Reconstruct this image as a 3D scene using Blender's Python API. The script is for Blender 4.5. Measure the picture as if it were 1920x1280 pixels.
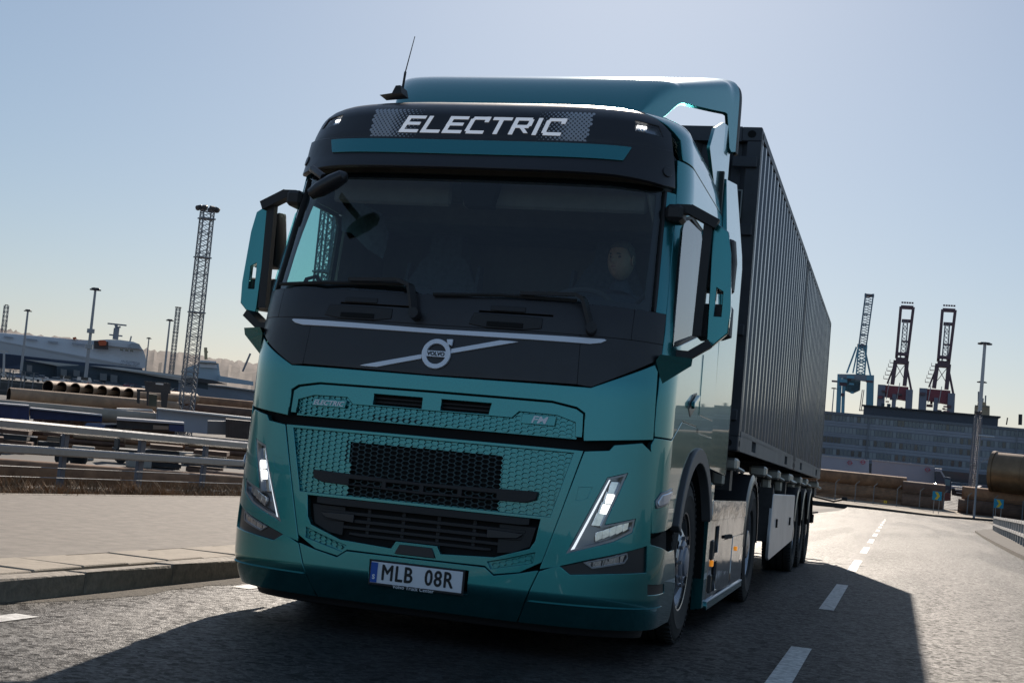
import bpy, bmesh, math, random
from mathutils import Vector, Matrix
random.seed(7)
scene = bpy.context.scene
for o in list(bpy.data.objects): bpy.data.objects.remove(o)

# ------------------------------------------------------------------ camera
cam_d = bpy.data.cameras.new('camera'); cam_o = bpy.data.objects.new('camera', cam_d)
scene.collection.objects.link(cam_o)
cm = Matrix(((0.956830, -0.075801, 0.280591), (0.274881, -0.077658, -0.958337), (0.094433, 0.994094, -0.053469))).to_4x4(); cm.translation = Vector((2.4404, -7.0319, 1.2690))
cam_o.matrix_world = cm
cam_d.sensor_width = 36.0; cam_d.lens = 47.414; cam_d.clip_start = 0.1; cam_d.clip_end = 30000
scene.camera = cam_o
CAM = Vector((2.4404, -7.0319, 1.2690))

# ------------------------------------------------------------------ sky and sun
SUN_EL, SUN_AZ = math.radians(26.54), math.radians(-12.09)
world = bpy.data.worlds.new('World'); scene.world = world; world.use_nodes = True
wn = world.node_tree; wn.nodes.clear()
sky = wn.nodes.new('ShaderNodeTexSky'); sky.sky_type = 'NISHITA'; sky.sun_disc = False
sky.sun_elevation = SUN_EL; sky.sun_rotation = SUN_AZ
sky.altitude = 0; sky.air_density = 1.0; sky.dust_density = 0.45; sky.ozone_density = 6.5
bgn = wn.nodes.new('ShaderNodeBackground'); bgn.inputs['Strength'].default_value = 0.15
wo = wn.nodes.new('ShaderNodeOutputWorld')
gam = wn.nodes.new('ShaderNodeGamma'); gam.inputs['Gamma'].default_value = 0.58     # flattens the sky's brightness range, so the side opposite the sun lights more
wn.links.new(sky.outputs[0], gam.inputs['Color']); wn.links.new(gam.outputs[0], bgn.inputs['Color']); wn.links.new(bgn.outputs[0], wo.inputs['Surface'])
sd = bpy.data.lights.new('sun', 'SUN'); sd.energy = 5.0; sd.angle = math.radians(0.53); sd.color = (1.0, 0.88, 0.75)
so = bpy.data.objects.new('sun', sd); scene.collection.objects.link(so)
sv = Vector((math.sin(SUN_AZ)*math.cos(SUN_EL), math.cos(SUN_AZ)*math.cos(SUN_EL), math.sin(SUN_EL)))
so.rotation_euler = (-sv).to_track_quat('-Z', 'Y').to_euler(); so.location = (0, 0, 60)
scene.view_settings.view_transform = 'Standard'; scene.view_settings.look = 'None'
scene.view_settings.exposure = 0.30; scene.view_settings.gamma = 1.0
scene.view_settings.use_curve_mapping = False
scene.render.engine = 'CYCLES'

# the road under the truck falls away from the camera: TM carries road-aligned coordinates into the level world
TM = Matrix(((0.999938, 0.000212, -0.011130), (0.000212, 0.999277, 0.038012), (0.011130, -0.038012, 0.999215))).to_4x4()
def T(p): return tuple(TM @ Vector(p))

# ------------------------------------------------------------------ materials
_m = {}
def mat(name, color, rough=.6, metal=0., coat=0., noise=0., nscale=20., bump=0., bscale=60., spec=.5, rvar=0., coat_rough=.03, emit=None, stretch=None):
    if name in _m: return _m[name]
    m = bpy.data.materials.new(name); m.use_nodes = True; nt = m.node_tree; b = nt.nodes['Principled BSDF']
    b.inputs['Base Color'].default_value = (*color, 1); b.inputs['Roughness'].default_value = rough
    b.inputs['Metallic'].default_value = metal; b.inputs['Coat Weight'].default_value = coat
    b.inputs['Coat Roughness'].default_value = coat_rough; b.inputs['Specular IOR Level'].default_value = spec
    tc = nt.nodes.new('ShaderNodeTexCoord'); mp = nt.nodes.new('ShaderNodeMapping')
    nt.links.new(tc.outputs['Object'], mp.inputs[0])
    if stretch: mp.inputs['Scale'].default_value = stretch
    if noise or rvar:
        n = nt.nodes.new('ShaderNodeTexNoise'); n.inputs['Scale'].default_value = nscale; n.inputs['Detail'].default_value = 5
        n.inputs['Roughness'].default_value = .65
        nt.links.new(mp.outputs[0], n.inputs[0])
        if noise:
            cr = nt.nodes.new('ShaderNodeValToRGB')
            cr.color_ramp.elements[0].position = .3; cr.color_ramp.elements[1].position = .7
            cr.color_ramp.elements[0].color = (*[max(0, c*(1-noise)) for c in color], 1)
            cr.color_ramp.elements[1].color = (*[min(1, c*(1+noise)) for c in color], 1)
            nt.links.new(n.outputs[0], cr.inputs[0]); nt.links.new(cr.outputs[0], b.inputs['Base Color'])
        if rvar:
            mr = nt.nodes.new('ShaderNodeMapRange'); mr.inputs['From Min'].default_value = .3; mr.inputs['From Max'].default_value = .7
            mr.inputs['To Min'].default_value = max(.02, rough-rvar); mr.inputs['To Max'].default_value = min(1, rough+rvar)
            nt.links.new(n.outputs[0], mr.inputs[0]); nt.links.new(mr.outputs[0], b.inputs['Roughness'])
    if bump:
        n2 = nt.nodes.new('ShaderNodeTexNoise'); n2.inputs['Scale'].default_value = bscale; n2.inputs['Detail'].default_value = 4
        nt.links.new(mp.outputs[0], n2.inputs[0])
        bp = nt.nodes.new('ShaderNodeBump'); bp.inputs['Strength'].default_value = 1; bp.inputs['Distance'].default_value = bump
        nt.links.new(n2.outputs[0], bp.inputs['Height']); nt.links.new(bp.outputs[0], b.inputs['Normal'])
    if emit:
        b.inputs['Emission Color'].default_value = (*emit[0], 1); b.inputs['Emission Strength'].default_value = emit[1]
    _m[name] = m; return m
def glass_mat(name, tint, amount=1.0, rough=0.0, ior=1.5):
    if name in _m: return _m[name]
    m = bpy.data.materials.new(name); m.use_nodes = True; nt = m.node_tree; nt.nodes.clear()
    o = nt.nodes.new('ShaderNodeOutputMaterial'); mx = nt.nodes.new('ShaderNodeMixShader')
    tr = nt.nodes.new('ShaderNodeBsdfTransparent'); tr.inputs[0].default_value = (*tint, 1)
    gl = nt.nodes.new('ShaderNodeBsdfGlossy'); gl.inputs['Roughness'].default_value = rough
    gl.inputs['Color'].default_value = (amount, amount, amount, 1)
    fr = nt.nodes.new('ShaderNodeFresnel'); ge = nt.nodes.new('ShaderNodeNewGeometry')
    io = nt.nodes.new('ShaderNodeMapRange'); io.inputs['To Min'].default_value = ior; io.inputs['To Max'].default_value = 1/ior   # same reflectance from both sides of the pane
    nt.links.new(ge.outputs['Backfacing'], io.inputs[0]); nt.links.new(io.outputs[0], fr.inputs['IOR'])
    nt.links.new(fr.outputs[0], mx.inputs[0]); nt.links.new(tr.outputs[0], mx.inputs[1]); nt.links.new(gl.outputs[0], mx.inputs[2])
    nt.links.new(mx.outputs[0], o.inputs['Surface'])
    _m[name] = m; return m
def asphalt_mat():
    m = bpy.data.materials.new('asphalt'); m.use_nodes = True; nt = m.node_tree; b = nt.nodes['Principled BSDF']
    tc = nt.nodes.new('ShaderNodeTexCoord')
    def noise(sc, det, rg=.6, mp=None):
        n = nt.nodes.new('ShaderNodeTexNoise'); n.inputs['Scale'].default_value = sc; n.inputs['Detail'].default_value = det
        n.inputs['Roughness'].default_value = rg
        nt.links.new((mp or tc).outputs[0 if mp else 'Object'], n.inputs[0]); return n
    # wheel tracks run along the lane, so stretch that noise along y
    mp = nt.nodes.new('ShaderNodeMapping'); mp.inputs['Scale'].default_value = (.85, .03, 1); nt.links.new(tc.outputs['Object'], mp.inputs[0])
    n1 = noise(1.0, 3, .5, mp); n2 = noise(2.2, 5, .7); n3 = noise(95, 4, .85)
    vo = nt.nodes.new('ShaderNodeTexVoronoi'); vo.inputs['Scale'].default_value = 120; nt.links.new(tc.outputs['Object'], vo.inputs[0])
    cr = nt.nodes.new('ShaderNodeValToRGB'); e = cr.color_ramp.elements
    e[0].position = .36; e[0].color = (.005, .005, .006, 1); e[1].position = .70; e[1].color = (.062, .058, .054, 1)
    ad = nt.nodes.new('ShaderNodeMath'); ad.operation = 'MULTIPLY_ADD'; ad.inputs[1].default_value = .34
    ad2 = nt.nodes.new('ShaderNodeMath'); ad2.operation = 'MULTIPLY_ADD'; ad2.inputs[1].default_value = .22
    ad3 = nt.nodes.new('ShaderNodeMath'); ad3.operation = 'MULTIPLY'; ad3.inputs[1].default_value = .46
    nt.links.new(n3.outputs[0], ad3.inputs[0]); nt.links.new(n2.outputs[0], ad2.inputs[0]); nt.links.new(ad3.outputs[0], ad2.inputs[2])
    nt.links.new(n1.outputs[0], ad.inputs[0]); nt.links.new(ad2.outputs[0], ad.inputs[2]); nt.links.new(ad.outputs[0], cr.inputs[0])
    nt.links.new(cr.outputs[0], b.inputs['Base Color'])
    mr = nt.nodes.new('ShaderNodeMapRange'); mr.inputs['From Min'].default_value = .35; mr.inputs['From Max'].default_value = .65
    mr.inputs['To Min'].default_value = .50; mr.inputs['To Max'].default_value = .66
    nt.links.new(n1.outputs[0], mr.inputs[0]); nt.links.new(mr.outputs[0], b.inputs['Roughness'])
    vc = nt.nodes.new('ShaderNodeTexVoronoi'); vc.inputs['Scale'].default_value = 62; nt.links.new(tc.outputs['Object'], vc.inputs[0])
    vc2 = nt.nodes.new('ShaderNodeTexVoronoi'); vc2.inputs['Scale'].default_value = 27; nt.links.new(tc.outputs['Object'], vc2.inputs[0])
    sx_ = nt.nodes.new('ShaderNodeSeparateColor'); nt.links.new(vc.outputs['Color'], sx_.inputs[0])
    sx2 = nt.nodes.new('ShaderNodeSeparateColor'); nt.links.new(vc2.outputs['Color'], sx2.inputs[0])
    pw = nt.nodes.new('ShaderNodeMath'); pw.operation = 'MULTIPLY'; nt.links.new(sx_.outputs[0], pw.inputs[0]); nt.links.new(sx2.outputs[1], pw.inputs[1])
    sm2 = nt.nodes.new('ShaderNodeMapRange'); sm2.inputs['From Max'].default_value = .8; sm2.inputs['To Min'].default_value = .03; sm2.inputs['To Max'].default_value = .85
    nt.links.new(pw.outputs[0], sm2.inputs[0])
    tr_ = nt.nodes.new('ShaderNodeMapRange'); tr_.inputs['From Min'].default_value = .42; tr_.inputs['From Max'].default_value = .56; tr_.inputs['To Min'].default_value = .45; tr_.inputs['To Max'].default_value = 1.05
    nt.links.new(n1.outputs[0], tr_.inputs[0]); tm_ = nt.nodes.new('ShaderNodeMath'); tm_.operation = 'MULTIPLY'
    nt.links.new(sm2.outputs[0], tm_.inputs[0]); nt.links.new(tr_.outputs[0], tm_.inputs[1]); nt.links.new(tm_.outputs[0], b.inputs['Specular IOR Level'])
    h = nt.nodes.new('ShaderNodeMath'); h.operation = 'ADD'
    nt.links.new(vo.outputs['Distance'], h.inputs[0]); nt.links.new(n3.outputs[0], h.inputs[1])
    bp = nt.nodes.new('ShaderNodeBump'); bp.inputs['Strength'].default_value = 1; bp.inputs['Distance'].default_value = .0020
    nt.links.new(h.outputs[0], bp.inputs['Height']); nt.links.new(bp.outputs[0], b.inputs['Normal'])
    return m

# ------------------------------------------------------------------ object helpers
COL = scene.collection
def link(name, me, m=None, parent=None, kind=None, label=None):
    if m is not None and len(me.materials) == 0: me.materials.append(m)
    o = bpy.data.objects.new(name, me); COL.objects.link(o)
    if parent is not None: o.parent = parent
    if kind: o['kind'] = kind
    if label: o['label'] = label
    return o
def tag(o, label, cat, group=None):
    o['label'] = label; o['category'] = cat
    if group: o['group'] = group
    return o
def thing(name, label, cat, loc=(0, 0, 0), rz=0., group=None, mw=None):
    o = bpy.data.objects.new(name, None); COL.objects.link(o); o.empty_display_size = .2
    if mw is not None: o.matrix_world = mw
    else: o.location = loc; o.rotation_euler = (0, 0, rz)
    return tag(o, label, cat, group)
def copy_tree(o, parent=None):
    c = o.copy(); COL.objects.link(c)
    if parent is not None: c.parent = parent
    for ch in list(o.children): copy_tree(ch, c)
    return c
class MB:
    """collects shapes for one mesh object"""
    def __init__(s): s.v = []; s.f = []; s.sm = []
    def add(s, vs, fs, smooth=False):
        n = len(s.v); s.v += [tuple(p) for p in vs]; s.f += [tuple(i+n for i in f) for f in fs]; s.sm += [smooth]*len(fs); return s
    def box(s, c, d, rot=None, bev=0.):
        hx, hy, hz = d[0]/2, d[1]/2, d[2]/2
        if bev <= 0:
            vs = [(x*hx, y*hy, z*hz) for x in (-1, 1) for y in (-1, 1) for z in (-1, 1)]
            fs = [(0,1,3,2),(4,6,7,5),(0,4,5,1),(2,3,7,6),(0,2,6,4),(1,5,7,3)]
        else:
            b = min(bev, hx*.9, hy*.9, hz*.9); vs = []
            idx = {}
            for x in (-1, 1):
                for y in (-1, 1):
                    for z in (-1, 1):
                        idx[(x,y,z)] = len(vs)
                        vs += [(x*hx, y*(hy-b), z*(hz-b)), (x*(hx-b), y*hy, z*(hz-b)), (x*(hx-b), y*(hy-b), z*hz)]
            fs = []
            for ax in range(3):
                for sg in (-1, 1):
                    q = []
                    for a, c2 in ((-1,-1),(1,-1),(1,1),(-1,1)):
                        k = [0,0,0]; k[ax] = sg; k[(ax+1)%3] = a; k[(ax+2)%3] = c2; q.append(idx[tuple(k)]+ax)
                    fs.append(tuple(q if sg > 0 else q[::-1]))
            for ax in range(3):
                b1, b2 = (ax+1)%3, (ax+2)%3
                for p in (-1, 1):
                    for q in (-1, 1):
                        k0 = [0,0,0]; k0[ax] = -1; k0[b1] = p; k0[b2] = q; k1 = list(k0); k1[ax] = 1
                        i0, i1 = idx[tuple(k0)], idx[tuple(k1)]
                        f = (i0+b1, i1+b1, i1+b2, i0+b2); fs.append(f if p*q > 0 else f[::-1])
            for k, i in idx.items():
                f = (i, i+1, i+2); fs.append(f if k[0]*k[1]*k[2] > 0 else f[::-1])
        if rot is not None: vs = [tuple(rot @ Vector(p)) for p in vs]
        vs = [(p[0]+c[0], p[1]+c[1], p[2]+c[2]) for p in vs]
        return s.add(vs, fs)
    def tube(s, pts, r, n=8, cap=True, smooth=True):
        pts = [Vector(p) for p in pts]; rs = r if isinstance(r, (list, tuple)) else [r]*len(pts)
        rings = []; up = None
        for i, p in enumerate(pts):
            d = (pts[min(i+1, len(pts)-1)] - pts[max(i-1, 0)]).normalized()
            if up is None: up = Vector((0,0,1)) if abs(d.z) < .9 else Vector((1,0,0))
            a = d.cross(up).normalized(); bb = a.cross(d).normalized(); up = bb
            rings.append([p + (a*math.cos(2*math.pi*k/n) + bb*math.sin(2*math.pi*k/n))*rs[i] for k in range(n)])
        vs = [v for rg in rings for v in rg]
        fs = [(i*n+k, i*n+(k+1)%n, (i+1)*n+(k+1)%n, (i+1)*n+k) for i in range(len(pts)-1) for k in range(n)]
        s.add(vs, fs, smooth)
        if cap: 
            s.add(rings[0], [tuple(range(n))[::-1]]); s.add(rings[-1], [tuple(range(n))])
        return s
    def bar(s, a, b, w, h=None):
        """square section bar from a to b"""
        a, b = Vector(a), Vector(b); d = b-a; L = d.length
        if L < 1e-6: return s
        q = d.to_track_quat('Y', 'Z').to_matrix(); h = h or w
        return s.box(tuple((a+b)/2), (w, L, h), q)
    def lathe(s, prof, axis='x', c=(0,0,0), n=48, smooth=True, closed=False):
        """prof: list of (radius, along-axis)"""
        vs = []; m = len(prof)
        for k in range(n):
            a = 2*math.pi*k/n; ca, sa = math.cos(a), math.sin(a)
            for r, t in prof:
                p = (t, r*ca, r*sa) if axis == 'x' else ((r*ca, r*sa, t) if axis == 'z' else (r*sa, t, r*ca))
                vs.append((p[0]+c[0], p[1]+c[1], p[2]+c[2]))
        fs = [(k*m+i, k*m+i+1, ((k+1)%n)*m+i+1, ((k+1)%n)*m+i) for k in range(n) for i in range(m-1)]
        return s.add(vs, fs, smooth)
    def prism(s, poly, h0, h1, axis='z'):
        """poly in the two other axes, extruded along axis from h0 to h1"""
        def P(a, b, h): return {'z': (a, b, h), 'x': (h, a, b), 'y': (a, h, b)}[axis]
        n = len(poly)
        ar = sum(poly[i][0]*poly[(i+1)%n][1]-poly[(i+1)%n][0]*poly[i][1] for i in range(n))
        if (ar < 0) != (axis == 'y'): poly = poly[::-1]
        if h0 > h1: h0, h1 = h1, h0
        vs = [P(a, b, h0) for a, b in poly] + [P(a, b, h1) for a, b in poly]
        return s.add(vs, [tuple(range(n))[::-1], tuple(range(n, 2*n))] + [(i, (i+1)%n, n+(i+1)%n, n+i) for i in range(n)])
    def mesh(s, name, m=None, sharp=35):
        me = bpy.data.meshes.new(name); me.from_pydata(s.v, [], s.f)
        me.polygons.foreach_set('use_smooth', s.sm)
        if m is not None: me.materials.append(m)
        if any(s.sm): me.set_sharp_from_angle(angle=math.radians(sharp))
        me.update(); return me
    def build(s, name, m, parent=None, kind=None, label=None):
        return link(name, s.mesh(name, m), None, parent, kind, label)
def rings_mesh(name, rings, m, parent=None, cap=True, closed=True, smooth=True, kind=None, label=None, sharp=40):
    mb = MB(); n = len(rings[0]); vs = [p for r in rings for p in r]
    last = n if closed else n-1
    mb.add(vs, [(i*n+k, i*n+(k+1)%n, (i+1)*n+(k+1)%n, (i+1)*n+k) for i in range(len(rings)-1) for k in range(last)], smooth)
    if cap: mb.add(rings[0], [tuple(range(n))[::-1]]); mb.add(rings[-1], [tuple(range(n))])
    me = mb.mesh(name, m, sharp)
    bm = bmesh.new(); bm.from_mesh(me); bmesh.ops.remove_doubles(bm, verts=bm.verts, dist=1e-5); bmesh.ops.recalc_face_normals(bm, faces=bm.faces)
    bm.to_mesh(me); bm.free(); me.set_sharp_from_angle(angle=math.radians(sharp))
    return link(name, me, None, parent, kind, label)
def text_verts(txt, size=1., shear=0., sx=1., align='CENTER', extrude=0., spacing=1., bold=0.):
    cu = bpy.data.curves.new('t', 'FONT'); cu.body = txt; cu.size = size; cu.shear = shear; cu.align_x = align; cu.align_y = 'CENTER'
    cu.extrude = extrude; cu.space_character = spacing; cu.offset = bold; cu.resolution_u = 3
    o = bpy.data.objects.new('t', cu); COL.objects.link(o); dg = bpy.context.evaluated_depsgraph_get()
    me = bpy.data.meshes.new_from_object(o.evaluated_get(dg)); bpy.data.objects.remove(o)
    vs = [(v.co.x*sx, v.co.y, v.co.z) for v in me.vertices]; fs = [tuple(p.vertices) for p in me.polygons]
    bpy.data.meshes.remove(me); bpy.data.curves.remove(cu)
    return vs, fs

# ------------------------------------------------------------------ cab body surface (road-aligned metres: x right, y back, z up)
def lerpt(T,z):
    if z<=T[0][0]: return T[0][1]
    for (a,va),(b,vb) in zip(T,T[1:]):
        if z<=b: 
            t=(z-a)/(b-a); return va+(vb-va)*t
    return T[-1][1]
def smooth_table(T,z0,z1,n=400,k=.03):
    # resample with a little smoothing so the profile has no hard kinks
    zs=[z0+(z1-z0)*i/n for i in range(n+1)]
    out=[]
    for z in zs:
        acc=0
        for j in range(-4,5): acc+=lerpt(T,z+j*k/4)
        out.append(acc/9)
    return (z0,z1,n,out)
def ev(S,z):
    z0,z1,n,o=S; t=(z-z0)/(z1-z0)*n; t=max(0,min(n-1e-6,t)); i=int(t); f=t-i
    return o[i]*(1-f)+o[i+1]*f
NX=4.8; WB=1.245; DB=.5
def _base():
    P=[];N=400
    for i in range(N+1):
        th=math.pi/2*i/N
        P.append((WB*math.sin(th)**(2/NX) if th>0 else 0, DB*(1-math.cos(th))))
    # refine near the centre (flat part)
    P=[(WB*j/200*.6, DB*(1-(1-(j/200*.6)**NX)**.5)) for j in range(200)]+[p for p in P if p[0]>WB*.6]
    s=[0]
    for a,b in zip(P,P[1:]): s.append(s[-1]+math.hypot(b[0]-a[0],b[1]-a[1]))
    return P,s
BP,BS=_base(); SC=BS[-1]; YR=2.25; SE=SC+1.85
Y0=smooth_table([(.1,-.03),(.17,-.08),(.31,-.165),(.5,-.16),(.9,-.155),(1.2,-.15),(1.45,-.145),(1.6,-.125),(1.8,-.09),(1.9,-.06),(2.55,.13),(2.7,.155),(2.85,.155),(3.0,.22),(3.06,.29),(3.12,.42),(3.165,.58),(3.20,.9)],0,3.3,660,.025)
WW=smooth_table([(.1,1.21),(.2,1.25),(.5,1.268),(1.0,1.258),(1.9,1.252),(2.2,1.236),(2.4,1.226),(2.75,1.208),(2.95,1.18),(3.05,1.15),(3.12,1.09),(3.17,.98),(3.20,.78)],0,3.3,660,.07)
def base(s):
    s=abs(s); lo,hi=0,len(BS)-1
    while hi-lo>1:
        m=(lo+hi)//2
        if BS[m]<=s: lo=m
        else: hi=m
    f=(s-BS[lo])/(BS[hi]-BS[lo]); f=min(f,1)
    return BP[lo][0]*(1-f)+BP[hi][0]*f, BP[lo][1]*(1-f)+BP[hi][1]*f
def F(s,z):
    y0=ev(Y0,z); w=ev(WW,z); x,d=base(s)
    y=y0+d
    if abs(s)>SC: x=WB; y=y0+DB+(abs(s)-SC)*(YR-y0-DB)/(SE-SC)
    return (math.copysign(x*w/WB,s),y,z)
def G(y,z,sg=1):
    y0=ev(Y0,z); w=ev(WW,z)
    if y>=y0+DB: return (sg*w,y,z)
    q=max(0,(DB-(y-y0))/DB); q=min(q,.999)
    return (sg*w*(1-q*q)**(1/NX),y,z)
def nrm(fn,a,b,sg=1,e=.004):
    p=fn(a+e,b);q=fn(a-e,b);r=fn(a,b+e);t=fn(a,b-e)
    u=[p[i]-q[i] for i in range(3)];v=[r[i]-t[i] for i in range(3)]
    n=(u[1]*v[2]-u[2]*v[1],u[2]*v[0]-u[0]*v[2],u[0]*v[1]-u[1]*v[0]);l=math.sqrt(sum(k*k for k in n)) or 1
    return tuple(k/l*sg for k in n)

def inpoly(p, poly):
    x, y = p; c = False; n = len(poly)
    for i in range(n):
        (x1, y1), (x2, y2) = poly[i], poly[(i+1)%n]
        if (y1 > y) != (y2 > y) and x < (x2-x1)*(y-y1)/(y2-y1)+x1: c = not c
    return c
def Fp(s, z, off=0.):
    p = F(s, z)
    if not off: return p
    n = nrm(F, s, z); return tuple(p[i]+n[i]*off for i in range(3))
def Gp(y, z, off=0., sg=1):
    p = G(y, z, sg)
    if not off: return p
    n = nrm(lambda a, b: G(a, b, sg), y, z, 1 if sg > 0 else -1)
    return tuple(p[i]+n[i]*off for i in range(3))
def panel(name, pts, m, parent, fn='F', off=0., th=.02, holes=(), sg=1, step=(.05, .07), c=.004, label=None, kind=None, fnc=None, fncN=0):
    """a curved body panel: the 2-D outline pts is cut on a grid, laid on the cab surface and given rolled edges"""
    bm = bmesh.new()
    n = len(pts); ar = sum(pts[i][0]*pts[(i+1)%n][1]-pts[(i+1)%n][0]*pts[i][1] for i in range(n))
    if ar < 0: pts = list(pts)[::-1]
    bm.faces.new([bm.verts.new((a, b, 0)) for a, b in pts])
    def cut(co, no):
        bmesh.ops.bisect_plane(bm, geom=bm.verts[:]+bm.edges[:]+bm.faces[:], plane_co=co, plane_no=no, dist=1e-6)
    xs = [p[0] for p in pts]; ys = [p[1] for p in pts]
    k = math.floor(min(xs)/step[0])+1
    while k*step[0] < max(xs): cut((k*step[0], 0, 0), (1, 0, 0)); k += 1
    k = math.floor(min(ys)/step[1])+1
    while k*step[1] < max(ys): cut((0, k*step[1], 0), (0, 1, 0)); k += 1
    for h in holes:
        for i in range(len(h)):
            (x1, y1), (x2, y2) = h[i], h[(i+1)%len(h)]
            if abs(x1-x2)+abs(y1-y2) > 1e-5: cut((x1, y1, 0), (y2-y1, x1-x2, 0))
        dead = []
        for f in bm.faces:
            cc = f.calc_center_median()
            if inpoly((cc.x, cc.y), h): dead.append(f)
        bmesh.ops.delete(bm, geom=dead, context='FACES')
    bmesh.ops.remove_doubles(bm, verts=bm.verts, dist=1e-5)
    bmesh.ops.triangulate(bm, faces=[f for f in bm.faces if len(f.verts) > 4])
    if fnc is None:
        if fn == 'F': fnc = lambda a, b, o: Fp(a, b, o)
        else: fnc = lambda a, b, o: Gp(a, b, o, sg)
    def nm(a, b, e=.003):
        u = Vector(fnc(a+e, b, 0))-Vector(fnc(a-e, b, 0)); w = Vector(fnc(a, b+e, 0))-Vector(fnc(a, b-e, 0)); d = u.cross(w)
        if fn != 'F' and sg < 0: d = -d
        if fncN: d = d*fncN
        return d.normalized() if d.length > 1e-12 else Vector((0, -1, 0))
    bm.verts.ensure_lookup_table(); bm.verts.index_update()
    flat = [(v.co.x, v.co.y) for v in bm.verts]
    V = [fnc(a, b, off) for a, b in flat]; N = [nm(a, b) for a, b in flat]
    flip = not (fn == 'F' or sg > 0)
    faces = []; LN = []
    for f in bm.faces:
        ids = [v.index for v in f.verts]
        if f.normal.z < 0: ids = ids[::-1]
        if flip: ids = ids[::-1]
        faces.append(ids); LN += [N[i] for i in ids]
    # boundary loops
    nxt = {}
    for e in bm.edges:
        if len(e.link_faces) == 1:
            f = e.link_faces[0]; ids = [v.index for v in f.verts]
            if f.normal.z < 0: ids = ids[::-1]
            a, b = e.verts[0].index, e.verts[1].index
            i = ids.index(a)
            if ids[(i+1) % len(ids)] != b: a, b = b, a
            nxt.setdefault(a, []).append(b)
    out = {}
    for a, bs in nxt.items():
        for b in bs:
            d = Vector((flat[b][0]-flat[a][0], flat[b][1]-flat[a][1]))
            if d.length < 1e-9: continue
            d.normalize(); o2 = Vector((d.y, -d.x))
            for q in (a, b): out[q] = out.get(q, Vector((0, 0))) + o2
    base = len(V); mp = {}
    for q, o2 in out.items():
        if o2.length > 1e-6: o2.normalize()
        a, b = flat[q]; a2, b2 = a+o2.x*c, b+o2.y*c
        mp[q] = base + len(mp)*2
        P1 = fnc(a2, b2, off-c); P2 = fnc(a2, b2, off-max(th, c*1.5)); V += [P1, P2]
        t = Vector(P1)-Vector(V[q]); dn = N[q]
        on = t - dn*t.dot(dn); N += [on.normalized() if on.length > 1e-9 else dn]*2
    for a, bs in nxt.items():
        for b in bs:
            if a not in mp or b not in mp: continue
            i, j = mp[a], mp[b]
            for f, nn in (((b, a, i, j), (N[b], N[a], N[i], N[j])), ((j, i, i+1, j+1), (N[j], N[i], N[i], N[j]))):
                if flip: f, nn = f[::-1], nn[::-1]
                faces.append(list(f)); LN += list(nn)
    me = bpy.data.meshes.new(name); me.from_pydata(V, [], faces)
    me.polygons.foreach_set('use_smooth', [True]*len(faces))
    me.materials.append(m); me.update()
    me.normals_split_custom_set([tuple(q) for q in LN])
    bm.free()
    return link(name, me, None, parent, kind, label)
def mir(p): return [(-a, b) for a, b in p]
def sym(p):
    """right-hand half outline (top centre to bottom centre) mirrored into a whole one"""
    return list(p) + [(-a, b) for a, b in p[::-1] if abs(a) > 1e-6]
def text_on(name, txt, s0, z0, size, m, parent, fnc, off=.002, ex=.0015, **k):
    vs, fs = text_verts(txt, size=size, extrude=ex, **k)
    mb = MB(); mb.add([fnc(s0+v[0], z0+v[1], off+v[2]) for v in vs], fs)
    return mb.build(name, m, parent)

# ------------------------------------------------------------------ ground, road, kerb and path
CZ = CAM.z; YL = CZ-6.3; RL = CZ-6.2
def soft_max(a, b, k=.5): 
    m = max(a, b); return m + math.log(math.exp((a-m)/k)+math.exp((b-m)/k))*k
def road_w(x, y, up=0.):
    """world point on the road surface for road-aligned (x, y): the plane the truck stands on, levelling out far down the slope"""
    p = TM @ Vector((x, y, up)); b = TM @ Vector((x, y, 0))
    z = soft_max(b.z, RL, .25) if b.z < RL+3 else b.z
    return (p.x, p.y, z+up)
asph = asphalt_mat()
def sheet(name, xs, ys, m, up=0., kind='structure', skirt=0., fn=road_w, parent=None):
    mb = MB(); vs = [fn(x, y, up) for y in ys for x in xs]; n = len(xs)
    mb.add(vs, [(j*n+i, j*n+i+1, (j+1)*n+i+1, (j+1)*n+i) for j in range(len(ys)-1) for i in range(n-1)])
    return mb.build(name, m, parent, kind=kind)
def span(a, b, n): return [a+(b-a)*i/n for i in range(n+1)]
concrete_yard = mat('yard_ground', (.075, .068, .062), .85, noise=.35, nscale=.15, bump=.01, bscale=2)
gm = MB(); gm.add([(-9000, -600, YL), (9000, -600, YL), (9000, 12000, YL), (-9000, 12000, YL)], [(0, 1, 2, 3)]); gm.build('ground', concrete_yard, None, kind='structure')
sheet('road', span(-2.12, 60, 30), span(-40, 20, 30)+span(20, 230, 90)[1:], asph)
# left: kerb, paving slabs, footpath
paving = mat('path_asphalt', (.185, .160, .135), .85, noise=.28, nscale=9, bump=.004, bscale=150, stretch=(1, .6, 1))
gran = mat('kerb_granite', (.22, .185, .145), .8, noise=.35, nscale=14, bump=.01, bscale=22)
slabm = mat('slab_concrete', (.31, .26, .20), .85, noise=.22, nscale=16, bump=.003, bscale=60)
KH = .13
path = sheet('footpath', [-7.25, -5.5, -4.2, -2.76], span(-40, 20, 30)+span(20, 120, 25)[1:], paving, up=KH)
kb = bpy.data.objects.new('kerb', None); COL.objects.link(kb); kb['kind'] = 'structure'; kb.matrix_world = TM
MB().box((-2.44, 20, -.06), (.66, 120, .30)).build('kerb_bed', mat('joint_dark', (.05, .045, .04), .95), kb)
km_ = []
for k in range(4):
    mb = MB(); r_ = random.Random(k)
    mb.box((0, 0, 0), (.15, .996, .30), bev=.010); 
    mb.v = [(a+r_.uniform(-.008, .008), b+r_.uniform(-.004, .004), c+r_.uniform(-.007, .007)) for a, b, c in mb.v]
    km_.append(mb.mesh('kerb_stone', gran))
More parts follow.
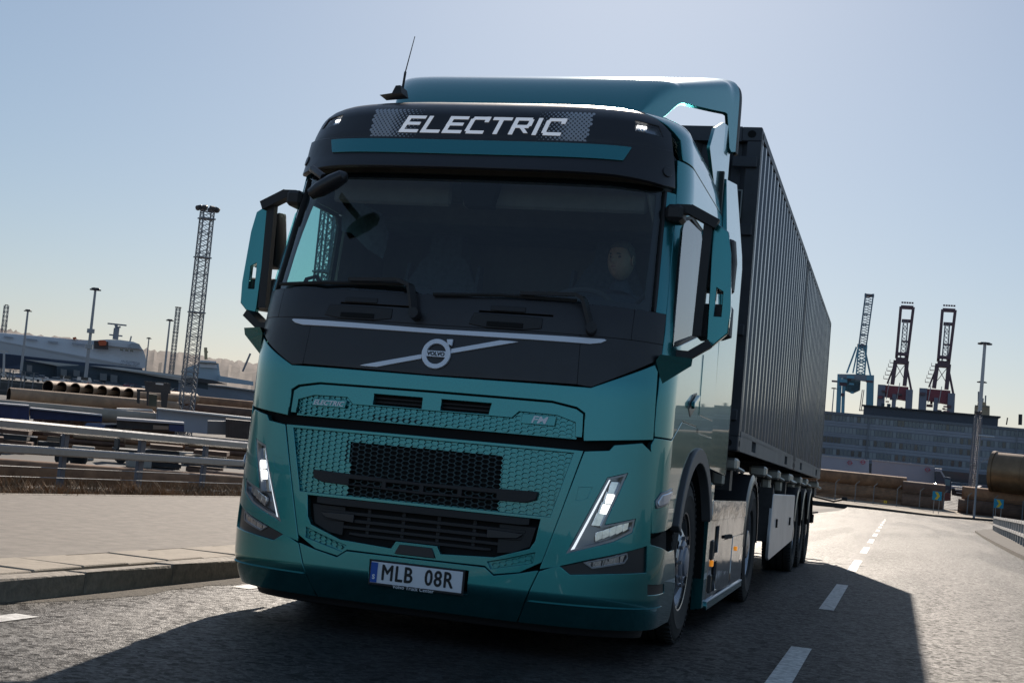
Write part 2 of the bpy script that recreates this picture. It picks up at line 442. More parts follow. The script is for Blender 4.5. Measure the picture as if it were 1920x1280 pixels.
for i in range(46):
    o = link('kerb_stone', km_[i % 4], None, kb); o.location = (-2.165+random.uniform(-.006, .006), -9.5+i, KH-.15+random.uniform(-.006, .006))
sm_ = MB().box((0, 0, 0), (.475, .488, .06), bev=.007).mesh('paving_slab', slabm)
for i in range(96):
    o = link('paving_slab', sm_, None, kb); o.location = (-2.50, -11.75+i*.5+.23, KH-.026+random.uniform(-.004, .004)); o.rotation_euler = (random.uniform(-.006, .006), random.uniform(-.008, .008), random.uniform(-.006, .006))
MB().box((-7.30, 20, .06), (.10, 120, .16), bev=.01).build('path_edging', gran, kb)
# gutter: a dirty strip with washed-up grit along the kerb
rg_ = random.Random(3); gut = MB(); L_ = []
for k in range(221):
    y = -9+k*.15; w_ = .16+.07*math.sin(y*1.1)+.05*math.sin(y*3.7+1)+rg_.uniform(-.025, .025); L_.append(((-2.10, y, .003), (-2.10+w_*.55, y, .007), (-2.10+w_, y, .002)))
gut.add([q for r in L_ for q in r], [(3*i+j, 3*i+j+1, 3*i+j+4, 3*i+j+3) for i in range(220) for j in (0, 1)])
gu = gut.build('gutter', mat('gutter_dirt', (.095, .08, .062), .95, noise=.65, nscale=26, bump=.010, bscale=60), None, kind='structure'); gu.matrix_world = TM
grit = MB()
for i in range(1500):
    y = rg_.uniform(-4, 14); x = -2.09+abs(rg_.gauss(0, .12)); s_ = rg_.uniform(.0015, .006)
    grit.add([(x-s_, y-s_, .003), (x+s_, y-s_*.6, .003), (x, y+s_, .003), (x, y, .003+s_*.8)], [(0, 1, 3), (1, 2, 3), (2, 0, 3)])
g_ = grit.build('gutter_grit', mat('grit', (.14, .12, .10), .9, noise=.5, nscale=40), None, kind='stuff'); g_.matrix_world = TM
# markings
paint = mat('road_paint', (.55, .54, .51), .6, noise=.5, nscale=22, bump=.002, bscale=120)
def dash(x0, x1, y0, y1, name='lane_marking'):
    ys = span(y0, y1, max(1, int((y1-y0)/2))); mb = MB()
    vs = [road_w(x, y, .004) for y in ys for x in (x0, x1)]
    mb.add(vs, [(2*i, 2*i+1, 2*i+3, 2*i+2) for i in range(len(ys)-1)]); return mb.build(name, paint, None, kind='structure')
for k in range(-2, 12): dash(1.87, 2.0, -1.9+7.15*k, 1.98+7.15*k)
for k in range(-4, 14): dash(-1.80, -1.66, 1.29+3.33*k, 2.29+3.33*k)
# verge and embankment left of the path
soil = mat('verge_soil', (.085, .062, .042), .95, noise=.45, nscale=7, bump=.04, bscale=9)
def verge_w(x, y, up=0.):
    b = road_w(x, y)
    if x < -9.6: t = min(1, (-9.6-x)/14); return (b[0], b[1], b[2]*(1-t)+(YL+.02)*t)
    return (b[0], b[1], b[2]+.05+.05*math.sin(y*1.3)*math.sin(x*3))
sheet('verge', [-28, -23.6, -16, -12, -9.6, -9.2, -8.8, -8.4, -8.0, -7.6, -7.34], span(-40, 60, 200), soil, fn=verge_w)
gr = MB(); rr = random.Random(11)
for i in range(5200):
    y = rr.uniform(-1, 34); x = rr.choice((rr.uniform(-8.1, -7.4), rr.uniform(-9.0, -7.4))); dens = .5+.5*math.sin(y*1.9+math.sin(y*.7)*2)
    if rr.random() > .25+.75*dens: continue
    c = verge_w(x, y); H = rr.uniform(.09, .19)*(.7+.9*dens)
    for k in range(9):
        a = rr.uniform(0, 6.28); l = rr.uniform(.3, 1.1)*H; w = .011
        bx_, by_ = c[0]+rr.uniform(-.05, .05), c[1]+rr.uniform(-.05, .05)
        gr.add([(bx_-w*math.sin(a), by_+w*math.cos(a), c[2]-.03), (bx_+w*math.sin(a), by_-w*math.cos(a), c[2]-.03), (bx_+l*math.cos(a), by_+l*math.sin(a), c[2]+H*rr.uniform(.5, 1))], [(0, 1, 2)])
gr.build('dry_grass', mat('dry_grass', (.24, .155, .085), .9, noise=.5, nscale=3), None, kind='stuff')

# --- railing along the path: posts, two box rails, three wires
galv = mat('galvanised_steel', (.30, .30, .30), .42, .75, noise=.15, nscale=8, rvar=.08)
rail = thing('railing', 'galvanised railing with two box rails and thin wires beside the footpath', 'railing', mw=TM)
XR = -8.7
for z, h in ((.925, .13), (.605, .12)):
    MB().prism([(XR-.05+a*.10, z-h/2+b*h) for a, b in ((.2,0),(.8,0),(1,.15),(1,.8),(.8,1),(.2,1),(0,.8),(0,.15))], -8, 46, 'y').build('rail', galv, rail)
for z in (.38, .245, .11): MB().tube([(XR, -8, z), (XR, 46, z)], .006, n=5).build('wire', galv, rail)
for k in range(27):
    y = -6.65+2.02*k; big = (k % 4 == 1)
    MB().box((XR-.085, y, .37), (.06, .11 if not big else .15, 1.0), bev=.006).box((XR-.06, y, .925), (.10, .06, .05)).box((XR-.06, y, .605), (.10, .06, .05)).build('post', mat('post_steel', (.12, .13, .16), .5, .5, noise=.2, nscale=10), rail)

# --- far side of the bend: kerb, pavement, drop to the yard
fk = [(-10.381,135.898,-4.931),(-5.09,134.446,-4.931),(0.835,133.952,-4.931),(6.105,131.217,-4.931),(11.905,135.646,-4.931),(14.808,135.662,-4.931),(19.746,136.044,-4.931)]
fk = [(p[0], p[1], RL) for p in fk]
def away(p, d): 
    v = Vector((p[0]-CAM.x, p[1]-CAM.y, 0)).normalized(); return (p[0]+v.x*d, p[1]+v.y*d, p[2])
def strip(name, la, lb, m, kind='structure', parent=None):
    n = len(la); mb = MB(); mb.add(list(la)+list(lb), [(i, i+1, n+i+1, n+i) for i in range(n-1)]); return mb.build(name, m, parent, kind=kind)
up_ = lambda P, h: [(p[0], p[1], p[2]+h) for p in P]
fk0 = [away(p, 0) for p in fk]; fkt = up_(fk0, .35)
strip('far_kerb', fk0, fkt, mat('far_kerb_stone', (.045, .042, .04), .9))
far_pave = strip('far_pavement', fkt, up_([away(p, 17) for p in fk], .38), slabm)
strip('far_bank', up_([away(p, 17) for p in fk], .38), [(q[0], q[1], YL) for q in [away(p, 22) for p in fk]], soil)
# --- island with guard rail at the right
isl_f = [(6.254,62.732),(5.834,49.353),(5.566,38.685),(5.399,30.769),(5.325,25.713),(5.224,18.853),(5.088,9.58),(4.785,2.639)]
isl_b = [(7.937,76.355),(7.646,65.991),(7.137,52.164),(6.753,42.321),(6.557,34.991),(6.31,24.153),(6.062,11.092),(5.711,2.154)]
isl_f = [road_w(p[0], p[1]) for p in isl_f]; isl_b = [road_w(p[0], p[1]) for p in isl_b]
strip('island', up_(isl_f, .10), up_(isl_b, .12), mat('island_asphalt', (.075, .068, .06), .9, noise=.35, nscale=2, bump=.01, bscale=20))
strip('island_kerb', isl_f, up_(isl_f, .10), gran)
gl = [(7.572,69.716),(7.026,57.176),(6.574,44.952),(6.163,35.46),(5.867,28.456),(5.594,22.384),(5.275,15.665),(4.976,8.859)]
gl = [road_w(p[0], p[1]) for p in gl]
gr2 = thing('guard_rail', 'white steel guard rail with close uprights on the island at the right edge', 'guard rail')
for h in (.80, .42):
    for a, b in zip(gl, gl[1:]): MB().bar((a[0], a[1], a[2]+h), (b[0], b[1], b[2]+h), .09, .10).build('rail', mat('rail_white', (.55, .54, .52), .45, .2), gr2)
for a, b in zip(gl, gl[1:]):
    L = (Vector(b)-Vector(a)).length; n = max(2, int(L/1.9))
    for k in range(n):
        p = Vector(a).lerp(Vector(b), k/n); MB().box((p.x, p.y, p.z+.42), (.10, .10, .85)).build('post', galv, gr2)
# --- mesh fence with cranked posts behind the far pavement
fb_ = [(-9.624,140.476,-5.003),(-5.699,140.744,-4.681),(-3.688,140.841,-4.608),(-1.626,140.912,-4.597),(0.251,140.952,-4.593),(2.627,140.968,-4.647),(4.916,140.947,-4.58),(7.305,140.888,-4.682),(9.659,140.792,-4.668),(12.204,140.646,-4.696),(14.975,140.436,-4.658),(17.602,140.189,-4.685)]
fbz = RL+.38
fence = thing('wire_fence', 'wire mesh fence on grey cranked posts along the far pavement', 'fence')
fpts = [Vector((p[0], p[1], fbz)) for p in fb_]
pm = mat('fence_grey', (.16, .17, .18), .6, .3); wm = mat('fence_wire', (.05, .05, .05), .6, .4)
def arm_dir(p): v = Vector((p.x-CAM.x, p.y-CAM.y, 0)).normalized(); return Vector((v.y, -v.x, 0))
for p in fpts:
    if True: MB().bar(p, p+Vector((0, 0, 1.9)), .09).bar(p+Vector((0, 0, 1.88)), p+Vector((0, 0, 2.25))+arm_dir(p)*.35, .08).build('post', pm, fence)
fw = MB()
for a, b in zip(fpts, fpts[1:]):
    for k in range(12): fw.bar(a+Vector((0, 0, .1+.155*k)), b+Vector((0, 0, .1+.155*k)), .026)
fw.build('wire_mesh', wm, fence, kind='stuff')

# ------------------------------------------------------------------ helpers for things standing on the yard
def slab(pts, depth, mb=None):
    """front outline (world points) pushed back by depth along the ground"""
    mb = mb or MB(); c = sum((Vector(p) for p in pts), Vector())/len(pts); v = Vector((c.x-CAM.x, c.y-CAM.y, 0)).normalized()*depth
    n = len(pts); vs = [tuple(p) for p in pts]+[(p[0]+v.x, p[1]+v.y, p[2]) for p in pts]
    # orientation
    nm = Vector((0, 0, 0))
    for i in range(n): nm += Vector(pts[i]).cross(Vector(pts[(i+1)%n]))
    if nm.dot(v) > 0: vs = [tuple(p) for p in pts[::-1]]+[(p[0]+v.x, p[1]+v.y, p[2]) for p in pts[::-1]]
    return mb.add(vs, [tuple(range(n)), tuple(range(n, 2*n))[::-1]]+[(i, n+i, n+(i+1)%n, (i+1)%n) for i in range(n)])
def frame_at(p, rz=0.):
    """level matrix at p facing the camera: x to the right, y away"""
    v = Vector((p[0]-CAM.x, p[1]-CAM.y, 0)).normalized(); a = math.atan2(-v.x, v.y)+rz
    return Matrix.Translation(Vector(p)) @ Matrix.Rotation(a, 4, 'Z')
def ground_at(p): return (p[0], p[1], YL)

# hills beyond the harbour
hz = [(-2061.637,1573.976,0.712),(-1875.128,1791.505,23.682),(-1700.142,1957.965,51.275),(-1564.5,2067.745,64.179),(-1542.694,2084.034,64.28),(-1520.129,2100.522,59.558),(-1482.547,2127.168,60.642),(-1451.573,2148.391,58.778),(-1411.978,2174.578,55.917),(-1355.394,2210.238,55.973),(-1330.436,2225.33,54.006),(-1301.179,2242.541,54.503),(-1266.911,2262.053,51.504),(-1236.595,2278.748,49.978),(-1210.414,2292.747,49.944),(-1179.561,2308.756,50.398),(-1139.058,2328.986,47.805),(-1065.663,2363.444,43.575),(-952.1,2411.408,33.015),(-776.62,2473.505,22.005),(-476.309,2548.511,10.218),(-177.159,2586.758,6.562),(16.044,2592.933,5.482),(289.548,2577.067,5.795),(538.619,2537.081,-0.257),(827.358,2458.634,-6.019),(1120.846,2340.13,-14.857),(1527.928,2098.41,-58.734)]
hm = MB(); nb = 5; rows = []
for j in range(nb+1):
    t = j/nb; row = []
    for i in range(len(hz)*6-5):
        a, b = hz[i//6], hz[min(i//6+1, len(hz)-1)]; f = (i % 6)/6; p = Vector(a).lerp(Vector(b), f)
        z = YL+(p.z-YL)*math.sin(t*math.pi/2)+(random.uniform(-2, 5) if j == nb else random.uniform(-3, 3) if 0 < j else 0)
        v = Vector((p.x-CAM.x, p.y-CAM.y, 0)); q = v*(.66+.34*t); row.append((CAM.x+q.x, CAM.y+q.y, max(YL, z)))
    rows.append(row)
n = len(rows[0]); hm.add([p for r in rows for p in r], [(j*n+i, j*n+i+1, (j+1)*n+i+1, (j+1)*n+i) for j in range(nb) for i in range(n-1)], True)
hm.build('hills', mat('hillside', (.115, .092, .080), .95, noise=.5, nscale=.012), None, kind='structure')

# unseen ridges added beside and behind the camera to darken the reflected horizon
rg2 = random.Random(21)
for nm, a0, a1 in (('reflection_ridge', 40, 175), ('reflection_ridge', 185, 300)):
    hb2 = MB(); P = []
    for k in range(61):
        a = math.radians(a0+(a1-a0)*k/60); R0 = 420+120*math.sin(k*.4); h = 9+6*math.sin(k*.37)+rg2.uniform(0, 5)
        P.append(((CAM.x+R0*math.sin(a), CAM.y+R0*math.cos(a), YL), (CAM.x+(R0+30)*math.sin(a), CAM.y+(R0+30)*math.cos(a), YL+h*.8), (CAM.x+(R0+90)*math.sin(a), CAM.y+(R0+90)*math.cos(a), YL+h)))
    hb2.add([q for r in P for q in r], [(3*i+j, 3*i+j+1, 3*i+j+4, 3*i+j+3) for i in range(60) for j in (0, 1)], True)
    hb2.build(nm, mat('ridge_dark', (.045, .045, .035), .95, noise=.5, nscale=.03), None, kind='structure')

# ------------------------------------------------------------------ tractor unit
teal = mat('teal_paint', (.034, .255, .270), .25, .84, 1.0, noise=.05, nscale=900, coat_rough=.02)
black_paint = mat('satin_black', (.018, .017, .02), .42, 0, .25, rvar=.06, nscale=8, coat_rough=.25)
plastic = mat('black_plastic', (.02, .019, .02), .55, bump=.0004, bscale=600)
void = mat('dark_void', (.004, .004, .004), .9)
chrome = mat('silver_trim', (.82, .85, .92), .38, .15, .4)
white_print = mat('white_lettering', (.9, .91, .94), .45)
sign_lit = mat('lit_sign_letter', (.9, .91, .94), .45, emit=((.9, .93, 1), .2))
rubber = mat('rubber', (.022, .021, .02), .8, noise=.25, nscale=12, bump=.0006, bscale=90)
steel = mat('painted_steel', (.05, .05, .052), .5, .3, noise=.3, nscale=6)
alu = mat('polished_aluminium', (.75, .75, .76), .14, 1.0, rvar=.06, nscale=5)
amber = mat('amber_lens', (.9, .32, .02), .25, emit=((1, .35, .03), .4))

truck = thing('truck', 'teal electric truck tractor with black grille band and white ELECTRIC lettering, driving on the road', 'truck', mw=TM)
def sc(p): return [(0, p[0][1])] + list(p[1:-1]) + [(0, p[-1][1])]
def two(name, pts, m, holes=(), **k):
    for sg in (1, -1):
        P = pts if sg > 0 else mir(pts); Hs = holes if sg > 0 else [mir(h) for h in holes]
        o = panel(name, P, m, k.get('parent', truck), holes=Hs, **{a: b for a, b in k.items() if a != 'parent'})
    return o
SB = 1.95                                  # back of the cab shell (y)
def s_at(y, z): 
    y0 = ev(Y0, z); return SC + (y-y0-DB)*(SE-SC)/(YR-y0-DB)

# dark structure behind the outer skins
panel('cab_frame', [(-1.7, .30), (1.7, .30), (1.7, .6), (1.25, .8), (1.25, 1.25), (1.25, 1.86), (-1.25, 1.86), (-1.25, .8), (-1.7, .6)], void, truck, off=-.055, th=.3, step=(.1, .2))

# --- bumper
bz = .17
seamT = [(0.679,0.458)][0]; seamB = [(0.593,0.199)][0]
btop = [(0.679,0.454),(0.751,0.48),(0.781,0.489),(0.841,0.449),(1.017,0.468),(1.283,0.49)]
bcor = [(1.27,0.635),(1.628,0.652)]
seam_s = lambda z: seamB[0] + (seamT[0]-seamB[0])*(z-seamB[1])/(seamT[1]-seamB[1])
cbot = [(0.576,0.427),(0.442,0.404),(0.389,0.438),(0.307,0.437)]
panel('bumper_centre', sym([(0, cbot[3][1]), (cbot[2][0], cbot[2][1]), (cbot[1][0], cbot[1][1]-.004), (cbot[0][0], cbot[0][1]), (seam_s(seamT[1])-.006, seamT[1]-.004), (seam_s(.3)-.006, .3), (seam_s(bz)-.006, bz), (0, bz)]), teal, truck, th=.03,
      holes=[[(-.252, .415), (.308, .415), (.308, .283), (-.252, .283)]])
two('bumper_corner', [(seam_s(bz)+.004, bz), (1.92, bz+.01), (1.98, .38), (1.80, .598), (1.62, .592), (bcor[0][0], bcor[0][1]+.004), (btop[5][0], btop[5][1]-.002), btop[4], btop[3], btop[2], btop[1], (seam_s(btop[0][1])+.004, btop[0][1]-.004)], teal, th=.03,
    holes=[[(1.302,0.428),(1.58,0.424),(1.629,0.368),(1.317,0.367)]])
two('step_pad', [(1.305,0.426),(1.571,0.423),(1.617,0.371),(1.32,0.369)], plastic, off=-.006)
panel('bumper_skirt', [(-1.5, .10), (1.5, .10), (1.56, .20), (-1.56, .20)], plastic, truck, off=-.07, th=.3)
# bumper crease line
two('bumper_crease', [(seam_s(.3)+.01, .288), (1.58, .296), (1.58, .300), (seam_s(.3)+.01, .292)], teal, off=.004, th=.01, c=.001)

# --- corner fascias with the headlights
fas = [(1.3,0.641),(1.159,0.604),(0.931,0.54),(0.781,0.491),(0.679,0.465)]
fasT = [(0.86,1.095),(0.993,1.111),(1.018,1.142),(1.179,1.168),(1.247,1.127)]
fasR = [(1.276,1.046),(1.282,0.854),(1.292,0.647)]
HL = [(0.992,0.973),(1.108,1.009),(1.075,0.917),(1,0.727),(1.175,0.773),(1.162,0.695),(1.051,0.637),(0.805,0.554)]
two('corner_fascia', [(a+.004, b) for a, b in [fasT[0]]] + fasT[1:] + fasR + fas[:-1] + [(fas[-1][0]+.004, fas[-1][1])], teal, th=.03,
    holes=[HL, [(0.846,0.907),(0.919,0.917),(0.899,0.854),(0.862,0.837),(0.834,0.837)]], step=(.04, .06))
two('towing_cover', [(0.848,0.904),(0.916,0.915),(0.896,0.856),(0.862,0.839),(0.836,0.84)], teal, off=-.0015, c=.003, step=(.05, .07))
fog = [(0.774,0.482),(0.836,0.451),(1.282,0.492),(1.27,0.635),(1.159,0.601)]
two('fog_lamp_pocket', fog, black_paint, off=-.014, th=.05)

lens_dark = mat('lamp_bezel', (.30, .31, .33), .28, .75)
clear = glass_mat('lamp_glass', (.93, .95, .97), 1.0, 0.02)
lit = mat('led_light', (1, 1, 1), .3, emit=((1, .97, .9), 2.6))
reflector = mat('chrome_reflector', (.85, .86, .88), .09, 1.0, noise=.2, nscale=30)
def inset(poly, d):
    n = len(poly); ar = sum(poly[i][0]*poly[(i+1)%n][1]-poly[(i+1)%n][0]*poly[i][1] for i in range(n)); sg = 1 if ar > 0 else -1; out = []
    for i in range(n):
        p0, p1, p2 = Vector(poly[i-1]), Vector(poly[i]), Vector(poly[(i+1)%n])
        a, b = (p1-p0).normalized(), (p2-p1).normalized(); na, nb = Vector((-a.y, a.x))*sg, Vector((-b.y, b.x))*sg
        k = na+nb; k = k/max(.35, k.length_squared/2) if k.length > 1e-6 else na
        out.append((p1.x+k.x*d, p1.y+k.y*d))
    return out
def headlight(sg):
    M_ = (lambda p: p) if sg > 0 else mir
    out = M_(HL)
    h = panel('headlight', inset(out, .002), lens_dark, truck, off=-.004, th=.03, holes=[inset(out, .014)], step=(.04, .06), c=.002)
    panel('lamp_housing', inset(out, -.004), lens_dark, h, off=-.048, th=.01, step=(.04, .06))
    upper = M_([(1.013,0.969),(1.086,0.99),(0.99,0.735),(0.943,0.731)])
    # projector modules one above the other in the slanted limb
    a0, a1 = [(1.047,0.948),(0.96,0.72)]
    for k in range(4):
        t = (k+.5)/4; cx, cz = a0[0]+(a1[0]-a0[0])*t, a0[1]+(a1[1]-a0[1])*t
        w, hh = .036, .035; q = [(cx-w-.004*k+.012, cz-hh+.003), (cx+w-.006, cz-hh+.003), (cx+w+.008, cz+hh-.003), (cx-w+.024, cz+hh-.003)]
        q = q if sg > 0 else mir(q)
        panel('reflector', q, reflector, h, off=-.024, th=.012, step=(.03, .03), c=.006)
        if k in (1, 2): panel('led', inset(q, .011), lit, h, off=-.016, th=.008, step=(.03, .03), c=.004)
    # row of chrome cells in the foot
    b0, b1 = [(0.957,0.658),(1.148,0.735)]
    for k in range(5):
        t = (k+.5)/5; cx, cz = b0[0]+(b1[0]-b0[0])*t, b0[1]+(b1[1]-b0[1])*t; w = (b1[0]-b0[0])/10*.86; e = (b1[1]-b0[1])/10
        q = [(cx-w, cz-.024-e), (cx+w, cz-.020+e), (cx+w, cz+.020+e), (cx-w, cz+.020-e)]
        q = q if sg > 0 else mir(q)
        panel('lamp_cell', q, reflector, h, off=-.022, th=.02, step=(.03, .03), c=.005)
    # daylight running strip along the long edge
    st = [(1.001,0.964),(1.013,0.967),(0.842,0.575),(0.821,0.567)]
    panel('light_guide', M_(st), mat('light_guide', (.8, .82, .85), .25, emit=((.9, .95, 1), .8)), h, off=-.010, th=.015, step=(.04, .06), c=.003)
    panel('lamp_lens', inset(out, .006), clear, h, off=-.001, th=.003, step=(.03, .04), c=.002)
for sg in (1, -1): headlight(sg)
FG = [(0.899,0.52),(1.141,0.589),(1.149,0.56),(1.128,0.53),(0.951,0.49)]
for sg in (1, -1):
    M_ = (lambda p: p) if sg > 0 else mir
    fo = panel('fog_lamp', M_(inset(FG, .002)), lens_dark, truck, off=-.008, th=.02, holes=[M_(inset(FG, .008))], c=.002)
    for a, b, mm in ((.10, .30, reflector), (.315, .50, reflector), (.515, .72, lit if sg < 0 else reflector), (.735, .95, reflector)):
        p0, p1, p2, p3 = [Vector(FG[i]) for i in (0, 1, 3, 4)]
        top = lambda t: p0.lerp(p1, t); bot = lambda t: (p0+(p3-p0)*.0).lerp(p2, t) if t > .9 else p0.lerp(p3, min(1, t/.28)) if t < .28 else p3.lerp(p2, (t-.28)/.72)
        q = [tuple(bot(a)), tuple(bot(b)), tuple(top(b)), tuple(top(a))]
        panel('lamp_cell', M_(q), reflector, fo, off=-.014, th=.02, step=(.03, .03), c=.004)
    panel('lamp_lens', M_(inset(FG, .004)), clear, fo, off=-.004, th=.003, c=.001)

# --- grille frame between the two fascias
gt = [(0.804,1.052)][0]; fT = [(0.843,1.094)][0]
meshR = [(0.806,1.052),(0.713,0.731)]; meshTop = [(0.809,1.085)][0]
lgrT = [(0.664,0.699)][0]; lgr = [(0.664,0.698),(0.646,0.605),(0.619,0.56),(0.435,0.494)]
nt_ = [(-0.104,0.455),(-0.086,0.509),(0.11,0.515),(0.14,0.46)]
zmt = meshTop[1]; zmb = meshR[1][1]+.004
seamF = lambda z: fas[-1][0] + (fasT[0][0]-fas[-1][0])*(z-fas[-1][1])/(fasT[0][1]-fas[-1][1]) - .004
M_MESH = sym([(0, zmt), (meshTop[0], zmt), (meshR[1][0], zmb), (0, zmb)])
zl = zmb-.012
LOW = [(0, zl), (lgr[0][0], zl)] + lgr[1:] 
zlow = lgr[3][1]
nz = nt_[1][1]+.012
LOWG = sym([(0, zl), (lgr[0][0], zl), lgr[1], lgr[2], (lgr[3][0], zlow+.002), (.138, zlow-.014), (.115, zlow+.026), (0, zlow+.026)])
CM = [(0.65,0.549),(0.644,0.487),(0.42,0.433),(0.394,0.472),(0.495,0.499)]
frame_out = sym([(0, zmt+.012), (seamF(zmt), zmt+.012), (seamF(.8), .8), (seamF(.5), .5), (cbot[0][0], cbot[0][1]+.010), (cbot[1][0], cbot[1][1]+.008), (cbot[2][0], cbot[2][1]+.012), (0, cbot[3][1]+.010)])
panel('grille_frame', frame_out, teal, truck, off=-.004, th=.04, holes=[M_MESH, LOWG, CM, mir(CM)], step=(.08, .12))

def hexmesh(name, region, parent, m, dark=None, off=-.012, depth=.010, px=.0372, pz=.0252, deepen=.03, web=.0022):
    """honeycomb: every cell has a rim and a sloped recess; cells inside 'dark' are open to the radiator behind"""
    mb = MB(); md_ = MB(); xs = [p[0] for p in region]; zs = [p[1] for p in region]
    hw, hi, hh = px*.66, px*.34, pz/2
    i0, i1 = int(min(xs)/px)-2, int(max(xs)/px)+2; j0, j1 = int(min(zs)/pz)-2, int(max(zs)/pz)+2
    vv = {}
    for i in range(i0, i1+1):
        for j in range(j0, j1+1):
            cx, cz = i*px, j*pz + (pz/2 if i % 2 else 0)
            if not inpoly((cx, cz), region): continue
            o6 = [(cx-hw, cz), (cx-hi, cz-hh), (cx+hi, cz-hh), (cx+hw, cz), (cx+hi, cz+hh), (cx-hi, cz+hh)]
            is_dark = dark is not None and inpoly((cx, cz), dark)
            k1 = 1-(web*.62 if is_dark else web)/hh; o6b = [(cx+(a-cx)*k1, cz+(b-cz)*k1) for a, b in o6]
            k2 = .72; o6c = [(cx+(a-cx)*k2, cz+(b-cz)*k2-.0015) for a, b in o6]
            ring = [Fp(a, b, off) for a, b in o6] + [Fp(a, b, off) for a, b in o6b]
            (md_ if is_dark else mb).add(ring, [(q, (q+1)%6, 6+(q+1)%6, 6+q) for q in range(6)])
            if is_dark:
                md_.add([Fp(a, b, off) for a, b in o6b] + [Fp(a, b, off-.02) for a, b in o6b], [(q, (q+1)%6, 6+(q+1)%6, 6+q) for q in range(6)])
            else:
                mb.add([Fp(a, b, off) for a, b in o6b] + [Fp(a, b, off-depth) for a, b in o6c], [(q, (q+1)%6, 6+(q+1)%6, 6+q) for q in range(6)] + [(6, 7, 8, 9, 10, 11)])
    if md_.v: md_.build('open_'+name, mat('mesh_dark_teal', (.05, .085, .095), .4, .5), parent, kind='stuff')
    return mb.build(name, m, parent, kind='stuff')
dk = [(-0.428,1.031)][0]; dkr = [(0.438,1.017)][0]; dkb = [(0.444,0.736)][0]
DARK = [(-dkr[0]-.012, dk[1]+.005), (dkr[0], dk[1]+.005), (dkr[0]-.01, zmb+.005), (-dkr[0]-.002, zmb+.005)]
mesh_main = panel('grille_backing', inset(M_MESH, -.004), teal, truck, off=-.024, th=.01, holes=[DARK], step=(.1, .1))
hexmesh('honeycomb', inset(M_MESH, .004), mesh_main, teal, DARK)
panel('radiator', inset(DARK, -.02), mat('radiator', (.008, .008, .009), .7, bump=.002, bscale=160), mesh_main, off=-.05, th=.01, step=(.1, .1))
for sg in (1, -1):
    P = CM if sg > 0 else mir(CM)
    b_ = panel('corner_grille', inset(P, -.003), teal, truck, off=-.024, th=.01)
    hexmesh('honeycomb', inset(P, .006), b_, teal, off=-.012, px=.034, pz=.0235)
# cross slat over the mesh
sl = [(0.264,0.845),(0.635,0.86),(0.626,0.821),(0.572,0.803),(0.27,0.79)]
SL = sym(sc(sl))
slat = panel('grille_slat', SL, plastic, truck, off=.012, th=.04, holes=[[(-.42+k*.215, sl[4][1]+.010), (-.42+k*.215+.195, sl[4][1]+.010), (-.42+k*.215+.195, sl[0][1]-.010), (-.42+k*.215, sl[0][1]-.010)] for k in range(4)], step=(.1, .1))
# lower intake
li = panel('lower_intake', inset(LOWG, -.002), plastic, truck, off=-.075, th=.02, step=(.1, .1))
zt = zl
for k, (z_, wd, hh, of) in enumerate(((zl-.022, .60, .036, -.010), (zl-.078, .58, .014, -.03), (zl-.118, .56, .014, -.03), (zl-.155, .50, .012, -.035), (zl-.190, .40, .012, -.04))):
    panel('intake_bar', [(-wd, z_-hh/2+.004), (-wd+.05, z_-hh/2), (wd-.05, z_-hh/2), (wd, z_-hh/2+.004), (wd, z_+hh/2), (-wd, z_+hh/2)], plastic, li, off=of, th=.03, step=(.1, .1), c=.003)
for sx in (-1, 1):
    panel('intake_blank', [(sx*.44, zl-.05), (sx*.635, zl-.05), (sx*.61, zl-.15), (sx*.52, zl-.19), (sx*.44, zl-.2)], plastic, li, off=-.034, th=.03, step=(.1, .1))
    panel('intake_fin', [(sx*.38, zl-.085), (sx*.57, zl-.09), (sx*.54, zl-.112), (sx*.38, zl-.125)], black_paint, li, off=-.018, th=.02, step=(.1, .1))
for x_ in (-.3, -.1, .1, .3):
    panel('intake_strut', [(x_-.008, zl-.2), (x_+.008, zl-.2), (x_+.008, zl-.04), (x_-.008, zl-.04)], plastic, li, off=-.045, th=.02, step=(.1, .1))
panel('sensor_cover', [(-.112, zlow-.034), (.112, zlow-.034), (.088, zlow+.012), (-.088, zlow+.012)], black_paint, truck, off=.006, th=.03)

# --- number plate
yP = -.185; XP = .03
plate = MB().box((XP, yP, .348), (.54, .012, .135), bev=.004).build('plate_holder', plastic, truck)
pl = MB().box((XP, yP-.008, .350), (.52, .006, .112), bev=.002).build('number_plate', mat('plate_white', (.78, .8, .84), .35, noise=.03, nscale=8), plate)
MB().box((XP-.239, yP-.0125, .350), (.038, .0030, .106)).build('plate_band', mat('plate_blue', (.01, .09, .42), .4), plate)
ink = mat('plate_ink', (.01, .01, .012), .5)
def flat_text(name, txt, x, y, z, size, m, parent, ex=.001, heavy=0., **k):
    vs, fs = text_verts(txt, size=size, extrude=ex, **k); mb = MB()
    for q, (a, b) in enumerate(((0, 0), (1, 0), (-1, 0), (0, 1), (0, -1)) if heavy else ((0, 0),)):
        mb.add([(x+v[0]+a*heavy, y-v[2]-.00015*q, z+v[1]+b*heavy) for v in vs], fs)
    mb.build(name, m, parent)
flat_text('plate_text', 'MLB', XP-.108, yP-.012, .350, .116, ink, plate, sx=.80, spacing=1.12, heavy=.0022)
flat_text('plate_text', '08R', XP+.130, yP-.012, .350, .116, ink, plate, sx=.80, spacing=1.12, heavy=.0022)
flat_text('plate_text', 'S', XP-.239, yP-.0145, .325, .034, white_print, plate, bold=.001)
flat_text('plate_text', 'Volvo Truck Center', XP-.01, yP-.0085, .2853, .027, white_print, plate, spacing=1.05)

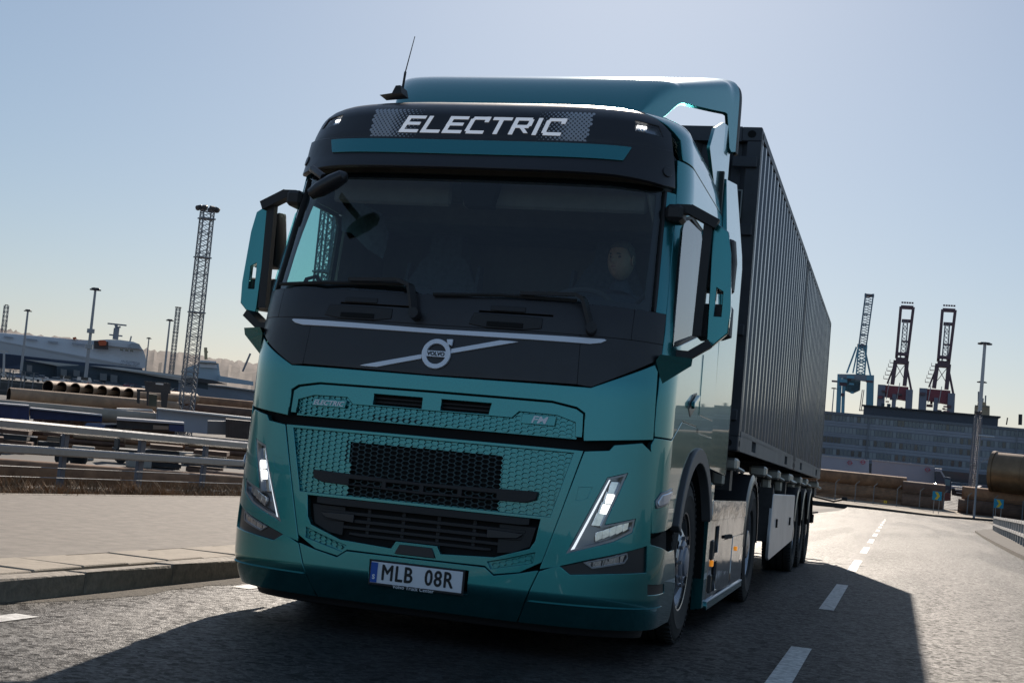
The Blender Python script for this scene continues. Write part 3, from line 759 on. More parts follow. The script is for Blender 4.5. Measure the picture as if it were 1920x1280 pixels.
# --- bonnet lid
bp_ = [(1.288,1.631),(0.866,1.436),(0.263,1.431)]; hb = [(1.242,1.585),(1.248,1.456),(1.264,1.204)]
hb2 = [(1.254,1.197),(0.848,1.155),(0.292,1.153)]
rec = [(0.271,1.352),(0.718,1.354),(0.802,1.328),(0.849,1.3),(0.855,1.158)]
z_hb = hb2[2][1]
LID = sym([(0, bp_[2][1]-.004), (bp_[1][0], bp_[1][1]-.004), (bp_[0][0], bp_[0][1]-.004), hb[0], hb[1], hb2[0], (hb2[1][0], z_hb), (0, z_hb)])
REC = sym([(0, rec[0][1]), (rec[1][0]-.05, rec[0][1]-.002), (rec[2][0], rec[2][1]), rec[3], (rec[4][0], z_hb-.05), (0, z_hb-.05)])
lid = panel('bonnet_lid', LID, teal, truck, holes=[REC], th=.05, step=(.045, .06))
# inner plateau inside the recess
PLT = inset(sym([(0, rec[0][1]), (rec[1][0]-.05, rec[0][1]-.002), (rec[2][0], rec[2][1]), rec[3], (rec[4][0], z_hb+.004), (0, z_hb+.004)]), .014)
SM = [(0.283,1.244),(0.455,1.243),(0.491,1.28),(0.698,1.277),(0.804,1.246),(0.808,1.166),(0.292,1.158)]
SMP = sym([(0, SM[0][1]), (SM[1][0], SM[1][1]), (SM[2][0], SM[2][1]), (SM[3][0], SM[3][1]), (SM[4][0], SM[4][1]), (SM[5][0], SM[6][1]+.004), (0, SM[6][1]+.004)])
o1 = [(-0.338,1.317),(-0.037,1.314),(-0.038,1.251),(-0.33,1.252)]; o2 = [(0.054,1.319)][0]; o3 = [(0.341,1.316),(0.331,1.256)]
zo_t, zo_b = o1[0][1]-.006, o1[3][1]-.006
cxg = (o1[1][0]+o2[0])/2
hw_ = (o3[0][0]-o1[0][0])/2; cc = (o3[0][0]+o1[0][0])/2
OP1 = [(-hw_, zo_b), (-hw_, zo_t), (-.052, zo_t), (-.052, zo_b)]; OP2 = [(.052, zo_b), (.052, zo_t), (hw_, zo_t), (hw_-.012, zo_b)]
pla = panel('bonnet_recess', PLT, teal, lid, off=-.012, th=.04, holes=[OP1, OP2, SMP], step=(.08, .08))
bk = panel('grille_backing', inset(SMP, -.004), teal, lid, off=-.034, th=.01)
hexmesh('honeycomb', inset(SMP, .006), bk, teal, [(-.33, SM[6][1]+.01), (-.33, SM[6][1]+.036), (-.06, SM[6][1]+.036), (-.06, SM[6][1]+.01)], off=-.020, px=.035, pz=.0235)
for P in (OP1, OP2): panel('intake_slot', inset(P, -.006), void, lid, off=-.07, th=.01)
for P in (OP1, OP2):
    for q in (1, 2): zq = P[0][1]+(P[1][1]-P[0][1])*q/3; panel('slot_bar', [(P[0][0], zq-.003), (P[2][0], zq-.003), (P[2][0], zq+.003), (P[0][0], zq+.003)], plastic, lid, off=-.045, th=.01, c=.001)
# badges
eb = [(-0.721,1.25),(-0.486,1.256),(-0.479,1.225),(-0.719,1.218)]
ecx, ecz = sum(p[0] for p in eb)/4, sum(p[1] for p in eb)/4
panel('electric_badge', [(ecx-.102, ecz-.019), (ecx+.102, ecz-.019), (ecx+.108, ecz+.019), (ecx-.094, ecz+.019)], teal, lid, off=-.006, th=.02, c=.003)
fb = [(0.521,1.263),(0.692,1.268),(0.687,1.219),(0.515,1.215)]; fcx, fcz = sum(p[0] for p in fb)/4, sum(p[1] for p in fb)/4
panel('series_badge', [(fcx-.092, fcz-.024), (fcx+.086, fcz-.024), (fcx+.092, fcz+.024), (fcx-.088, fcz+.024)], teal, lid, off=-.006, th=.02, c=.003)
Fo = lambda o: (lambda a, b, c: Fp(a, b, o+c))
text_on('badge_text', 'ELECTRIC', ecx, ecz-.002, .037, white_print, lid, Fo(-.006), off=.002, ex=.002, shear=.3, sx=1.15, spacing=1.0, bold=.0008)
text_on('badge_text', 'FM', fcx, fcz-.002, .052, white_print, lid, Fo(-.006), off=.002, bold=.001, ex=.002, shear=.3, sx=1.3, spacing=1.0)
# "ELECTRIC" in wide slanted strokes on the roof panel is built further down

# --- black panel under the windscreen
zs_ = [(1.051,1.716)][0][1]; ptop = [(1.049,1.859)][0][1]
blow = [(1.285,1.63),(0.866,1.438),(0.263,1.434)]; edge = [(1.272,1.757),(1.256,1.893)]
vs1 = [(0.78,1.661),(0.791,1.436)]; vs2 = [(1.052,1.85),(1.052,1.719)]
zsm = zs_-.002
panel('lower_black_panel', sym([(0, zsm-.003), (vs1[0][0]-.003, zsm-.003), (vs1[1][0]-.003, blow[1][1]+.01), (0, blow[2][1]+.004)]), black_paint, truck, th=.03)
two('lower_black_corner', [(vs1[0][0]+.003, zsm-.003), (1.262, zsm-.003), (1.262, blow[0][1]+.012), (blow[1][0], blow[1][1]+.003), (vs1[1][0]+.003, blow[1][1]+.009)], black_paint, th=.03)
panel('upper_black_panel', sym([(0, 1.885), (vs2[0][0]-.003, 1.885), (vs2[1][0]-.003, zsm+.003), (0, zsm+.003)]), black_paint, truck, th=.03,
      holes=[[(-.62, 1.80), (-.20, 1.80), (-.20, 1.815), (-.62, 1.815)], [(.20, 1.80), (.62, 1.80), (.62, 1.815), (.20, 1.815)]])
two('upper_black_corner', [(vs2[0][0]+.003, 1.885), (1.262, 1.885), (1.262, zsm+.003), (vs2[1][0]+.003, zsm+.003)], black_paint, th=.03)
for cx in (-.50, .36):
    r_ = panel('wiper_recess', [(cx-.20, 1.735), (cx-.18, 1.792), (cx+.20, 1.785), (cx+.20, 1.735), (cx+.1, 1.722), (cx-.1, 1.722)], plastic, truck, off=.006, th=.02, c=.006)
    panel('nozzle_slot', [(cx-.09, 1.818), (cx+.10, 1.818), (cx+.10, 1.840), (cx-.09, 1.840)], plastic, r_, off=.006, th=.01, c=.004)
    panel('nozzle_slot', [(cx-.10, 1.728), (cx+.10, 1.728), (cx+.10, 1.750), (cx-.10, 1.750)], void, r_, off=.010, th=.01, c=.004)
stp = [(0.227,1.687),(0.906,1.699),(0.916,1.695),(0.89,1.68),(0.833,1.669),(0.23,1.664)]
panel('silver_strip', sym([(0, stp[0][1])] + stp[1:5] + [(0, stp[5][1]+.002)]), chrome, truck, off=.010, th=.012, c=.002)
# badge: ring with arrow, bar and the slanting bands
LG = [(0.003,1.551)][0]; lx, lz = 0.0, LG[1]
d0 = [(-0.432,1.459)][0]; d1 = [(0.448,1.645)][0]; dm = [(-0.079,1.537),(-0.075,1.525)]; 
sl_ = (d1[1]-d0[1])/(d1[0]-d0[0])
emb = panel('emblem', [(lx+.080*math.cos(a), lz+.080*math.sin(a)) for a in [2*math.pi*k/40 for k in range(40)]], chrome, truck, off=.016, th=.014, c=.003,
            holes=[[(lx+.059*math.cos(a), lz+.059*math.sin(a)) for a in [2*math.pi*k/28 for k in range(28)]]], step=(.2, .2))
A = lambda u, v: (lx+.0705*math.cos(math.radians(47)) + u*math.cos(math.radians(47))-v*math.sin(math.radians(47)), lz+.0705*math.sin(math.radians(47))+u*math.sin(math.radians(47))+v*math.cos(math.radians(47)))
panel('emblem_arrow', [A(.0, -.008), A(.010, -.008), A(-.002, -.030), A(.038, -.0), A(-.002, .030), A(.010, .008), A(.0, .008)][0:2] + [(lx+.052, lz+.082), (lx+.084, lz+.084), (lx+.082, lz+.048), (lx+.073, lz+.056)] + [A(.0, -.008)][:0], chrome, emb, off=.018, th=.014, c=.002)
panel('emblem_bar', [(lx-.062, lz-.015), (lx+.062, lz-.015), (lx+.062, lz+.015), (lx-.062, lz+.015)], chrome, emb, off=.014, th=.01, c=.002)
text_on('emblem_text', 'VOLVO', lx, lz-.001, .030, ink, emb, Fo(.014), off=.001, ex=.001, sx=1.0, bold=.0012)
w_ = .011
panel('emblem_band', [(d0[0], d0[1]-.002), (d0[0]+.10, d0[1]-.002+.0), (-.083, lz-.083*sl_-w_-.002), (-.083, lz-.083*sl_+w_-.002)], chrome, emb, off=.010, th=.01, c=.002)
panel('emblem_band', [(d1[0], d1[1]+.004), (d1[0]-.10, d1[1]+.004), (.083, lz+.083*sl_+w_+.004), (.083, lz+.083*sl_-w_+.004)], chrome, emb, off=.010, th=.01, c=.002)

# --- windscreen
glass = glass_mat('windscreen_glass', (.74, .82, .82), 1.0, 0.0, 1.62)
sideglass = glass_mat('side_glass', (.42, .86, .84), 1.0, 0.0, 1.9)
WS = sym([(0, 1.89), (1.155, 1.89), (1.17, 1.92), (1.17, 2.62), (0, 2.62)][::-1])
ws = panel('windscreen', WS, glass, truck, off=-.012, th=.006, step=(.03, .05), c=.002)
fr_ = mat('glass_frit', (.006, .006, .007), .25)
panel('windscreen_border', WS, fr_, ws, off=-.0205, th=.006, c=.001, holes=[sym([(0, 1.925), (1.09, 1.925), (1.115, 1.95), (1.125, 2.58), (0, 2.58)][::-1])], step=(.04, .06))
two('windscreen_pillar', [(1.178, 1.89), (1.262, 1.89), (1.262, 2.60), (1.178, 2.60)], teal, off=-.004, th=.04)
two('rubber_seal', [(1.168, 1.89), (1.180, 1.89), (1.180, 2.60), (1.168, 2.60)], plastic, off=0.004, th=.03, c=.003)

# --- sun visor and roof front
vb = [(0.381,2.628),(0.85,2.625),(1.121,2.612),(1.188,2.624)]; vt = [(0.94,2.81),(1.182,2.8)]; sE = [(0.94,2.812),(0.89,2.728)]
zvb, zvt = vb[0][1], sE[0][1]
def visor_fn(a, b, o):
    # the visor stands off the glass more towards its lower lip
    k = max(0, min(1, (zvt+.02-b)/(.24))); return Fp(a, b, o+.02+.085*k*(1-(abs(a)/1.24)**6 if abs(a) < 1.24 else 0))
visor = panel('sun_visor', sym([(0, zvt+.012), (sE[0][0], zvt+.012), (1.205, zvt+.02), (1.215, vb[3][1]), (vb[2][0], vb[2][1]), (vb[1][0], vb[1][1]), (0, zvb)]), black_paint, truck, fnc=visor_fn, th=.03, step=(.05, .04), c=.006)
panel('visor_stripe', sym([(0, zvt), (sE[0][0], zvt), (sE[1][0], sE[1][1]), (0, sE[1][1]-.002)]), teal, visor, fnc=visor_fn, off=.010, th=.012, step=(.06, .04))
for sg in (1, -1):
    c0 = 1.15*sg; panel('visor_boss', [(c0+.028*math.cos(2*math.pi*k/16), 2.70+.028*math.sin(2*math.pi*k/16)) for k in range(16)], black_paint, visor, fnc=visor_fn, off=.008, th=.01, c=.004)
capz = 3.085
capR = [(1.181,3.03)][0]
panel('roof_front_panel', sym([(0, capz), (.80, capz), (.992, capz-.008), (1.112, 3.034), (1.205, 2.957), (1.222, zvt+.02), (0, zvt+.016)]), black_paint, truck, off=.004, th=.05, step=(.05, .03),
      holes=[[(s_*.965, 2.925), (s_*1.15, 2.915), (s_*1.12, 2.985), (s_*.965, 2.998)] for s_ in (1, -1)])
for s_ in (1, -1):
    rl = panel('roof_lamp', [(s_*.965, 2.925), (s_*1.15, 2.915), (s_*1.12, 2.985), (s_*.965, 2.998)], lens_dark, truck, off=-.022, th=.01)
    for k in range(3):
        for j in range(2): panel('led', [(s_*(.985+k*.022), 2.945+j*.02), (s_*(1.0+k*.022), 2.945+j*.02), (s_*(1.0+k*.022), 2.957+j*.02), (s_*(.985+k*.022), 2.957+j*.02)], lit if j else reflector, rl, off=-.012, th=.01, c=.002)
    panel('lamp_lens', [(s_*.968, 2.928), (s_*1.147, 2.918), (s_*1.118, 2.983), (s_*.968, 2.995)], clear, rl, off=-.002, th=.003, c=.001)
for s_ in (1, -1): panel('panel_seam', [(s_*.846, zvt+.03), (s_*.852, zvt+.03), (s_*.852, capz-.004), (s_*.846, capz-.004)], void, truck, off=.0012, th=.002, c=.0005)
# lit sign area with fading lattice and lettering
mp0 = [(0.726,3.021),(0.684,2.817)]; zA, zB = mp0[1][1]+.004, mp0[0][1]-.002
sign = panel('roof_sign', sym([(0, zB+.012), (mp0[0][0]+.006, zB+.008), (mp0[1][0]+.006, zA-.008), (0, zA-.008)]), mat('sign_black', (.012, .012, .015), .3), truck, off=.003, th=.01)
lat = MB(); ph = .0275
for i in range(-52, 53):
    for j in range(-2, 12):
        a = i*ph/1.0*.5*2; a = i*ph; b = zA+j*ph
        for (da, db) in ((0, 0), (ph/2, ph/2)):
            x, z = a+da, b+db
            lim = mp0[1][0] + (mp0[0][0]-mp0[1][0])*(z-zA)/(zB-zA)
            if z < zA+.004 or z > zB-.004 or abs(x) > lim-.006: continue
            t = (abs(x)-.36)/(lim-.36)
            if t <= .05: continue
            r = .0105*min(1, t*1.4+.12) if t < .6 else .0105
            cr_ = [(x+r*math.cos(q*math.pi/3), z+r*math.sin(q*math.pi/3)) for q in range(6)]
            lat.add([Fp(p, q, .0045) for p, q in cr_], [tuple(range(6))])
lat.build('sign_lattice', mat('lattice_white', (.42, .43, .46), .5), sign, kind='stuff')
def stroke_word(word, x0, x1, z0, z1, t, name, m, parent, off):
    """wide slanted capitals built from bars"""
    H = z1-z0; n = len(word); narrow = {'I': .34}
    tot = sum(narrow.get(c, 1.) for c in word); gap = .16; unit = (x1-x0)/(tot+gap*(n-1)); x = x0; sh = .30
    t2 = t*.72
    for c in word:
        w = unit*narrow.get(c, 1.)
        bars = {'E': [((0,0),(0,1)), ((0,0),(1,0)), ((0,.54),(.86,.54)), ((0,1),(1,1))], 'L': [((0,0),(0,1)), ((0,0),(1,0))],
                'C': [((0,.16),(0,.84)), ((.14,0),(1,0)), ((.14,1),(1,1)), ((0,.16),(.14,0)), ((0,.84),(.14,1)), ((1,.82),(1,1))], 'T': [((0,1),(1,1)), ((.46,0),(.46,1))],
                'R': [((0,0),(0,1)), ((0,1),(.86,1)), ((.98,.62),(.98,.88)), ((.86,1),(.98,.88)), ((0,.46),(.86,.46)), ((.86,.46),(.98,.62)), ((.46,.46),(.98,0))], 'I': [((.4,0),(.4,1))]}[c]
        polys = []
        for (a, b), (d, e) in bars:
            X0, Z0, X1, Z1 = a*(w-t)+t/2, b*(H-t2)+t2/2, d*(w-t)+t/2, e*(H-t2)+t2/2
            if abs(Z0-Z1) < 1e-6: q = [(X0-t/2, Z0-t2/2), (X1+t/2, Z0-t2/2), (X1+t/2, Z0+t2/2), (X0-t/2, Z0+t2/2)]
            elif abs(X0-X1) < 1e-6: q = [(X0-t/2, Z0-t2/2), (X0+t/2, Z0-t2/2), (X1+t/2, Z1+t2/2), (X1-t/2, Z1+t2/2)]
            else: q = [(X0-t/2, Z0), (X0+t/2, Z0), (X1+t/2, Z1), (X1-t/2, Z1)]
            polys.append(q)
        mb = MB()
        for k, q in enumerate(polys):
            P = [(x+a+sh*(b-H/2), z0+b) for a, b in q]; oo = off+.0004*k
            V = [Fp(a, b, oo) for a, b in P]+[Fp(a, b, oo-.003) for a, b in P]
            ar = sum(P[i][0]*P[(i+1)%4][1]-P[(i+1)%4][0]*P[i][1] for i in range(4))
            fs = [(0,1,2,3)] + [(i, 4+i, 4+(i+1)%4, (i+1)%4) for i in range(4)]
            mb.add(V, fs if ar > 0 else [f[::-1] for f in fs])
        mb.build(name, m, parent); x += w+unit*gap
tx = [(-0.542,2.864),(-0.421,2.977)]; tx2 = [(0.55,2.967),(0.531,2.863)]
stroke_word('ELECTRIC', (tx[0][0]+tx[1][0])/2+.0, (tx2[0][0]+tx2[1][0])/2, tx[0][1]-.004, tx[1][1]-.006, .026, 'sign_letter', sign_lit, sign, .007)

# roof skin above the black panel and the roof top
two('roof_corner', [(1.055, capz-.008), (1.19, 3.01), (1.30, 2.935), (1.32, 2.815), (3.18, 2.815), (3.16, 3.195), (.985, 3.195)], teal, th=.03, step=(.04, .025))
panel('roof_brow', sym([(0, 3.197), (1.03, 3.197), (1.05, capz+.003), (.8, capz+.004), (0, capz+.004)]), black_paint, truck, th=.02, step=(.06, .02))
rt = MB(); N_ = 40
ed = [F(-1.3+2.6*i/N_, 3.196) for i in range(N_+1)]
ed = [p for p in ed]; back = [(x, SB, 3.21) for x in (.95, -.95)]
rt.add([(p[0], p[1], p[2]+.002) for p in ed]+back, [tuple(range(len(ed)+2))])
rt.build('roof_top', teal, truck)
# marker bump line on the roof brow
# --- cab sides
DD = base(1.266)[1]
ye = lambda z, d=None: ev(Y0, z)+(DD if d is None else d)
WN = [(.235, 1.71), (1.03, 1.865), (1.09, 1.92), (1.10, 2.46), (1.04, 2.53), (.62, 2.53), (.48, 2.49), (.40, 2.40), (.33, 2.17), (.26, 1.93)]
for sg in (1, -1):
    door = panel('door', [(ye(1.6), 1.60), (ye(1.4), 1.4), (ye(1.2), 1.215), (.30, 1.215), (.62, 1.335), (1.205, 1.335), (1.205, 2.52), (ye(2.52), 2.52), (ye(2.4), 2.4), (ye(2.2), 2.2), (ye(2.0), 2.0), (ye(1.88), 1.88)], teal, truck, fn='G', sg=sg, th=.03, holes=[WN], step=(.045, .08))
    wf = panel('window_frame', inset(WN, -.001), plastic, door, fn='G', sg=sg, off=-.006, th=.02, holes=[inset(WN, .022)], c=.002)
    def flat_pane(a, b, o, sg=sg):
        y1_ = ye(b)+.10; x1_, x2_ = abs(G(y1_, b)[0]), abs(G(1.1, b)[0]); return (sg*(x1_+(x2_-x1_)*(a-y1_)/(1.1-y1_)+o), a, b)
    panel('side_window', inset(WN, .010), sideglass, door, fn='G', sg=sg, fnc=flat_pane, off=-.004, th=.005, c=.001, step=(.3, .12))
    # handle in a scooped pocket
    hp = panel('door_handle', [(.80, 1.42), (.93, 1.505), (1.10, 1.53), (1.10, 1.44), (.90, 1.375)], black_paint, door, fn='G', sg=sg, off=.004, th=.02, c=.01)
    panel('handle_grip', [(.86, 1.425), (1.06, 1.485), (1.06, 1.512), (.86, 1.452)], teal, hp, fn='G', sg=sg, off=.03, th=.02, c=.006)
    panel('side_upper', [(ye(2.55), 2.55), (ye(2.65), 2.65), (ye(2.80), 2.80), (.6, 2.80), (.72, 2.80), (SB, 2.80), (SB, 2.50), (1.215, 2.50), (1.205, 2.532), (ye(2.532), 2.532)], teal, truck, fn='G', sg=sg, th=.03, step=(.06, .06))
    rear = panel('sleeper_side', [(1.213, 1.30), (SB, 1.30), (SB, 2.495), (1.213, 2.495)], teal, truck, fn='G', sg=sg, th=.03, step=(.1, .1))
    panel('locker_lid', [(1.26, 1.41), (SB-.06, 1.41), (SB-.06, 1.72), (1.26, 1.78)], teal, rear, fn='G', sg=sg, off=.004, th=.006, step=(.1, .1))
    # lower front quarter, wheel arch
    q_ = panel('side_quarter', [(.10, 1.165), (.14, .70), (.50, .735), (.56, .80), (.66, .93), (.80, 1.06), (1.0, 1.16), (1.3, 1.205), (1.3, 1.325), (.63, 1.325), (.31, 1.203), (.12, 1.203)], teal, truck, fn='G', sg=sg, th=.03, step=(.045, .06))
    panel('sleeper_skirt', [(1.306, 1.205), (1.5, 1.185), (1.7, 1.10), (SB, 1.00), (SB, 1.292), (1.306, 1.292)], teal, truck, fn='G', sg=sg, th=.03)
    arch = [(1.37+.80*math.cos(math.radians(a)), .42+.78*math.sin(math.radians(a))) for a in range(28, 157, 8)]
    arch2 = [(1.37+.72*math.cos(math.radians(a)), .42+.70*math.sin(math.radians(a))) for a in range(156, 27, -8)]
    panel('wheel_arch_trim', arch+arch2, mat('arch_grey', (.12, .12, .125), .5), truck, fn='G', sg=sg, off=.022, th=.06, step=(.08, .08), c=.008)
    lin = [[(sg*1.24, 1.37+.72*math.cos(math.radians(a)), .42+.70*math.sin(math.radians(a))), (sg*.85, 1.37+.72*math.cos(math.radians(a)), .42+.70*math.sin(math.radians(a)))] for a in range(-5, 186, 10)]
    mb = MB(); vs = [p for r in lin for p in r]; mb.add(vs, [(2*i, 2*i+1, 2*i+3, 2*i+2) for i in range(len(lin)-1)]); mb.build('wheel_well', void, truck)
    MK = [(.155, .872), (.20, .914), (.41, .944), (.395, .905), (.28, .855), (.165, .834)]
    mk = panel('side_marker', MK, lens_dark, truck, fn='G', sg=sg, off=.008, th=.02, c=.004)
    panel('lamp_lens', inset(MK, .012), mat('marker_glass', (.75, .8, .88), .12, .6), mk, fn='G', sg=sg, off=.014, th=.01, c=.006)
    # step well behind the bumper corner
    panel('step_box', [(.16, .55), (.16, .66), (.50, .72), (.56, .55)], void, truck, fn='G', sg=sg, off=-.03, th=.2)
    # rear side deflector fin
    def fin(a, b, o, sg=sg): return (sg*(1.25+o-.06*max(0, (b-2.6)/.7)), a, b)
    fn_ = panel('side_deflector', [(1.98, 1.10), (2.90, 1.07), (2.92, 2.70), (2.62, 3.17), (1.985, 3.06)], teal, truck, fn='G', sg=sg, fnc=fin, th=.03, step=(.15, .2))
    panel('deflector_edge', [(2.905, 1.07), (2.97, 1.07), (2.99, 2.72), (2.69, 3.18), (2.625, 3.172), (2.925, 2.70)], rubber, fn_, fn='G', sg=sg, fnc=fin, off=-.004, th=.02)
# rear wall
MB().box((0, SB-.02, 2.1), (2.40, .04, 2.0)).build('cab_back', steel, truck)
MB().box((0, SB/2+.2, 1.10), (1.7, 1.5, .06)).build('cab_floor', void, truck)

MB().box((0, 2.6, .62), (1.5, 4.6, .10)).box((0, .9, .42), (1.9, 1.2, .10)).build('sun_gap_filler', void, truck)  # unseen black plates added to keep sunlight from leaking under the truck
# --- roof air deflector
def defl(u, y, o):
    t = max(0, min(1, (y-.85)/1.45)); zt_ = (3.20+.345*(math.sin(min(1, t/.33)*math.pi/2))**.9) if t < .33 else 3.545+.322*(t-.33)/.67; hw = .80+.425*t**.9; g_t = max(0, min(1, (t-.16)/.22)); zb = 3.19+.15*g_t*g_t*(3-2*g_t)+.17*t; kk = max(0, min(1, (t-.84)/.08)); zb -= .36*kk*kk*(3-2*kk)
    th_ = max(-1, min(1, u))*math.pi/2; n_ = 7+10*t
    x = math.copysign((abs(math.sin(th_))+1e-6)**(2/n_)*hw, u); z = zb+(zt_-zb)*(max(1e-5, math.cos(th_)))**(2/n_)
    return (x*(1+o*.8), y-o*.3*(1-t), z+o*.8)
notch = [(.76, .80), (.80, 1.1), (.87, 1.35), (.93, 1.55), (.965, 1.75), (1.1, 1.80), (1.1, .80)]
dfl = panel('roof_deflector', [(-1, .86), (1, .86), (1, 2.27), (-1, 2.27)], teal, truck, fnc=defl, th=.02, step=(.02, .04))
panel('deflector_edge', [(-1, 2.272), (1, 2.272), (1, 2.37), (-1, 2.37)], plastic, dfl, fnc=defl, off=-.002, th=.02, step=(.03, .2))
for sg in (1, -1):
    def fin2(a, b, o, sg=sg): return (sg*(1.175+o), a, b)
    panel('deflector_side', [(1.35, 3.12), (1.96, 2.80), (2.3, 2.80), (2.3, 3.50), (1.9, 3.43), (1.5, 3.28)], teal, dfl, fn='G', sg=sg, fnc=fin2, th=.02, step=(.2, .2))
# --- aerial
an = MB(); an.prism([(-.74, 3.165), (-.66, 3.178), (-.64, 3.225), (-.61, 3.228), (-.595, 3.178)], .44, .56, 'y'); 
aer = an.build('aerial', plastic, truck)
MB().tube([(-.617, .5, 3.22), (-.610, .5, 3.33)], .008).tube([(-.610, .5, 3.33), (-.572, .5, 3.555)], [.004, .0025]).build('aerial_rod', plastic, aer)

# --- wipers
for nm, bl, ar in (('wiper', [(-1.089,1.909),(-0.754,1.917),(-0.258,1.932)], [(-0.283,1.94),(-0.199,1.907),(-0.15,1.757)]), ('wiper', [(-0.072,1.882),(0.31,1.9),(0.735,1.896)], [(0.725,1.915),(0.773,1.892),(0.831,1.744)])):
    w0 = MB().tube([Fp(a, b, .016) for a, b in bl], .011, n=6).build(nm, rubber, truck)
    a0 = MB(); P = [Fp(ar[0][0]-.30, ar[0][1]-.004, .032), Fp(ar[0][0], ar[0][1], .052), Fp(ar[1][0], ar[1][1], .058), Fp(ar[2][0], ar[2][1], .045)]
    for i in range(3): a0.bar(P[i], P[i+1], .022 if i == 0 else .045, .02)
    a0.tube([Fp(ar[2][0], ar[2][1], .0), Fp(ar[2][0], ar[2][1], .07)], .03, n=12)
    a0.build('wiper_arm', plastic, w0)

# --- mirrors (both sides)
for sg in (1, -1):
    X = lambda p: [(sg*a, b) for a, b in p]
    cov = MB()
    outl = [(1.377, 2.45), (1.456, 2.395), (1.480, 2.274), (1.502, 1.957), (1.497, 1.83), (1.395, 1.733), (1.388, 2.03), (1.378, 2.309)]
    hole = [(1.418, 2.085), (1.462, 2.06), (1.462, 1.915), (1.414, 1.915)]
    def mfn(a, b, o, sg=sg): return (sg*a, .40-o+.04*abs(a-1.44), b)
    cv = panel('mirror_cover', outl, teal, truck, fn='F' if sg > 0 else 'G', sg=sg, fnc=mfn, th=.035, holes=[hole], step=(.2, .3), c=.006)
    for pts, y0_, y1_ in ((([(1.335, 2.42), (1.49, 2.37), (1.506, 2.245), (1.502, 2.08), (1.485, 2.065), (1.315, 2.065), (1.30, 2.10), (1.315, 2.28)]), .445, .57), (([(1.315, 2.0), (1.492, 2.0), (1.506, 1.98), (1.508, 1.82), (1.46, 1.80), (1.335, 1.79), (1.312, 1.81)]), .445, .57)):
        rg = []
        for yy, k in ((y0_, .86), (y0_+.02, .96), (y1_-.02, 1.), (y1_, .95)):
            cx = sum(p[0] for p in pts)/len(pts); cz = sum(p[1] for p in pts)/len(pts)
            rg.append([(sg*(cx+(a-cx)*k), yy, cz+(b-cz)*k) for a, b in pts])
        hd = rings_mesh('mirror_head', rg, plastic, truck)
        MB().prism([(sg*(cx+(a-cx)*.9), cz+(b-cz)*.9) for a, b in pts], y1_, y1_+.004, 'y').build('mirror_glass', mat('mirror_glass', (.9, .9, .9), .02, 1.0), hd)
    ar = MB()
    ar.box((sg*1.165, .36, 2.475), (.10, .16, .095), bev=.02)
    ar.bar((sg*1.17, .36, 2.505), (sg*1.25, .36, 2.505), .07, .05).bar((sg*1.24, .36, 2.508), (sg*1.40, .375, 2.43), .07, .055).bar((sg*1.35, .39, 2.45), (sg*1.335, .39, 1.80), .05, .05)
    ar.build('mirror_arm', plastic, truck)
    al = MB(); al.bar((sg*1.17, .34, 1.685), (sg*1.31, .36, 1.682), .12, .045).bar((sg*1.30, .36, 1.682), (sg*1.41, .38, 1.76), .12, .045); al.build('mirror_arm', plastic, truck)
    # mirror foot cover: a small faceted teal pod on the cab corner
    MB().add([(sg*1.19, .09, 1.655), (sg*1.35, .20, 1.655), (sg*1.19, .32, 1.655), (sg*1.17, .09, 1.62), (sg*1.345, .21, 1.615), (sg*1.20, .15, 1.50), (sg*1.19, .34, 1.60)],
             [(0,1,2),(0,3,4,1),(3,5,4),(1,4,6,2),(4,5,6)] if sg > 0 else [(2,1,0),(1,4,3,0),(4,5,3),(2,6,4,1),(6,5,4)]).build('mirror_foot', teal, truck)
# small kerb mirror hanging at the passenger side corner above the glass
km = MB(); km.tube([(-.95, .06, 2.60), (-.90, -.04, 2.58), (-.80, -.10, 2.52)], .022, n=10)
kmo = km.build('kerb_mirror', black_paint, truck)
mbk = MB(); R_ = Matrix.Rotation(math.radians(-31), 3, 'Y')
rg = []
for k, r in ((-.13, .01), (-.12, .035), (-.06, .05), (.03, .052), (.10, .042), (.125, .012)):
    rg.append([tuple(R_ @ Vector((k, .055*math.cos(q*math.pi/6)*r/.05, .9*r*math.sin(q*math.pi/6))) + Vector((-.755, -.12, 2.475))) for q in range(12)])
rings_mesh('mirror_head', rg, black_paint, kmo)

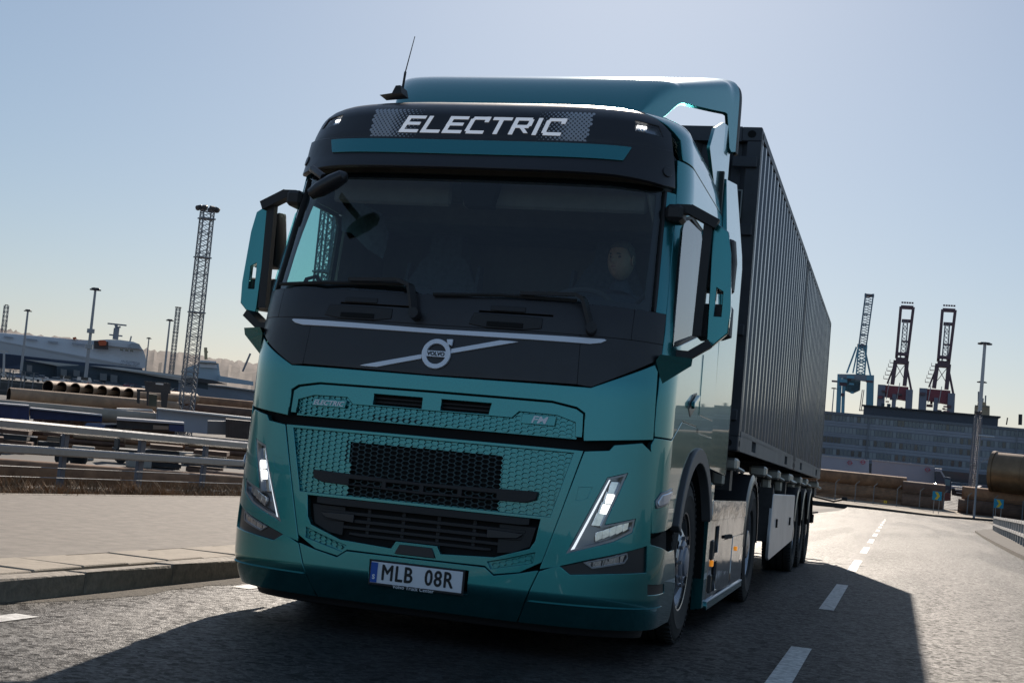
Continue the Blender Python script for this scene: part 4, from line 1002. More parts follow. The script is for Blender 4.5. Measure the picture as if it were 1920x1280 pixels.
# --- wheels
rimm = mat('wheel_aluminium', (.42, .43, .45), .3, .9, rvar=.08, nscale=12, noise=.1)
hubm = mat('hub_grey', (.25, .27, .32), .45, .4, noise=.1, nscale=9)
def wheel(x, y, r=.50, w=.30, sg=1, parent=None, kind='alu', holes=10, tr=None):
    hub = bpy.data.objects.new('wheel', None); COL.objects.link(hub); hub.parent = parent; hub.location = (x, y, r)
    if sg < 0: hub.rotation_euler = (0, 0, math.pi)
    t = MB(); h = w/2; ri = .292
    prof = [(ri, -h+.03), (ri+.03, -h+.004), (r-.14, -h-.004), (r-.05, -h+.0), (r-.018, -h+.015), (r, -h+.045)]
    prof += [(r, -h+.09), (r-.014, -h+.094), (r-.014, -h+.104), (r, -h+.108), (r, -.008), (r-.014, -.005), (r-.014, .005), (r, .008), (r, h-.108), (r-.014, h-.104), (r-.014, h-.094), (r, h-.09)]
    prof += [(r, h-.045), (r-.018, h-.015), (r-.03, h-.006), (r-.05, h), (r-.085, h+.004), (r-.09, h+.007), (r-.095, h+.004), (r-.14, h+.004), (ri+.03, h-.004), (ri+.012, h-.008), (ri, h-.03)]
    t.lathe(prof, 'x', n=64)
    for k in range(64):                       # shoulder lugs
        a = 2*math.pi*k/64
        for s_ in (-1, 1):
            c_ = (s_*(h-.028), (r-.004)*math.cos(a), (r-.004)*math.sin(a)); t.box(c_, (.05, .016, .022), Matrix.Rotation(a, 3, 'X'))
    t.build('tyre', rubber, hub)
    if kind == 'alu':
        rm = MB(); rm.lathe([(ri+.002, h-.012), (ri+.016, h-.008), (ri+.014, h-.022), (ri-.012, h-.03), (ri-.022, h-.06), (.262, h-.07)], 'x', n=64)
        rm.lathe([(.170, h-.018), (.160, h-.012), (.142, h-.012), (.135, h-.02)], 'x', n=48)
        n = holes
        for k in range(n):                    # webs between the hand holes
            a0 = 2*math.pi*(k+.5)/n; hw_ = math.pi/n*.40
            pr = [(.262, h-.07), (.225, h-.045), (.170, h-.018)]
            for i in range(2):
                (r0, x0_), (r1, x1_) = pr[i], pr[i+1]; s0 = 1.25 if i == 0 else .85; s1 = .85 if i == 0 else 1.3
                P = []
                for (rr, xx, s_) in ((r0, x0_, s0), (r1, x1_, s1)):
                    for sgn in (-1, 1): P.append((xx, rr*math.cos(a0+sgn*hw_*s_), rr*math.sin(a0+sgn*hw_*s_)))
                Q_ = [(p[0]-.03, p[1], p[2]) for p in P]
                rm.add(P+Q_, [(0,1,3,2), (0,4,5,1), (2,3,7,6), (0,2,6,4), (1,5,7,3)])
        rm.build('rim', rimm, hub)
        nt_s = MB()
        for k in range(10):
            a = 2*math.pi*k/10; nt_s.tube([(h-.02, .152*math.cos(a), .152*math.sin(a)), (h+.008, .152*math.cos(a), .152*math.sin(a))], .012, n=6)
        nt_s.build('wheel_nuts', rimm, hub, kind='stuff')
        MB().lathe([(.135, h-.03), (.130, h-.005), (.118, h+.004), (.112, h+.006), (.100, h+.007), (.092, h+.000), (.085, h+.018), (.06, h+.024), (0.001, h+.025)], 'x', n=40).build('hub', hubm, hub)
    else:
        MB().lathe([(ri, h-.03), (ri-.02, h-.05), (ri-.035, h-.12), (.24, h-.16), (.18, h-.17), (.14, h-.165), (.135, h-.05), (.12, h-.02), (.06, h-.01), (.001, h-.008)], 'x', n=48).build('rim', rimm, hub)
    MB().lathe([(.30, h-.16), (.001, h-.16)], 'x', n=32).build('brake', void, hub)
    return hub
wheel(1.07, 1.37, sg=1, parent=truck); wheel(-1.07, 1.37, sg=-1, parent=truck)
wheel(1.09, 5.17, sg=1, parent=truck, kind='deep'); wheel(.75, 5.17, sg=1, parent=truck, kind='deep')
wheel(-1.09, 5.17, sg=-1, parent=truck, kind='deep'); wheel(-.75, 5.17, sg=-1, parent=truck, kind='deep')
ch = MB()
for s_ in (-1, 1): ch.box((s_*.40, 3.6, .82), (.09, 5.2, .27))
ch.box((0, 1.37, .50), (1.7, .14, .14)).box((0, 5.17, .50), (1.6, .2, .2)).box((0, 5.17, .52), (.45, .5, .45)).box((0, 1.0, .78), (.8, .3, .12))
for y in (2.2, 3.0, 4.2, 5.9): ch.box((0, y, .82), (.8, .1, .2))
ch.box((0, 5.1, 1.02), (.9, .9, .10)).box((0, 5.1, 1.10), (.75, .75, .06))
ch.build('chassis', steel, truck)
# suspension bits seen through the wheel arch
sp = MB()
for s_ in (-1, 1):
    sp.tube([(s_*.62, 1.2, .55), (s_*.58, 1.1, 1.05)], .035); sp.box((s_*.6, 1.37, .62), (.1, 1.1, .03)); sp.tube([(s_*.95, 1.9, .35), (s_*.95, 1.98, .95)], .02)
    sp.tube([(s_*.8, 2.05, 1.0), (s_*.95, 2.1, .95), (s_*1.0, 2.05, .88)], .02)
sp.build('suspension', steel, truck)
# side boxes: battery packs behind bright fairing panels
for sg in (1, -1):
    bx = MB(); bx.box((sg*.90, 3.34, .52), (.62, 1.66, .66)); fo = bx.build('battery_box', steel, truck)
    # front faring edge in teal
    MB().prism([(sg*.86, .13), (sg*1.20, .13), (sg*1.225, .17), (sg*1.225, .96), (sg*1.20, 1.0), (sg*.86, .97)], 2.30, 2.34, 'y').build('step_front', void, fo)
    MB().prism([(sg*1.16, .13), (sg*1.235, .15), (sg*1.24, .99), (sg*1.20, 1.02), (sg*1.16, .95)], 2.26, 2.42, 'y').build('fairing_edge', teal, fo)
    def sk(a, b, o, sg=sg): return (sg*(1.238+o), a, b)
    yS, yE = 2.42, 4.60
    kw = dict(fn='G', sg=sg, fnc=sk, th=.02, step=(.4, .3))
    silver = mat('bright_fairing', (.46, .48, .49), .07, 1.0, rvar=.03, nscale=2, bump=.010, bscale=1.3)
    panel('fairing_top', [(yS, .88), (yE, .88), (yE, .755), (yS, .745)], silver, fo, off=.004, **kw)
    panel('fairing_panel', [(yS, .74), (3.35, .745), (3.35, .60), (3.15, .585), (3.15, .22), (yS, .19)], silver, fo, holes=[[(2.66, .70), (2.90, .705), (2.90, .50), (2.66, .49)], [(2.60, .44), (2.90, .45), (2.90, .24), (2.60, .22)]], **kw)
    panel('fairing_panel', [(3.36, .745), (yE, .75), (yE, .615), (3.36, .60)], silver, fo, **kw)
    panel('fairing_panel', [(3.16, .585), (3.80, .59), (3.80, .22), (3.16, .22)], silver, fo, off=-.002, **kw)
    panel('fairing_panel', [(3.81, .60), (yE, .605), (yE, .22), (3.81, .22)], silver, fo, off=.002, **kw)
    panel('fairing_sill', [(yS, .18), (yE, .212), (yE, .17), (yS, .13)], teal, fo, off=.012, **kw)
    panel('fairing_line', [(yS, .182), (yE, .214), (yE, .222), (yS, .19)], chrome, fo, off=.014, **kw)
    for (ya, yb, za, zb) in ((2.62, 2.90, .49, .70), (2.58, 2.90, .22, .44)):
        MB().box((sg*1.16, (ya+yb)/2, (za+zb)/2), (.02, yb-ya+.06, zb-za+.04)).build('step_recess', void, fo)
        MB().box((sg*1.20, (ya+yb)/2, za+.012), (.10, yb-ya, .02)).build('step_tread', alu, fo)
    MB().box((sg*1.225, 2.56, .535), (.05, .12, .16), bev=.02).box((sg*1.225, 2.56, .30), (.05, .12, .15), bev=.02).build('step_cover', plastic, fo)
    MB().box((sg*1.244, 2.60, .44), (.012, .05, .045), bev=.004).build('marker_lamp', amber, fo); MB().box((sg*1.246, 4.05, .50), (.012, .06, .035), bev=.004).build('marker_lamp', amber, fo)
    MB().box((sg*1.244, 3.4, .612), (.014, .5, .022)).build('latch_bar', void, fo)
    # rear mudguard
    rg = []
    for a in range(0, 181, 12):
        ca, sa = math.cos(math.radians(a)), math.sin(math.radians(a)); R0 = .60
        rg.append([(sg*x_, 5.17+R0*ca*(1+dz), .50+R0*sa*(1+dz)) for x_, dz in ((.60, 0), (1.225, 0), (1.245, -.10), (1.245, -.04), (1.225, .03), (.60, .03))])
    rings_mesh('mudguard', rg, mat('mudguard', (.035, .035, .038), .38, coat=.3), truck)
for x_ in (-.3, -.1, .1, .35): MB().tube([(x_, 2.6, .9), (x_+.03, 2.75, 1.35), (x_, 3.2, 1.5), (x_, 3.5, 1.3)], .018).build('air_hose', rubber, truck)
bkt = MB()
for k in range(4): bkt.lathe([(.14, -.14), (.15, -.12), (.15, .12), (.14, .14), (.001, .14)], 'x', c=(.80-.0*k, 2.55+k*.34, 1.02), n=24)
bkt.build('air_tank', steel, truck)

# --- interior
cloth = mat('cab_cloth', (.075, .09, .115), .9, noise=.3, nscale=30)
beige = mat('cab_trim', (.16, .15, .13), .85, noise=.15, nscale=6)
dash = rings_mesh('dashboard', [[(x_, y_, z_) for (y_, z_) in ((.02+.30*(abs(x_)/1.1)**4, 1.80), (.06+.30*(abs(x_)/1.1)**4, 1.86), (.40, 1.885), (.62, 1.86), (.70, 1.78), (.70, 1.35), (.3, 1.2), (.1+.3*(abs(x_)/1.1)**4, 1.3))] for x_ in [-1.1+2.2*i/16 for i in range(17)]], cloth, truck)
MB().box((.25, .66, 1.80), (.34, .05, .16), bev=.02).build('dash_screen', black_paint, dash)
def seat(cx, cy):
    s0 = rings_mesh('seat', [[(cx+x_*.26*k, cy+y_, z_) for x_ in (-1, 1)] for (y_, z_, k) in ((-.25, 1.50, .9), (-.27, 1.56, 1), (0, 1.60, 1), (.22, 1.62, 1), (.28, 1.72, 1), (.36, 2.15, .95), (.40, 2.32, .62), (.40, 2.36, .45), (.42, 2.52, .42), (.46, 2.54, .40), (.50, 2.50, .42), (.50, 2.3, .62), (.48, 2.1, .95), (.42, 1.6, 1), (.3, 1.48, 1))], cloth, truck, closed=False, cap=False, sharp=60)
    mb = MB()
    for sgn in (-1, 1): mb.prism([(cy+y_, z_) for (y_, z_) in ((-.25, 1.50), (-.27, 1.56), (0, 1.60), (.22, 1.62), (.28, 1.72), (.36, 2.15), (.40, 2.30), (.48, 2.30), (.48, 2.1), (.42, 1.6), (.3, 1.48))], cx+sgn*.24, cx+sgn*.262, 'x')
    mb.box((cx, cy+.1, 1.32), (.3, .4, .36)); mb.build('seat_side', cloth, s0); return s0
seat(.58, 1.05); seat(-.58, 1.08)
bed = MB().box((0, 1.70, 1.62), (2.1, .42, .18), bev=.05); bed.build('bunk', cloth, truck)
hdl = MB().box((0, .62, 2.66), (2.1, .7, .10), bev=.03).box((0, 1.5, 2.66), (2.1, .8, .3), bev=.03); hd_ = hdl.build('headliner', beige, truck)
MB().box((-.55, .36, 2.55), (.75, .05, .16), bev=.015).box((.45, .36, 2.55), (1.1, .05, .16), bev=.015).build('visor_blind', beige, truck)
MB().prism([(-.10, 2.62), (.14, 2.62), (.10, 2.46), (-.06, 2.46)], .26, .36, 'y').build('camera_housing', void, truck)
# curtain and grab handle by the passenger window
rings_mesh('curtain', [[(-1.17, 1.02, 2.62), (-1.02, .98, 2.60), (-.84, .92, 2.52), (-.80, .98, 2.40)], [(-1.17, 1.04, 2.50), (-1.05, 1.0, 2.44), (-.90, .95, 2.36), (-.82, 1.0, 2.30)], [(-1.17, 1.06, 2.42), (-1.08, 1.02, 2.40), (-.95, 1.0, 2.30), (-.84, 1.02, 2.24)]], cloth, truck, closed=False, cap=False)
for sg in (1, -1):
    MB().tube([(sg*1.12, .42, 1.90), (sg*1.08, .42, 2.0), (sg*1.02, .42, 2.02), (sg*.94, .42, 1.93)], .014, n=8).build('grab_handle', plastic, truck)
    # inner door and pillar trim so the cab closes around the windows
    for nm, pts in (('inner_trim', [(.27, 1.25), (SB, 1.25), (SB, 2.75), (.27, 2.75)]),):
        panel(nm, pts, beige, truck, fn='G', sg=sg, off=-.045, th=.02, holes=[inset(WN, .004)], step=(.1, .12))
MB().box((0, SB-.06, 2.1), (2.36, .03, 1.7)).build('rear_lining', beige, truck)
sw = MB(); cx, cy, cz = .58, .62, 1.90; tl = math.radians(38)
P = [(cx+.225*math.cos(a), cy+.225*math.sin(a)*math.sin(tl), cz+.225*math.sin(a)*math.cos(tl)) for a in [2*math.pi*k/32 for k in range(33)]]
sw.tube(P, .017, n=8, cap=False); sw.bar((cx-.2, cy, cz), (cx+.2, cy, cz), .05, .02).bar((cx, cy, cz), (cx, cy-.12, cz-.18), .04, .02)
sw.tube([(cx, cy, cz), (cx, cy-.2, cz-.25)], .05).build('steering_wheel', mat('wheel_rim_grey', (.09, .09, .095), .45), truck)
MB().tube([(.10, .80, 1.50), (.11, .82, 1.98)], [.035, .05]).build('seat_belt_tower', plastic, truck)

# ------------------------------------------------------------------ semi-trailer and its two containers
ZC = 1.272; YC = 3.576; XC = .027
trailer = thing('trailer', 'dark skeletal container trailer with bright side skirt and three axles behind the truck', 'trailer', mw=TM @ Matrix.Translation((XC, 0, 0)))
tf = MB()
for s_ in (-1, 1): tf.box((s_*.48, 9.9, 1.02), (.12, 12.3, .32))
for y in (3.9, 6.0, 8.4, 9.6, 11, 12.4, 13.8, 15.7): tf.box((0, y, 1.06), (2.30 if y in (3.9, 9.6, 15.7) else 1.5, .16, .2))
tf.build('frame', steel, trailer)
MB().box((0, 15.95, .62), (2.3, .12, .14)).box((-.8, 15.9, .8), (.08, .1, .3)).box((.8, 15.9, .8), (.08, .1, .3)).build('rear_bar', steel, trailer)
for y in (10.75, 12.06, 13.37):
    for sg in (1, -1):
        wheel(sg*1.03, y, r=.50, w=.36, sg=sg, parent=trailer, kind='deep')
        rg = []
        for a in range(8, 173, 12):
            ca, sa = math.cos(math.radians(a)), math.sin(math.radians(a)); R0 = .56
            rg.append([(sg*x_, y+R0*ca*(1+dz), .50+R0*sa*(1+dz)) for x_, dz in ((.82, 0), (1.22, 0), (1.245, -.05), (1.235, .025), (.82, .025))])
        rings_mesh('mudguard', rg, mat('mudguard', (.035, .035, .038), .38, coat=.3), trailer)
    MB().tube([(-1.0, y, .5), (1.0, y, .5)], .075).build('axle', steel, trailer)
for sg in (1, -1):
    def sk2(a, b, o, sg=sg): return (sg*(1.238+o), a, b)
    s1 = panel('side_skirt', [(6.95, .955), (10.0, .965), (10.05, .60), (10.0, .42), (6.95, .30), (6.85, .33)], mat('skirt_metal', (.62, .62, .62), .38, .5, noise=.12, nscale=1.4, bump=.004, bscale=2), trailer, fn='G', sg=sg, fnc=sk2, th=.03, step=(.6, .3), c=.008)
    for ya in (7.5, 9.35): MB().box((sg*1.245, ya, .66), (.012, .10, .09)).build('skirt_slot', void, s1)
    MB().box((sg*1.15, 6.95, .75), (.16, .06, .55)).build('skirt_bracket', steel, s1)
    # twist locks, levers and hoses under the deck: bright little castings
    for y in (3.8, 6.3, 7.9, 9.5, 9.8, 11.5, 12.8, 15.6):
        lk = MB(); lk.box((sg*1.13, y, 1.17), (.16, .22, .10), bev=.02).box((sg*1.06, y+.05, 1.06), (.10, .12, .14), bev=.02).tube([(sg*1.20, y, 1.14), (sg*1.24, y+.08, 1.12), (sg*1.22, y+.2, 1.12)], .018, n=6)
        lk.build('twist_lock', mat('lock_zinc', (.45, .43, .38), .4, .7, noise=.3, nscale=9), trailer)
    for y in (7.0, 8.6, 10.2): MB().box((sg*.9, y, .98), (.30, .35, .22), bev=.03).tube([(sg*1.05, y-.3, 1.08), (sg*1.1, y, .94), (sg*1.04, y+.4, 1.06)], .015).build('valve_box', mat('valve_dark', (.05, .05, .055), .4, .4), trailer)
    MB().box((sg*.9, 5.95, .72), (.14, .16, .95)).box((sg*.9, 5.95, .24), (.26, .30, .03)).build('landing_leg', steel, trailer)
MB().tube([(1.0, 16.0, 1.0), (1.45, 16.05, .93), (1.60, 16.06, .98)], .018).box((1.62, 16.06, .99), (.09, .06, .06), bev=.01).build('marker_arm', plastic, trailer)

cpaint = mat('container_paint', (.026, .035, .062), .30, .0, .4, noise=.5, nscale=2.2, rvar=.12, bump=.0020, bscale=2.2, coat_rough=.15, stretch=(2.5, 2.5, .35))
cedge = mat('container_edge', (.05, .054, .064), .5, noise=.35, nscale=2.5, rvar=.1)
crust = mat('container_rail', (.16, .165, .17), .55, .2, noise=.35, nscale=1.5)
def container(y0, label, grp='containers on the trailer'):
    c = thing('shipping_container', label, 'container', mw=TM @ Matrix.Translation((XC, y0, ZC)), group=grp)
    W, L, H = 2.438, 6.058, 2.591
    for sx in (-1, 1):
        for y in (0, L):
            s_ = 1 if y == 0 else -1
            MB().box((sx*(W/2-.055), y+s_*.055, H/2), (.11, .11, H-.24)).build('corner_post', cedge, c)
            for z in (0, H):
                cc = MB(); zc = z+(.06 if z == 0 else -.06); x_, y_ = sx*(W/2-.081), y+s_*.089
                # casting: six thick walls around the oval openings
                cc.box((x_, y_, zc), (.162, .178, .118), bev=.008)
                co = cc.build('corner_casting', cedge, c)
                ov = [(.038*math.cos(2*math.pi*k/12), .026*math.sin(2*math.pi*k/12)) for k in range(12)]
                MB().prism([(a+y_, b+zc) for a, b in ov], sx*(W/2)+sx*.0, sx*(W/2+.0015), 'x').build('casting_hole', void, co); MB().prism([(a*.9+x_, b*1.2+zc) for a, b in ov], y-s_*.0015, y, 'y').build('casting_hole', void, co)
        MB().box((sx*(W/2-.03), L/2, H-.035), (.06, L-.3, .06)).build('top_rail', cedge, c)
        br = MB(); segs = [(.17, .95), (1.31, 1.95), (2.31, L-2.31), (L-1.95, L-1.31), (L-.95, L-.17)]
        br.box((sx*(W/2-.02), L/2, .145), (.04, L-.34, .04)).box((sx*(W/2-.02), L/2, .018), (.04, L-.34, .03))
        for a, b in ((.17, 1.0), (1.36, 4.70), (5.06, L-.17)) if L > 7 else ((.17, 1.05), (1.40, L-1.40), (L-1.05, L-.17)): br.box((sx*(W/2-.02), (a+b)/2, .082), (.04, b-a, .10))
        br.build('bottom_rail', crust, c)
        for a in (1.05, L-1.40): MB().box((sx*(W/2-.30), a+.175, .08), (.5, .35, .11)).build('fork_pocket', void, c)
        # corrugated side sheet
        xo, xi = sx*(W/2-.002), sx*(W/2-.040); p = .279; y = .11; pts = []
        n_ = int((L-.22)/p); p = (L-.22)/n_
        for k in range(n_): pts += [(xo, y), (xo, y+p*.25), (xi, y+p*.5), (xi, y+p*.75)]; y += p
        pts.append((xo, L-.11)); z0, z1 = .16, H-.065
        mb = MB(); m_ = len(pts); mb.add([(a, b, z0) for a, b in pts]+[(a, b, z1) for a, b in pts], [(i, i+1, m_+i+1, m_+i) if sx > 0 else (i, m_+i, m_+i+1, i+1) for i in range(m_-1)])
        mb.build('side_sheet', cpaint, c)
    # front end wall: corrugated sheet between header and sill, door bars on the leaf
    pts = []; x = -W/2+.11; p = (W-.22)/9
    for k in range(9): pts += [(x, .03), (x+p*.3, .03), (x+p*.5, .075), (x+p*.8, .075)]; x += p
    pts.append((W/2-.11, .03)); m_ = len(pts)
    for yy, fl in ((0, 1), (L, -1)):
        mb = MB(); mb.add([(a, yy+fl*b, .15) for a, b in pts]+[(a, yy+fl*b, H-.12) for a, b in pts], [(i, i+1, m_+i+1, m_+i) if fl > 0 else (i, m_+i, m_+i+1, i+1) for i in range(m_-1)])
        mb.build('end_wall', cedge, c)
        MB().box((0, yy+fl*.04, H-.06), (W-.32, .08, .12)).build('end_rail', cedge, c); MB().box((0, yy+fl*.04, .075), (W-.32, .08, .15)).build('end_rail', cedge, c)
        for sx in (-1, 1):
            for zz in (.28, .95, 1.75, 2.3): MB().box((sx*(W/2-.12), yy-fl*.012, zz), (.20, .03, .09), bev=.008).build('door_hinge', cedge, c)
            MB().tube([(sx*(W/2-.34), yy-fl*.03, .12), (sx*(W/2-.34), yy-fl*.03, H-.1)], .017, n=8).build('lock_rod', cedge, c)
    MB().box((0, L/2, H-.012), (W-.12, L-.12, .02)).build('roof', cpaint, c)
    MB().box((0, L/2, .13), (W-.12, L-.12, .04)).build('floor', steel, c)
    return c
c1 = container(YC, 'front dark blue-grey corrugated container, right behind the truck cab')
c2 = container(YC+6.13, 'rear dark blue-grey corrugated container at the tail of the trailer')
# stencilled 6 with its box on the front end
wl = mat('stencil_white', (.30, .33, .32), .7)
for nm, pts in (('stencil_box', None),):
    bx0, bz0 = 1.02, 1.96
    mb = MB()
    for a, b, c_, d in ((bx0, bz0-.11, .15, .010), (bx0, bz0+.11, .15, .010)): mb.box((a, -.006, b), (c_, .004, d))
    mb.box((bx0+.075, -.006, bz0), (.010, .004, .23)); mb.build('stencil_box', wl, c1)
    vs, fs = text_verts('46', size=.20, extrude=.001); MB().add([(bx0-.03+v[0], -.008-v[2], bz0+v[1]) for v in vs], fs).build('stencil_number', wl, c1)

# ------------------------------------------------------------------ driver
def skin_body(name, joints, edges, m, parent, sub=2, root=0):
    me = bpy.data.meshes.new(name); me.from_pydata([j[0] for j in joints], edges, [])
    o = bpy.data.objects.new(name, me); COL.objects.link(o); 
    md = o.modifiers.new('skin', 'SKIN'); md.use_smooth_shade = True
    for i, j in enumerate(joints):
        r = j[1]; me.skin_vertices[0].data[i].radius = (r, r) if not isinstance(r, tuple) else r
    me.skin_vertices[0].data[root].use_root = True
    s = o.modifiers.new('sub', 'SUBSURF'); s.levels = s.render_levels = sub
    dg = bpy.context.evaluated_depsgraph_get(); dg.update(); nm_ = bpy.data.meshes.new_from_object(o.evaluated_get(dg))
    bpy.data.objects.remove(o); nm_.materials.clear(); nm_.materials.append(m)
    nm_.polygons.foreach_set('use_smooth', [True]*len(nm_.polygons))
    return link(name, nm_, None, parent)
DX, DY = [(0.729,2.308)][0][0], 1.05; HZ = [(0.729,2.308)][0][1]
skin = mat('skin', (.55, .32, .23), .5, noise=.08, nscale=30); shirt = mat('dark_shirt', (.07, .08, .11), .85, noise=.2, nscale=40)
driver = thing('person', 'grey-haired driver in a dark shirt sitting at the steering wheel behind the windscreen', 'person', mw=TM @ Matrix.Translation((DX, DY, 0)))
nk = HZ-.18
J = [((0, .10, 1.68), .17), ((0, .10, 1.85), (.19, .13)), ((0, .08, nk-.12), (.20, .12)), ((0, .06, nk-.04), (.12, .09)), ((0, .03, nk+.02), .062), ((0, .01, nk+.07), .058),
     ((.19, .07, nk-.09), .070), ((.26, -.02, nk-.30), .052), ((.20, -.24, nk-.30), .040), ((-.19, .07, nk-.09), .070), ((-.27, -.02, nk-.30), .052), ((-.19, -.25, nk-.28), .040),
     ((.10, -.10, 1.62), .095), ((.12, -.42, 1.64), .075), ((.12, -.50, 1.25), .05), ((-.10, -.10, 1.62), .095), ((-.12, -.42, 1.64), .075), ((-.12, -.50, 1.25), .05)]
E_ = [(0,1),(1,2),(2,3),(3,4),(4,5),(2,6),(6,7),(7,8),(2,9),(9,10),(10,11),(0,12),(12,13),(13,14),(0,15),(15,16),(16,17)]
skin_body('clothed_body', J, E_, shirt, driver)
# head: an egg shaped by rings, with brow, nose, mouth and jaw
def head_r(th, ph):
    # th azimuth (0 = towards the camera, -y), ph polar height -1..1
    w = .078*math.sqrt(max(0, 1-abs(ph)**2.4)); d = .098*math.sqrt(max(0, 1-abs(ph)**2.6))
    if ph < 0: w *= 1-.28*ph*ph; d *= 1-.05*ph*ph
    x = w*math.sin(th); y = -d*math.cos(th)+.012*(ph > 0)*ph
    f = max(0, math.cos(th))
    def bump(a0, p0, sa, sp): return math.exp(-((th-a0)/sa)**2-((ph-p0)/sp)**2)
    y -= .026*bump(0, -.12, .16, .13)+.012*bump(0, .05, .14, .2)+.006*bump(0, .22, .7, .08)+.008*bump(0, -.48, .30, .07)+.007*bump(0, -.80, .35, .12)
    y += .010*(bump(.40, .10, .17, .09)+bump(-.40, .10, .17, .09))+.004*bump(0, -.385, .3, .04)
    return x, y, .122*ph
tw = math.radians(-16)
hd = bpy.data.objects.new('head', None)
mb = MB(); NA, NP = 48, 36; rot = Matrix.Rotation(tw, 3, 'Z')
vs = []
for j in range(NP+1):
    ph = math.sin((j/NP-.5)*math.pi)
    for i in range(NA):
        th = -math.pi+2*math.pi*i/NA; vs.append(tuple(rot @ Vector(head_r(th, ph)) + Vector((0, -.01, HZ))))
mb.add(vs, [(j*NA+i, j*NA+(i+1)%NA, (j+1)*NA+(i+1)%NA, (j+1)*NA+i) for j in range(NP) for i in range(NA)], True)
head = mb.build('head', skin, driver)
def hp(th, ph, out=0.): 
    x, y, z = head_r(th, ph); v = Vector((x, y, z)); v = v+v.normalized()*out; return tuple(rot @ v + Vector((0, -.01, HZ)))
hair = MB(); hv = []; 
NAh, NPh = 32, 10
for j in range(NPh+1):
    for i in range(NAh+1):
        th = -math.pi+2*math.pi*i/NAh; lo = .56 if abs(th) < .9 else (.56-.75*min(1, (abs(th)-.9)/.8)); ph = lo+(1-lo)*(j/NPh)
        hv.append(hp(th, min(.9995, ph), .006+.004*math.sin(i*2.1+j)))
hair.add(hv, [(j*(NAh+1)+i, j*(NAh+1)+i+1, (j+1)*(NAh+1)+i+1, (j+1)*(NAh+1)+i) for j in range(NPh) for i in range(NAh)], True)
hair.build('hair', mat('grey_hair', (.16, .14, .12), .8, noise=.3, nscale=90), head)
for s_ in (-1, 1):
    e = hp(s_*.40, .10, -.002); mbk = MB(); mbk.lathe([(.011*math.sin(k*math.pi/8)+.0001, .011*math.cos(k*math.pi/8)) for k in range(9)], 'y', c=e, n=12); mbk.build('eye', mat('eye', (.06, .05, .045), .3), head)
    br = [hp(s_*(.22+.10*k), .235+.01*math.sin(k*1.5), .002) for k in range(4)]; MB().tube(br, [.003, .006, .006, .003], n=6).build('eyebrow', _m['grey_hair'], head)
    ea = MB(); c_ = hp(s_*1.62, .02, .002); ea.lathe([(.001, -.006), (.020, -.005), (.026, 0), (.020, .006), (.012, .003), (.001, .004)], 'x', c=c_, n=14); ea.v = [(v[0], v[1], c_[2]+(v[2]-c_[2])*1.35) for v in ea.v]; ea.build('ear', skin, head)
mo = [hp(.05*k, -.405, .0015) for k in range(-5, 6)]; MB().tube(mo, [.001]+[.0035]*9+[.001], n=6).build('mouth', mat('lips', (.30, .12, .10), .5), head)
for s_ in (-1, 1):
    w0 = Vector((s_*.195, -.25, nk-.29)); tgt = Vector((s_*.185+(.58-DX), -.385, nk-.26))
    palm = [(tuple(w0), .026), (tuple(w0.lerp(tgt, .5)), (.036, .018)), (tuple(tgt), (.040, .016))]
    J2 = list(palm); E2 = [(0, 1), (1, 2)]
    for k, ln in enumerate((.9, 1.05, 1.0, .8)):
        b = tgt+Vector((0, 0, .026-.018*k)); i0 = len(J2)
        for q in ((0, -.020, .012), (s_*-.004, -.046, .010), (s_*-.022, -.056, -.004), (s_*-.036, -.044, -.010)):
            J2.append((tuple(b+Vector((q[0], q[1]*ln, q[2]))), .0088))
        E2 += [(2, i0), (i0, i0+1), (i0+1, i0+2), (i0+2, i0+3)]
    i0 = len(J2); J2 += [(tuple(w0.lerp(tgt, .35)+Vector((-s_*.028, -.01, .02))), .012), (tuple(tgt+Vector((-s_*.045, -.012, .018))), .010), (tuple(tgt+Vector((-s_*.040, -.042, .012))), .009)]
    E2 += [(0, i0), (i0, i0+1), (i0+1, i0+2)]
    skin_body('hand', J2, E2, skin, driver, sub=1)

# ------------------------------------------------------------------ harbour: left side
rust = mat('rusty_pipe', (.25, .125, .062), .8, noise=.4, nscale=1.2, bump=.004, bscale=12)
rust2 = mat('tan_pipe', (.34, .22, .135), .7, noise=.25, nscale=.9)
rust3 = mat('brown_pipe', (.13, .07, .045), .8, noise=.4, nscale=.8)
inner = mat('pipe_bore', (.02, .014, .011), .9)
def pipe(label, cat, p, L, r, rz, m, group=None, wall=.06, sub=None):
    """open-ended steel tube; p = centre of the near/left end"""
    o = thing('steel_pipe', label, cat, group=group, mw=frame_at(p, rz))
    MB().lathe([(r-wall, L), (r, L), (r, 0), (r-wall, 0)], 'x_' if False else 'x', n=32).build('shell', m, o)
    MB().lathe([(r-wall-.001, .0), (r-wall-.001, L)], 'x', n=24).build('bore', inner, o)
    return o
def at_ground(p, h): return (p[0], p[1], YL+h)
